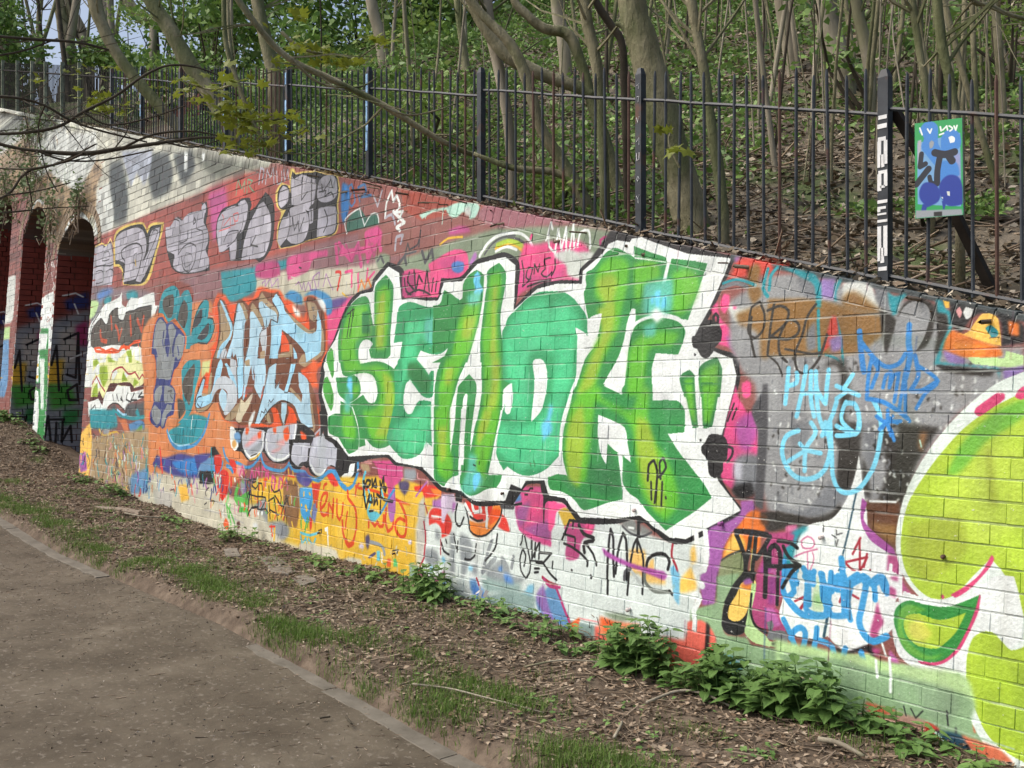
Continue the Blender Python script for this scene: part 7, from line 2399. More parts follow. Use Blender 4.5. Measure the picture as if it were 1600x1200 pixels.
# ------------------------------------------------------------------ leaves, litter and undergrowth
def leaf_faces(C, size, rng, up=0.0, asp=0.55, fold=0.15):
    """diamond leaves: centres C (n,3), size (n,), random turned."""
    n = len(C)
    a = rng.normal(size=(n, 3)); a[:, 2] *= (1 - up); a /= np.linalg.norm(a, axis=1)[:, None] + 1e-9
    b = rng.normal(size=(n, 3)); b[:, 2] *= (1 - up)
    b -= (b * a).sum(1)[:, None] * a; b /= np.linalg.norm(b, axis=1)[:, None] + 1e-9
    nn = np.cross(a, b)
    s = size[:, None]
    V = np.empty((n, 4, 3), np.float32)
    V[:, 0] = C - a * s; V[:, 1] = C + b * s * asp - a * s * 0.2 + nn * s * fold; V[:, 2] = C + a * s; V[:, 3] = C - b * s * asp - a * s * 0.2 + nn * s * fold
    F = np.arange(n * 4, dtype=np.int32).reshape(n, 4)
    return V.reshape(-1, 3), F

def hz(x, y): return interp2(hx, hy, HZ, x, y)
def gzv(x, y): return interp2(gx, gyv, GZ, x, y)

# fallen leaves on the bank
n = 85000
y = 0.3 + RNG.random(n) ** 1.6 * 16; x = 3.0 - (RNG.random(n) ** 1.1) * (9 + y * 1.6)
C = np.stack([x, y, hz(x, y) + RNG.random(n) * 0.03], 1)
V, F = leaf_faces(C, RNG.uniform(0.009, 0.030, n) * (1 + y * 0.11), RNG, 0.6)
tag(mesh_np('fallen_leaves', V, F, M_HLITTER), kind='stuff')
n = 9000
x = 1.2 - RNG.random(n) * 18; y0_ = np.array([wy(top_z(a)) for a in x]); tz_ = np.array([top_z(a) for a in x])
yy_ = 0.03 + RNG.random(n) ** 0.8 * 0.4
C = np.stack([x, y0_ + yy_, tz_ + 0.0 + 0.03 * np.clip(yy_ / 0.2, 0, 1) * RNG.random(n)], 1)
V, F = leaf_faces(C, RNG.uniform(0.012, 0.03, n), RNG, 0.6)
tag(mesh_np('coping_litter', V, F, M_HLITTER), kind='stuff')
# fallen sticks on the bank
def sticks(n, x, y, zf, ln, rad, rng, mat, name, lift=0.01, tilt=0.12):
    th = rng.random(n) * math.pi * 2
    d = np.stack([np.cos(th), np.sin(th), rng.normal(0, tilt, n)], 1); d /= np.linalg.norm(d, axis=1)[:, None]
    c = np.stack([x, y, zf(x, y) + lift], 1)
    e1 = np.stack([-d[:, 1], d[:, 0], np.zeros(n)], 1); e2 = np.cross(d, e1)
    V = np.empty((n, 6, 3), np.float32)
    bend = rng.normal(0, 0.12, n)[:, None]
    for k in range(3):
        an = 2 * math.pi * k / 3
        o_ = (e1 * math.cos(an) + e2 * math.sin(an)) * rad[:, None]
        V[:, k] = c - d * ln[:, None] / 2 + o_ * 1.0
        V[:, 3 + k] = c + d * ln[:, None] / 2 + o_ * 0.6
    V = V.reshape(-1, 3)
    b = (np.arange(n) * 6)[:, None]
    F = np.concatenate([b + np.array([[0, 1, 4, 3]]), b + np.array([[1, 2, 5, 4]]), b + np.array([[2, 0, 3, 5]])]).astype(np.int32)
    return tag(mesh_np(name, V, F, mat), kind='stuff')
n = 3600
y = 0.25 + RNG.random(n) ** 1.8 * 9; x = 2.5 - RNG.random(n) * (9 + y * 1.5)
sticks(n, x, y, hz, RNG.uniform(0.1, 0.7, n), RNG.uniform(0.003, 0.011, n), RNG, M_TWIG, 'fallen_sticks', 0.02, 0.2)

# green undergrowth in patches
n = 190000
y = 0.45 + RNG.random(n) ** 1.3 * 22; x = 3.0 - RNG.random(n) * (13 + y * 2.0)
def patch(x, y, sc, ph):
    return (np.sin(x * sc + ph) * np.cos(y * sc * 1.3 - ph) + 0.6 * np.sin(x * sc * 2.3 + y * sc * 1.7 + ph * 2) + 0.35 * np.sin(x * sc * 5.1 - y * sc * 4.3))
pm = patch(x, y, 0.9, 1.3) + np.clip((-x - 3.6) * 0.22, -0.25, 1.7)
keep = pm > (0.05 + RNG.normal(0, 0.35, n))
x, y = x[keep], y[keep]; n = len(x)
C = np.stack([x, y, hz(x, y) + RNG.random(n) ** 1.5 * (0.10 + 0.016 * y)], 1)
V, F = leaf_faces(C, RNG.uniform(0.014, 0.034, n) * (1 + y * 0.07), RNG, 0.45, 0.6)
tag(mesh_np('undergrowth', V, F, M_IVY), kind='stuff')

# ivy and bushes in the wood: each a bush with leaves and stems
def bush(label, px, py, Z, rx, rz, n, size, mat, cat='bush', name='bush', group=None, ground=True, seed=1):
    rng = np.random.default_rng(seed)
    p = at_depth(px, py, Z)
    g = hill_z(p[0], p[1])
    r = empty(name, (p[0], p[1], g)); tag(r, label, cat, group)
    cen = np.array([0, 0, p[2] - g])
    k = max(6, n // 260)
    cl = rng.normal(size=(k, 3)); cl /= np.linalg.norm(cl, axis=1)[:, None]; cl *= rng.random(k)[:, None] ** 0.45
    cl = cen + cl * np.array([rx, rx, rz])
    idx = rng.integers(0, k, n)
    C = cl[idx] + rng.normal(size=(n, 3)) * np.array([rx, rx, rz]) * 0.17
    V, F = leaf_faces(C, rng.uniform(0.6, 1.3, n) * size, rng, 0.3, 0.6)
    tag(mesh_np('leaves', V, F, mat, r), kind='stuff')
    mb = MB(); rb_ = random.Random(seed)
    for q in range(min(k, 22)):
        a = Vector((rb_.uniform(-.1, .1), rb_.uniform(-.1, .1), -0.1)); b = Vector(cl[q])
        mid = (a + b) / 2 + Vector((rb_.uniform(-.2, .2) * rx, rb_.uniform(-.2, .2) * rx, 0))
        mb.tube([a, mid, b], [0.02, 0.014, 0.006], 5, False)
    mb.build('stems', M_BARKD, r)
    return r
BL = [
 ('dense dark green ivy mass filling the wood behind the trunk over the grass bank', 560, 60, 19, 2.6, 1.8, 5200, 0.075, M_IVY),
 ('green bushy thicket right of the pale trunk over the bank', 680, 55, 18, 2.4, 1.7, 4600, 0.07, M_IVY),
 ('light green budding thicket above the left railing', 500, 90, 17, 2.2, 1.5, 3600, 0.065, M_BUD),
 ('tall green thicket behind the sweeping bough', 840, 30, 20, 2.6, 1.8, 4600, 0.075, M_IVY),
 ('ivy thicket between the leaning grey trunks', 330, 40, 17, 1.6, 1.7, 3000, 0.06, M_IVY),
 ('dark holly bush under the level bough near top left', 285, 72, 18, 1.4, 0.9, 2200, 0.06, M_IVY),
 ('round dark bush over the far end of the railing', 160, 88, 19, 1.1, 0.5, 1400, 0.055, M_IVY),
 ('ivy on the dark trunk at the left edge', 8, 45, 19, 0.8, 1.8, 2600, 0.055, M_IVY),
 ('budding branches right of the sky gap', 240, 25, 20, 1.5, 1.0, 900, 0.045, M_BUD),
 ('green thicket high on the bank right of the knotty trunk', 1080, 40, 15, 1.9, 1.4, 2600, 0.055, M_IVY),
 ('pale green bush high between the pale trunks', 1180, 20, 16, 1.6, 1.2, 1500, 0.05, M_BUD),
 ('fresh green budding hawthorn at the right edge', 1570, 70, 7.5, 0.55, 0.30, 900, 0.022, M_BUD),
 ('dark leaved laurel sprays above the white lettered post', 1350, 60, 7.8, 0.75, 0.4, 240, 0.045, M_IVY),
 ('low ivy clump beside the notice', 1440, 330, 5.4, 0.35, 0.12, 500, 0.022, M_IVY),
 ('nettle patch on the bank behind the right bars', 1330, 330, 5.8, 0.5, 0.16, 900, 0.022, M_IVY),
 ('thick green undergrowth mound behind the middle railing', 660, 220, 9.5, 1.3, 0.5, 3200, 0.035, M_BUD),
 ('green clump at the foot of the slim crooked trunk', 890, 300, 6.6, 0.5, 0.22, 900, 0.024, M_BUD),
 ('budding thicket at the top centre', 1000, 20, 17, 2.0, 1.4, 2200, 0.055, M_BUD),
 ('green thicket filling the gap by the grey fence post', 760, 110, 14, 1.6, 1.0, 2600, 0.05, M_IVY),
 ('ivy thicket low behind the left railing', 440, 150, 13, 1.4, 0.8, 2400, 0.05, M_IVY),
 ('bush behind the leaning trunk over the whitewash', 250, 160, 13.5, 1.0, 0.6, 1500, 0.045, M_BUD),
]
for i, (lab, px, py, Z, rx, rz, nn_, sz, mt_) in enumerate(BL):
    bush(lab, px, py, Z, rx, rz, nn_, sz, mt_, seed=100 + i)

M_CREEP = leafmat('creeper_leaves', [(0.10, 0.15, 0.06), (0.15, 0.22, 0.10), (0.20, 0.26, 0.14), (0.07, 0.11, 0.04)], 0.7, 0.2)
def creeper(label, px, py, rx, rz, n, seed):
    rng = np.random.default_rng(seed); X_, Z_ = on_wall(px, py)
    r = empty('creeper', (X_, wy(Z_) - 0.02, Z_)); tag(r, label, 'plant')
    C = rng.normal(size=(n, 3)) * np.array([rx, 0.05, rz]) + np.array([0, -0.06, 0]); C[:, 1] = -np.abs(C[:, 1]) + C[:, 2] * BAT
    V, F = leaf_faces(C, rng.uniform(0.02, 0.045, n), rng, 0.2); tag(mesh_np('leaves', V, F, M_CREEP, r), kind='stuff')
    mb = MB(); rb_ = random.Random(seed)
    for _ in range(16):
        pts = [Vector((rb_.gauss(0, rx * .7), -.04, rb_.gauss(0, rz * .7)))]
        for _k in range(5): pts.append(pts[-1] + Vector((rb_.uniform(-.12, .12), rb_.uniform(-.04, .01), rb_.uniform(-.2, .1))))
        mb.tube(pts, 0.006, 4, False)
    mb.build('stems', M_TWIG, r)
creeper('grey green creeper hanging over the second arch', 55, 275, 0.4, 0.2, 300, 1)
creeper('creeper growing between the first two arches', 88, 330, 0.16, 0.22, 180, 2)
creeper('tangled creeper at the left edge by the last arch', 8, 300, 0.5, 0.35, 450, 3)
creeper('small tuft of creeper above the crown of the first arch', 130, 312, 0.12, 0.12, 120, 4)
creeper('sparse creeper on the whitewash under the clad fence', 60, 205, 0.5, 0.12, 260, 5)

# tall far trunks and bare twigs against the sky
for i in range(26):
    px = rt.uniform(20, 420); Z = rt.uniform(17, 30)
    p = at_depth(px, 110, Z); x, y = p[0], p[1]; g = hill_z(x, y)
    r = empty('distant_tree', (x, y, g)); tag(r, 'distant bare tree in the wood against the pale sky', 'tree', 'distant bare trees against the sky')
    pts = [Vector((0, 0, -.2))]; dd = Vector((rt.uniform(-.2, .2), rt.uniform(-.2, .2), 1)).normalized(); H = rt.uniform(6, 10)
    for _k in range(7):
        dd = (dd + Vector((rt.uniform(-.12, .12), rt.uniform(-.12, .12), 0.08))).normalized(); pts.append(pts[-1] + dd * H / 7)
    rad = rt.uniform(0.03, 0.10)
    mb = MB(); mb.tube(pts, [rad * (1.1 - .13 * q) for q in range(8)], 6, False); mb.build('trunk', rt.choice([M_BARK, M_BARKD, M_BARKP]), r, True)
    PP = [(q[0] + x, q[1] + y, q[2] + g) for q in pts]
    twiggy(Vector((x, y, g)), PP[2:], 26, rt, 2.2, 0.014).build('twigs', M_BARKD, r)

# ------------------------------------------------------------------ hanging branches in front of the far wall
RT_ = Vector(RT)
def hang(label, rows, Z, mat=M_BARKD, sub=(), name='hanging_branch'):
    r0 = at_depth(rows[0][0], rows[0][1], Z)
    r = empty(name, tuple(r0)); tag(r, label, 'branch'); L0 = Vector(r0)
    P = trunk_path(rows, Z, 0.6)
    mb = MB(); mb.tube([Vector(p[:3]) - L0 for p in P], [p[3] for p in P], 6, False, 0.08); mb.build('stem', mat, r, True)
    for s_ in sub:
        Q = trunk_path(s_, Z + 0.1, 0.3); mb = MB(); mb.tube([Vector(p[:3]) - L0 for p in Q], [p[3] for p in Q], 5, False, 0.08); mb.build('twig', mat, r, True)
    mb = MB()
    for _ in range(14):
        i = rt.randrange(2, len(P)); p = Vector(P[i][:3]) - L0
        d = (RT_ * rt.uniform(-1, 1) + Vector((0, 0, 1)) * rt.uniform(-.5, .5) + Vector((rt.uniform(-.3, .3), rt.uniform(-.3, .3), 0))).normalized(); pts = [p]; l = rt.uniform(.25, .8)
        for _k in range(4):
            d = (d + Vector((rt.uniform(-.25, .25), rt.uniform(-.25, .25), rt.uniform(-.25, .25)))).normalized(); pts.append(pts[-1] + d * l / 4)
        mb.tube(pts, [P[i][3] * f_ for f_ in (.35, .3, .25, .2, .12)], 4, False)
    mb.build('twigs', mat, r)
    return r
hang('long bare bough slanting down across the railing from top left', [(330, -60, 5), (400, 38, 5), (450, 90, 5), (520, 125, 5), (600, 165, 5), (690, 220, 4.5), (760, 248, 4), (860, 270, 3)], 6.4, M_BARK,
     [[(455, 92, 2.5), (500, 130, 2), (560, 136, 1.6), (590, 120, 1)], [(600, 168, 2), (640, 180, 1.6), (690, 170, 1.2), (740, 150, 1)]])
hang('thick dark drooping branch across the top of the whitewashed wall', [(-60, 200, 3), (0, 225, 3), (60, 236, 3), (130, 240, 4), (190, 232, 3.6), (260, 222, 3), (330, 215, 2), (380, 230, 1.4)], 9.5, M_BARKD,
     [[(190, 232, 2.2), (240, 210, 2), (300, 205, 1.6), (350, 214, 1)], [(130, 240, 2.2), (90, 256, 1.8), (40, 264, 1.4), (-20, 262, 1)], [(60, 236, 2), (100, 250, 1.6), (160, 250, 1.4), (240, 234, 1)], [(260, 222, 2), (300, 230, 1.4), (345, 218, 1)]])
hang('slender branch arching up to the railing from the left', [(-60, 210, 2.4), (30, 208, 2.6), (90, 198, 2.8), (130, 175, 2.6), (180, 150, 2.4), (225, 118, 2.2), (265, 102, 2), (310, 106, 1.6), (350, 122, 1)], 9.0, M_BARKD,
     [[(130, 175, 1.6), (170, 195, 1.4), (230, 185, 1.2), (290, 165, 1)], [(90, 198, 1.4), (60, 170, 1.2), (20, 150, 1)]])
hang('fine low branch crossing the wall below the drooping one', [(-60, 150, 2.4), (20, 152, 2.4), (70, 165, 2.2), (110, 188, 2), (160, 205, 1.8), (230, 222, 1.4)], 8.8, M_BARKD,
     [[(70, 165, 1.4), (60, 200, 1.2), (70, 260, 1), (90, 300, .8)]])
hang('fine bare twigs in front of the dark far arch', [(-60, 330, 2), (10, 305, 2), (40, 270, 1.8), (90, 255, 1.6), (150, 225, 1.2)], 9.6, M_BARKD,
     [[(10, 305, 1.4), (60, 298, 1.2), (110, 285, 1)], [(-20, 335, 1.4), (30, 330, 1.4), (80, 325, 1), (140, 322, .8)], [(40, 270, 1.2), (50, 320, 1), (40, 360, .8)]])
hang('branch entering at the top left over the sky', [(-60, 50, 2.6), (0, 57, 2.6), (60, 62, 2.6), (120, 66, 2.4), (170, 78, 2)], 9.0, M_BARKD, [[(-10, 88, 1.8), (40, 78, 1.6), (90, 60, 1.2)]])
hang('bare bough tip entering at the top right corner', [(1480, -40, 3), (1520, 2, 4), (1545, 8, 3.6), (1575, 22, 3.2), (1640, 40, 3)], 5.0, M_BARK, [[(1520, 2, 2), (1490, 40, 1.6), (1470, 90, 1.2)]])

# sycamore shoots with big young leaves
def lobed():
    pts = []
    for k in range(11):
        an = math.radians(-150 + 300 * k / 10)
        r = 1.0 if k % 2 == 0 else 0.62
        if k == 5: r = 0.62
        pts.append((math.sin(an) * r * 0.95, math.cos(an) * r))
    V = [(0, 0, 0.06)] + [(x, y, 0.12 * abs(x) * -1.0) for x, y in pts]
    F = [(0, i + 2, i + 1) for i in range(len(pts) - 1)]
    return V, F
LV, LF = lobed()
lm_ = []
for k in range(3):
    me = bpy.data.meshes.new('leaf')
    me.from_pydata([(a * rt.uniform(.9, 1.1), b * rt.uniform(.9, 1.1), c - 0.25 * b * b * 0.4) for a, b, c in LV], [], LF); me.materials.append(M_SYC); me.update(); lm_.append(me)
def shoot(label, rows, Z, clusters, twigs=()):
    r0 = at_depth(rows[0][0], rows[0][1], Z); r = empty('sycamore_shoot', tuple(r0)); tag(r, label, 'shrub'); L0 = Vector(r0)
    P = trunk_path(rows, Z)
    mb = MB(); mb.tube([Vector(p[:3]) - L0 for p in P], [p[3] for p in P], 6, False)
    for s_ in twigs:
        Q = trunk_path(s_, Z); mb.tube([Vector(p[:3]) - L0 for p in Q], [p[3] for p in Q], 5, False)
    mb.build('stem', M_BARK, r, True)
    for (px, py, rx, ry, n_, s) in clusters:
        for _ in range(int(n_ * 1.5)):
            p = at_depth(px + rt.gauss(0, rx), py + rt.gauss(0, ry), Z + rt.uniform(-.3, .3))
            sz = s * rt.uniform(0.5, 0.85)
            M = Matrix.Translation(Vector(p) - L0) @ Matrix.Rotation(rt.uniform(0, 6.28), 4, 'Z') @ Matrix.Rotation(rt.uniform(-.9, -.1), 4, 'X') @ Matrix.Rotation(rt.uniform(-.35, .35), 4, 'Y') @ Matrix.Scale(sz, 4)
            use('leaf', rt.choice(lm_), r, M)
shoot('yellow green leafy sycamore shoot hanging over the wall at the left', [(350, -40, 4), (352, 60, 4), (372, 130, 3.6), (395, 190, 3), (420, 235, 2)], 7.6,
      [(350, 130, 26, 12, 18, 0.085), (365, 175, 20, 14, 22, 0.085), (400, 190, 22, 14, 20, 0.08), (385, 222, 24, 12, 20, 0.08), (440, 185, 20, 12, 12, 0.075), (340, 160, 12, 14, 8, 0.08), (455, 215, 24, 12, 10, 0.075), (290, 130, 22, 8, 8, 0.075), (310, 160, 14, 8, 5, .07)],
      [[(372, 130, 2), (330, 140, 1.6), (290, 128, 1)], [(395, 190, 2), (440, 185, 1.6), (480, 170, 1)], [(420, 235, 1.6), (455, 240, 1.2), (500, 238, 1), (520, 230, .8)], [(400, 215, 1.6), (460, 212, 1.2), (520, 160, .8)]])
shoot('spray of yellow green sycamore leaves over the railing left of centre', [(440, 50, 3), (470, 75, 2.6), (510, 85, 2), (560, 92, 1.4)], 7.9,
      [(470, 75, 18, 7, 14, 0.08), (510, 85, 22, 8, 18, 0.08), (545, 95, 18, 7, 12, 0.075), (600, 62, 14, 5, 8, 0.075), (450, 95, 18, 7, 10, 0.08), (470, 25, 16, 8, 7, .075)], [[(560, 92, 1.4), (590, 70, 1), (612, 60, .8)]])
shoot('small sycamore spray in front of the knotty trunk', [(1062, 262, 1.8), (1054, 245, 1.8), (1048, 235, 1.4), (1045, 215, 1.2), (1052, 200, 1)], 4.9,
      [(1056, 235, 9, 3, 3, 0.075), (1040, 200, 10, 3, 3, 0.05), (1080, 240, 5, 2, 1, .05)])
shoot('tiny yellow leaved spray over the whitewashed wall', [(120, 190, 1.6), (140, 172, 1.4), (160, 160, 1)], 11.5,
      [(150, 150, 16, 8, 12, 0.09), (165, 170, 14, 6, 10, 0.09), (120, 110, 14, 6, 7, .08), (60, 120, 12, 4, 5, .07), (195, 168, 12, 6, 6, .08), (170, 110, 16, 6, 6, .07)])

# ------------------------------------------------------------------ verge: litter, sticks, grass, plants
n = 52000
x = 1.2 - RNG.random(n) ** 0.9 * 19; y = -1.38 + RNG.random(n) ** 0.85 * 1.46
C = np.stack([x, y, gzv(x, y) + 0.002 + RNG.random(n) ** 2 * 0.018], 1)
V, F = leaf_faces(C, RNG.uniform(0.006, 0.02, n), RNG, 0.75, 0.5, 0.25)
tag(mesh_np('leaf_litter', V, F, M_LITTER), kind='stuff')
n = 8500
x = 1.2 - RNG.random(n) ** 1.05 * 17; y = -1.34 + RNG.random(n) ** 0.75 * 1.38
o = sticks(n, x, y, gzv, RNG.uniform(0.03, 0.2, n), RNG.uniform(0.0012, 0.0042, n), RNG, M_TWIG, 'dead_stems', 0.008, 0.10)
# crumbs on the path
def pz(x, y): return np.array([ground_z(a, b) for a, b in zip(x, y)])
n = 2600
x = 0.5 - RNG.random(n) * 13; y = -1.42 - RNG.random(n) ** 1.2 * 2.2
sticks(n, x, y, pz, RNG.uniform(0.008, 0.05, n), RNG.uniform(0.0008, 0.0022, n), RNG, M_TWIG, 'path_twigs', 0.002, 0.03)
n = 14000
x = 0.5 - RNG.random(n) * 13; y = -1.42 - RNG.random(n) ** 1.2 * 2.4
C = np.stack([x, y, pz(x, y) + 0.001], 1)
V, F = leaf_faces(C, 0.0012 + 0.006 * RNG.random(n) ** 3, RNG, 0.5, 0.8, 0.6)
M_GRIT = leafmat('path_grit', [(0.42, 0.38, 0.32), (0.16, 0.13, 0.10), (0.28, 0.24, 0.2), (0.10, 0.085, 0.07)], 0.9, 0)
tag(mesh_np('path_grit', V, F, M_GRIT), kind='stuff')

# grass in tufts along the path edge
def blades(C, h, wd, rng, lean=0.5):
    n = len(C)
    th = rng.random(n) * math.pi * 2
    d = np.stack([np.cos(th), np.sin(th), np.zeros(n)], 1)
    e = np.stack([-np.sin(th), np.cos(th), np.zeros(n)], 1)
    L_ = rng.random(n)[:, None] * lean
    V = np.empty((n, 5, 3), np.float32)
    up = np.array([0, 0, 1.0])
    hh = h[:, None]; ww = wd[:, None]
    V[:, 0] = C - e * ww; V[:, 1] = C + e * ww
    m_ = C + up * hh * 0.6 + d * hh * L_ * 0.35
    V[:, 2] = m_ + e * ww * 0.8; V[:, 3] = m_ - e * ww * 0.8
    V[:, 4] = C + up * hh * (1 - 0.35 * L_) + d * hh * L_
    V = V.reshape(-1, 3)
    return V, n
cents = []
rg = random.Random(9)
for _ in range(105):
    X_ = rg.uniform(-13.5, 0.6); cents.append((X_, -1.27 + rg.gauss(0, 0.075) + 0.05 * math.sin(X_ * 1.7), rg.uniform(0.07, 0.17), rg.uniform(120, 330)))
for _ in range(75):
    cents.append((rg.uniform(-11, -1.5), rg.uniform(-1.1, -0.4), rg.uniform(0.04, 0.13), rg.uniform(40, 150)))
# the big tufts at the picture's lower edge
for (px, py, r_, n_) in ((880, 1185, 0.17, 900), (800, 1090, 0.16, 700), (735, 1070, 0.12, 500), (690, 1110, 0.12, 450), (640, 1100, 0.10, 300), (480, 1010, 0.16, 700), (560, 1020, 0.12, 450), (430, 1000, 0.14, 500), (300, 920, 0.16, 500), (340, 935, 0.16, 500), (250, 905, 0.14, 400), (130, 860, 0.16, 420), (70, 830, 0.16, 380), (20, 800, 0.16, 350), (60, 780, .12, 200), (1000, 1190, .10, 260)):
    d = ray(px, py); t = -(CAM[2] - 0.16) / d[2]; p = CAM + d * t; cents.append((p[0], p[1], r_, n_))
Cl = []; Hl = []
for (X_, Y_, r_, n_) in cents:
    k = int(n_); q = RNG.normal(0, 1, (k, 2)) * r_ * 0.55
    Cl.append(np.stack([X_ + q[:, 0] * 1.5, Y_ + q[:, 1] * 0.8], 1)); Hl.append(RNG.uniform(0.4, 1.0, k) * (0.028 + 0.045 * min(r_ / 0.16, 1)))
Cl = np.concatenate(Cl); Hl = np.concatenate(Hl)
mk = (Cl[:, 1] < 0.1) & (Cl[:, 1] > -1.42)
Cl, Hl = Cl[mk], Hl[mk]
C = np.stack([Cl[:, 0], Cl[:, 1], gzv(Cl[:, 0], Cl[:, 1]) - 0.004], 1)
V, n = blades(C, Hl, RNG.uniform(0.0009, 0.0019, len(C)), RNG, 0.9)
b = (np.arange(n) * 5)
me = bpy.data.meshes.new('grass')
me.vertices.add(n * 5); me.vertices.foreach_set('co', V.astype(np.float32).ravel())
lp_ = np.stack([b, b + 1, b + 2, b + 3, b + 3, b + 2, b + 4], 1).astype(np.int32).ravel()
me.loops.add(n * 7); me.loops.foreach_set('vertex_index', lp_)
ls = np.stack([np.arange(n) * 7, np.arange(n) * 7 + 4], 1).astype(np.int32).ravel()
me.polygons.add(n * 2); me.polygons.foreach_set('loop_start', ls); me.update(calc_edges=True); me.materials.append(M_GRASS)
o = bpy.data.objects.new('grass', me); link(o); tag(o, kind='stuff')

# nettle and dead-nettle clumps at the foot of the wall
def heart():
    pts = [(0, -0.12), (0.36, -0.3), (0.55, 0.0), (0.42, 0.45), (0.2, 0.8), (0, 1.15), (-0.2, 0.8), (-0.42, 0.45), (-0.55, 0.0), (-0.36, -0.3)]
    V = [(0, 0.3, 0)] + [(x, y, 0.16 * abs(x) - 0.12 * y * y) for x, y in pts]
    return V, [(0, i + 1, (i + 1) % len(pts) + 1) for i in range(len(pts))]
HV, HF = heart()
hm_ = []
for k in range(4):
    me = bpy.data.meshes.new('leaf'); me.from_pydata([(a * rt.uniform(.85, 1.15), b_ * rt.uniform(.9, 1.1), c * rt.uniform(0.6, 1.3)) for a, b_, c in HV], [], HF); me.materials.append(M_NETTLE); me.update(); hm_.append(me)
def clump(label, px, py, rx, hgt, nst, leafs, parts):
    X_, Z_ = on_wall(px, py)
    Y_ = wy(base_z(X_)) - 0.13
    g = ground_z(X_, Y_)
    r = empty('nettle_clump', (X_, Y_, g)); tag(r, label, 'plant')
    mb = MB(); pl = MB()
    for s in range(nst):
        x0, y0 = rt.gauss(0, rx * 0.62), rt.uniform(-0.17, 0.07)
        h_ = hgt * 0.64 * rt.uniform(0.5, 1.0) * math.exp(-(x0 / rx) ** 2 * 0.5)
        g0 = ground_z(X_ + x0, Y_ + y0) - g
        lean = Vector((rt.uniform(-.25, .25), rt.uniform(-.45, .05), 1)).normalized()
        top = Vector((x0, y0, g0)) + lean * h_
        mb.tube([(x0, y0, g0 - 0.02), tuple((Vector((x0, y0, g0)) + top) / 2), tuple(top)], [0.0028, 0.0024, 0.0015], 4, False)
        lv = max(2, int(h_ / 0.032))
        for q in range(lv):
            tq = (q + 1) / lv
            c = Vector((x0, y0, g0)).lerp(top, tq)
            a0 = rt.uniform(0, 3.14)
            for w_ in range(rt.choice([2, 3])):
                sz = leafs * rt.uniform(0.75, 1.5) * (1.1 - 0.35 * tq)
                M = Matrix.Translation(c) @ Matrix.Rotation(a0 + math.pi * w_ + rt.uniform(-.5, .5), 4, 'Z') @ Matrix.Translation((0, sz * 0.4, 0)) @ Matrix.Rotation(rt.uniform(-.5, .25), 4, 'X') @ Matrix.Scale(sz, 4)
                if parts: use('leaf', rt.choice(hm_), r, M)
                else: pl.add([M @ Vector(v) for v in HV], HF)
    mb.build('stems', M_NETTLE, r)
    if pl.v: tag(pl.build('leaves', M_NETTLE, r), kind='stuff')
CL = [
 ('leafy nettle clump under the red and salmon paint', 1040, 1035, 0.20, 0.40, 44, 0.042, True),
 ('nettle clump under the pale green band right of the salmon paint', 1170, 1085, 0.19, 0.35, 38, 0.043, True),
 ('largest nettle clump at the foot of the wall towards the right', 1290, 1120, 0.24, 0.38, 50, 0.044, True),
 ('nettle clump at the bottom right by the blue painted foot of the wall', 1420, 1165, 0.18, 0.16, 22, 0.040, True),
 ('bright nettle clump below the grey and white lettering', 705, 930, 0.22, 0.34, 36, 0.040, False),
 ('low nettles left of the grey and white lettering', 620, 915, 0.2, 0.14, 14, 0.035, False),
 ('low creeping nettles under the blue corner paint', 790, 965, 0.26, 0.14, 20, 0.035, False),
 ('creeping plants under the white mural patch', 900, 1000, 0.26, 0.15, 20, 0.036, False),
 ('small plants below the yellow field', 530, 900, 0.3, 0.13, 16, 0.034, False),
 ('green tuft below the black lettered tag', 400, 850, 0.22, 0.22, 20, 0.034, False),
 ('low plants under the cream brickwork', 300, 812, 0.22, 0.12, 12, 0.034, False),
 ('grassy plants near the far left foot of the wall', 205, 775, 0.26, 0.2, 18, 0.036, False),
 ('dark plants at the corner by the first arch', 160, 752, 0.22, 0.18, 14, 0.036, False),
 ('bright weeds on the mound before the second arch', 30, 690, 0.5, 0.3, 26, 0.05, False),
 ('small weeds at the base of the orange patch', 960, 1010, 0.15, 0.12, 10, 0.034, False),
 ('weeds in the far right corner below the lime letter', 1520, 1195, 0.2, 0.14, 12, 0.038, False),
 ('trailing weeds against the first white pier', 75, 722, 0.35, 0.12, 14, 0.04, False),
]
for c in CL: clump(*c)
# small green rosettes on the soil
rg2 = random.Random(4)
wm = MB()
for _ in range(260):
    X_ = rg2.uniform(-12, -1.2); Y_ = rg2.uniform(-1.15, -0.1); g = ground_z(X_, Y_)
    for q in range(rg2.randint(3, 7)):
        sz = rg2.uniform(0.010, 0.026)
        M = Matrix.Translation((X_ + rg2.gauss(0, .03), Y_ + rg2.gauss(0, .03), g + rg2.uniform(.004, .02))) @ Matrix.Rotation(rg2.uniform(0, 6.28), 4, 'Z') @ Matrix.Rotation(rg2.uniform(-.4, .2), 4, 'X') @ Matrix.Scale(sz, 4)
        wm.add([M @ Vector(v) for v in HV], HF)
tag(wm.build('small_weeds', M_NETTLE), kind='stuff')

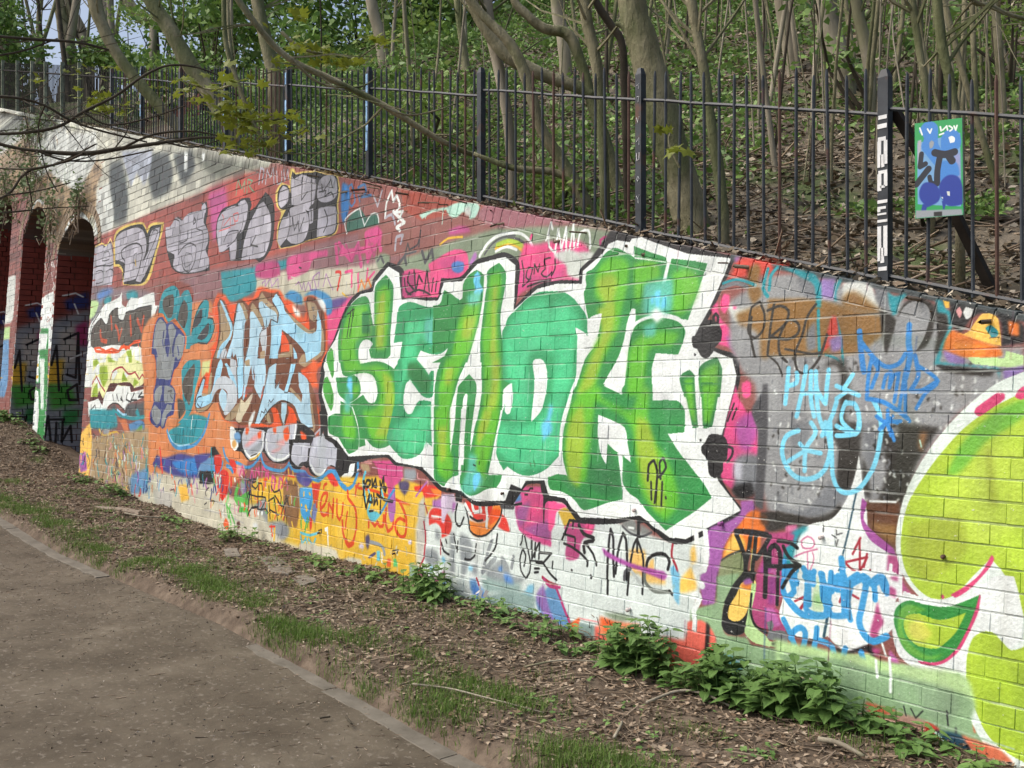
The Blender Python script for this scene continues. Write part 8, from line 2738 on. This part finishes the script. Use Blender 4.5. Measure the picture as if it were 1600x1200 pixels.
# kerb slabs, stones, planks
def g_at(px, py, z0=0.15):
    d = ray(px, py); t = 3.0
    for _ in range(12):
        p = CAM + d * t; t = (CAM[2] - ground_z(p[0], p[1])) / -d[2]
    return CAM + d * t
kb = empty('kerb', tuple(g_at(100, 860))); tag(kb, kind='structure')
KL = Vector(kb.location)
def slab(name, corners, h, mat, parent, L_, up=0.012, jit=0.004):
    P = [g_at(*c) for c in corners]
    out = []
    for i in range(len(P)):
        a, b2 = P[i], P[(i + 1) % len(P)]
        k = 4
        for q in range(k): out.append(a + (b2 - a) * q / k + np.array([rg2.gauss(0, jit), rg2.gauss(0, jit), 0]))
    zt_ = [ground_z(p[0], p[1]) + up for p in out]
    n = len(out); c = sum(out) / n
    V = [(p[0], p[1], z_ - h) for p, z_ in zip(out, zt_)] + [(p[0], p[1], z_) for p, z_ in zip(out, zt_)] + [tuple(c + (p - c) * 0.97)[:2] + (z_ + 0.003,) for p, z_ in zip(out, zt_)] + [(c[0], c[1], ground_z(c[0], c[1]) + up + 0.004)]
    F = []
    ar = sum(out[i - 1][0] * out[i][1] - out[i][0] * out[i - 1][1] for i in range(n))
    for i in range(n):
        j = (i + 1) % n
        f = [(i, j, n + j, n + i), (n + i, n + j, 2 * n + j, 2 * n + i), (2 * n + i, 2 * n + j, 3 * n)]
        if ar < 0: f = [t_[::-1] for t_ in f]
        F += f
    return mesh_np(name, [(v[0] - L_[0], v[1] - L_[1], v[2] - L_[2]) for v in V], F, mat, parent)
xk = -17.5
while xk < 0.4:
    ln_ = rg2.uniform(0.75, 0.95)
    sunk = 0.002 if xk < -7.4 else (-0.010 if xk < -5.2 else -0.004)
    x0, x1 = xk + 0.004, xk + ln_ - 0.004
    ya, yb2 = -1.50 + rg2.uniform(-.008, .008), -1.365 + rg2.uniform(-.01, .01)
    N_ = 9; V = []; F = []
    for q in range(N_ + 1):
        x = x0 + (x1 - x0) * q / N_
        e1, e2 = rg2.gauss(0, .006), rg2.gauss(0, .006)
        g = ground_z(x, -1.6) + 0.006 + sunk + rg2.gauss(0, .0012)
        V += [(x, ya + e1, g - .06), (x, ya + e1, g - .004), (x, ya + e1 + .008, g), (x, yb2 + e2 - .008, g + .002), (x, yb2 + e2, g - .004), (x, yb2 + e2, g - .06)]
    for q in range(N_):
        a6 = q * 6
        F += [(a6 + r, a6 + 6 + r, a6 + 7 + r, a6 + 1 + r) for r in range(5)]
    F += [(0, 1, 2, 3, 4, 5), tuple(N_ * 6 + r for r in (5, 4, 3, 2, 1, 0))]
    mesh_np('kerb_stone', [(v[0] - KL[0], v[1] - KL[1], v[2] - KL[2]) for v in V], F, M_KERB, kb)
    xk += ln_
def thing_slab(name, lab, cat, corners, h, mat, up):
    o0 = g_at(*corners[0]); r = slab(name, corners, h, mat, None, o0, up * 0.6, 0.004); r.location = tuple(o0); tag(r, lab, cat)
thing_slab('plank', 'weathered plank lying on the leafy verge at the left', 'plank', [(148, 778), (156, 778), (220, 800), (216, 806)], 0.03, M_WOOD, 0.03)
thing_slab('stone_slab', 'flat grey stone in the litter below the cream bricks', 'stone', [(350, 862), (372, 860), (376, 872), (354, 874)], 0.05, M_STONE, 0.03)
thing_slab('stone_slab', 'broad pale slab half buried below the yellow field', 'stone', [(400, 872), (432, 872), (465, 892), (450, 900), (425, 896)], 0.05, M_STONE, 0.02)
thing_slab('stone_slab', 'small pale slab nearer the wall than the broad one', 'stone', [(458, 905), (480, 900), (496, 912), (470, 918)], 0.05, M_STONE, 0.02)
def stick(lab, pts, r, mat=M_BARKP, name='stick'):
    P = [Vector(g_at(px, py)) for px, py in pts]
    P = [p + Vector((0, 0, r + 0.012 + (0.01 if 0 < i < len(P) - 1 else 0))) for i, p in enumerate(P)]
    o0 = P[0].copy(); C_ = curve_pts([(p[0], p[1], p[2], r * (1 - 0.5 * i / len(P))) for i, p in enumerate(P)], 4)
    mb = MB(); mb.tube([Vector(c[:3]) - o0 for c in C_], [c[3] for c in C_], 6, True, 0.1); o = mb.build(name, mat, None, True, o0); tag(o, lab, 'stick')
stick('long thin stick across the grass near the lower middle', [(645, 1075), (700, 1085), (760, 1100), (850, 1120)], 0.005)
stick('short stick lying along the cream foot of the wall', [(195, 805), (225, 812), (262, 812)], 0.008)
stick('thick bent stick at the bottom right below the nettles', [(1280, 1165), (1310, 1175), (1350, 1192)], 0.011)
stick('curved dead stem right of the lower middle grass', [(960, 1160), (970, 1145), (972, 1135)], 0.007)
stick('straight stick under the nettles left of the biggest clump', [(1010, 1105), (1060, 1090), (1100, 1095), (1140, 1110)], 0.007)
stick('pale stick on the soil below the white mural patch', [(820, 1048), (880, 1040), (960, 1042)], 0.005)
stick('little black twig lying on the path edge', [(540, 1125), (548, 1140), (550, 1138)], 0.005, M_BARKD)
stick('short dark stick on the path grit near the bottom', [(500, 1128), (516, 1126)], 0.005, M_BARKD)
# bits of debris: brown dried plant heap and a black and white scrap at the wall foot
hb = MB()
for _ in range(70):
    a = Vector((rg2.gauss(0, .07), rg2.gauss(0, .03), 0)); b2 = a + Vector((rg2.gauss(0, .07), rg2.gauss(-.02, .04), rg2.uniform(.02, .16)))
    hb.tube([a, (a + b2) / 2 + Vector((rg2.gauss(0, .02), 0, .02)), b2], 0.0022, 4, False)
p = g_at(962, 1010); tag(hb.build('dead_plant', M_TWIG, None, False, tuple(p)), 'brown withered plant against the orange patch of the wall', 'plant')
p = on_wall(762, 935); me = None
sb = MB(); rs9 = random.Random(2)
M_SCR = leafmat('scrap', [(0.8, 0.8, 0.8), (0.03, 0.03, 0.03)], 0.4, 0)
for k in range(10):
    c = Vector((rs9.uniform(-.05, .05), rs9.uniform(-.02, .01), rs9.uniform(0, .08)))
    a = Vector((rs9.uniform(-1, 1), rs9.uniform(-.3, .3), rs9.uniform(-1, 1))).normalized() * .03; b2 = Vector((rs9.uniform(-1, 1), rs9.uniform(-.3, .3), rs9.uniform(-1, 1))).normalized() * .025
    sb.add([c - a, c + b2, c + a, c - b2], [(0, 1, 2, 3)])
gxx = p[0]; tag(sb.build('plastic_scrap', M_SCR, None, False, (gxx, wy(p[1]) - 0.05, p[1] - 0.02)), 'crumpled black and white plastic scrap at the foot of the wall', 'litter')
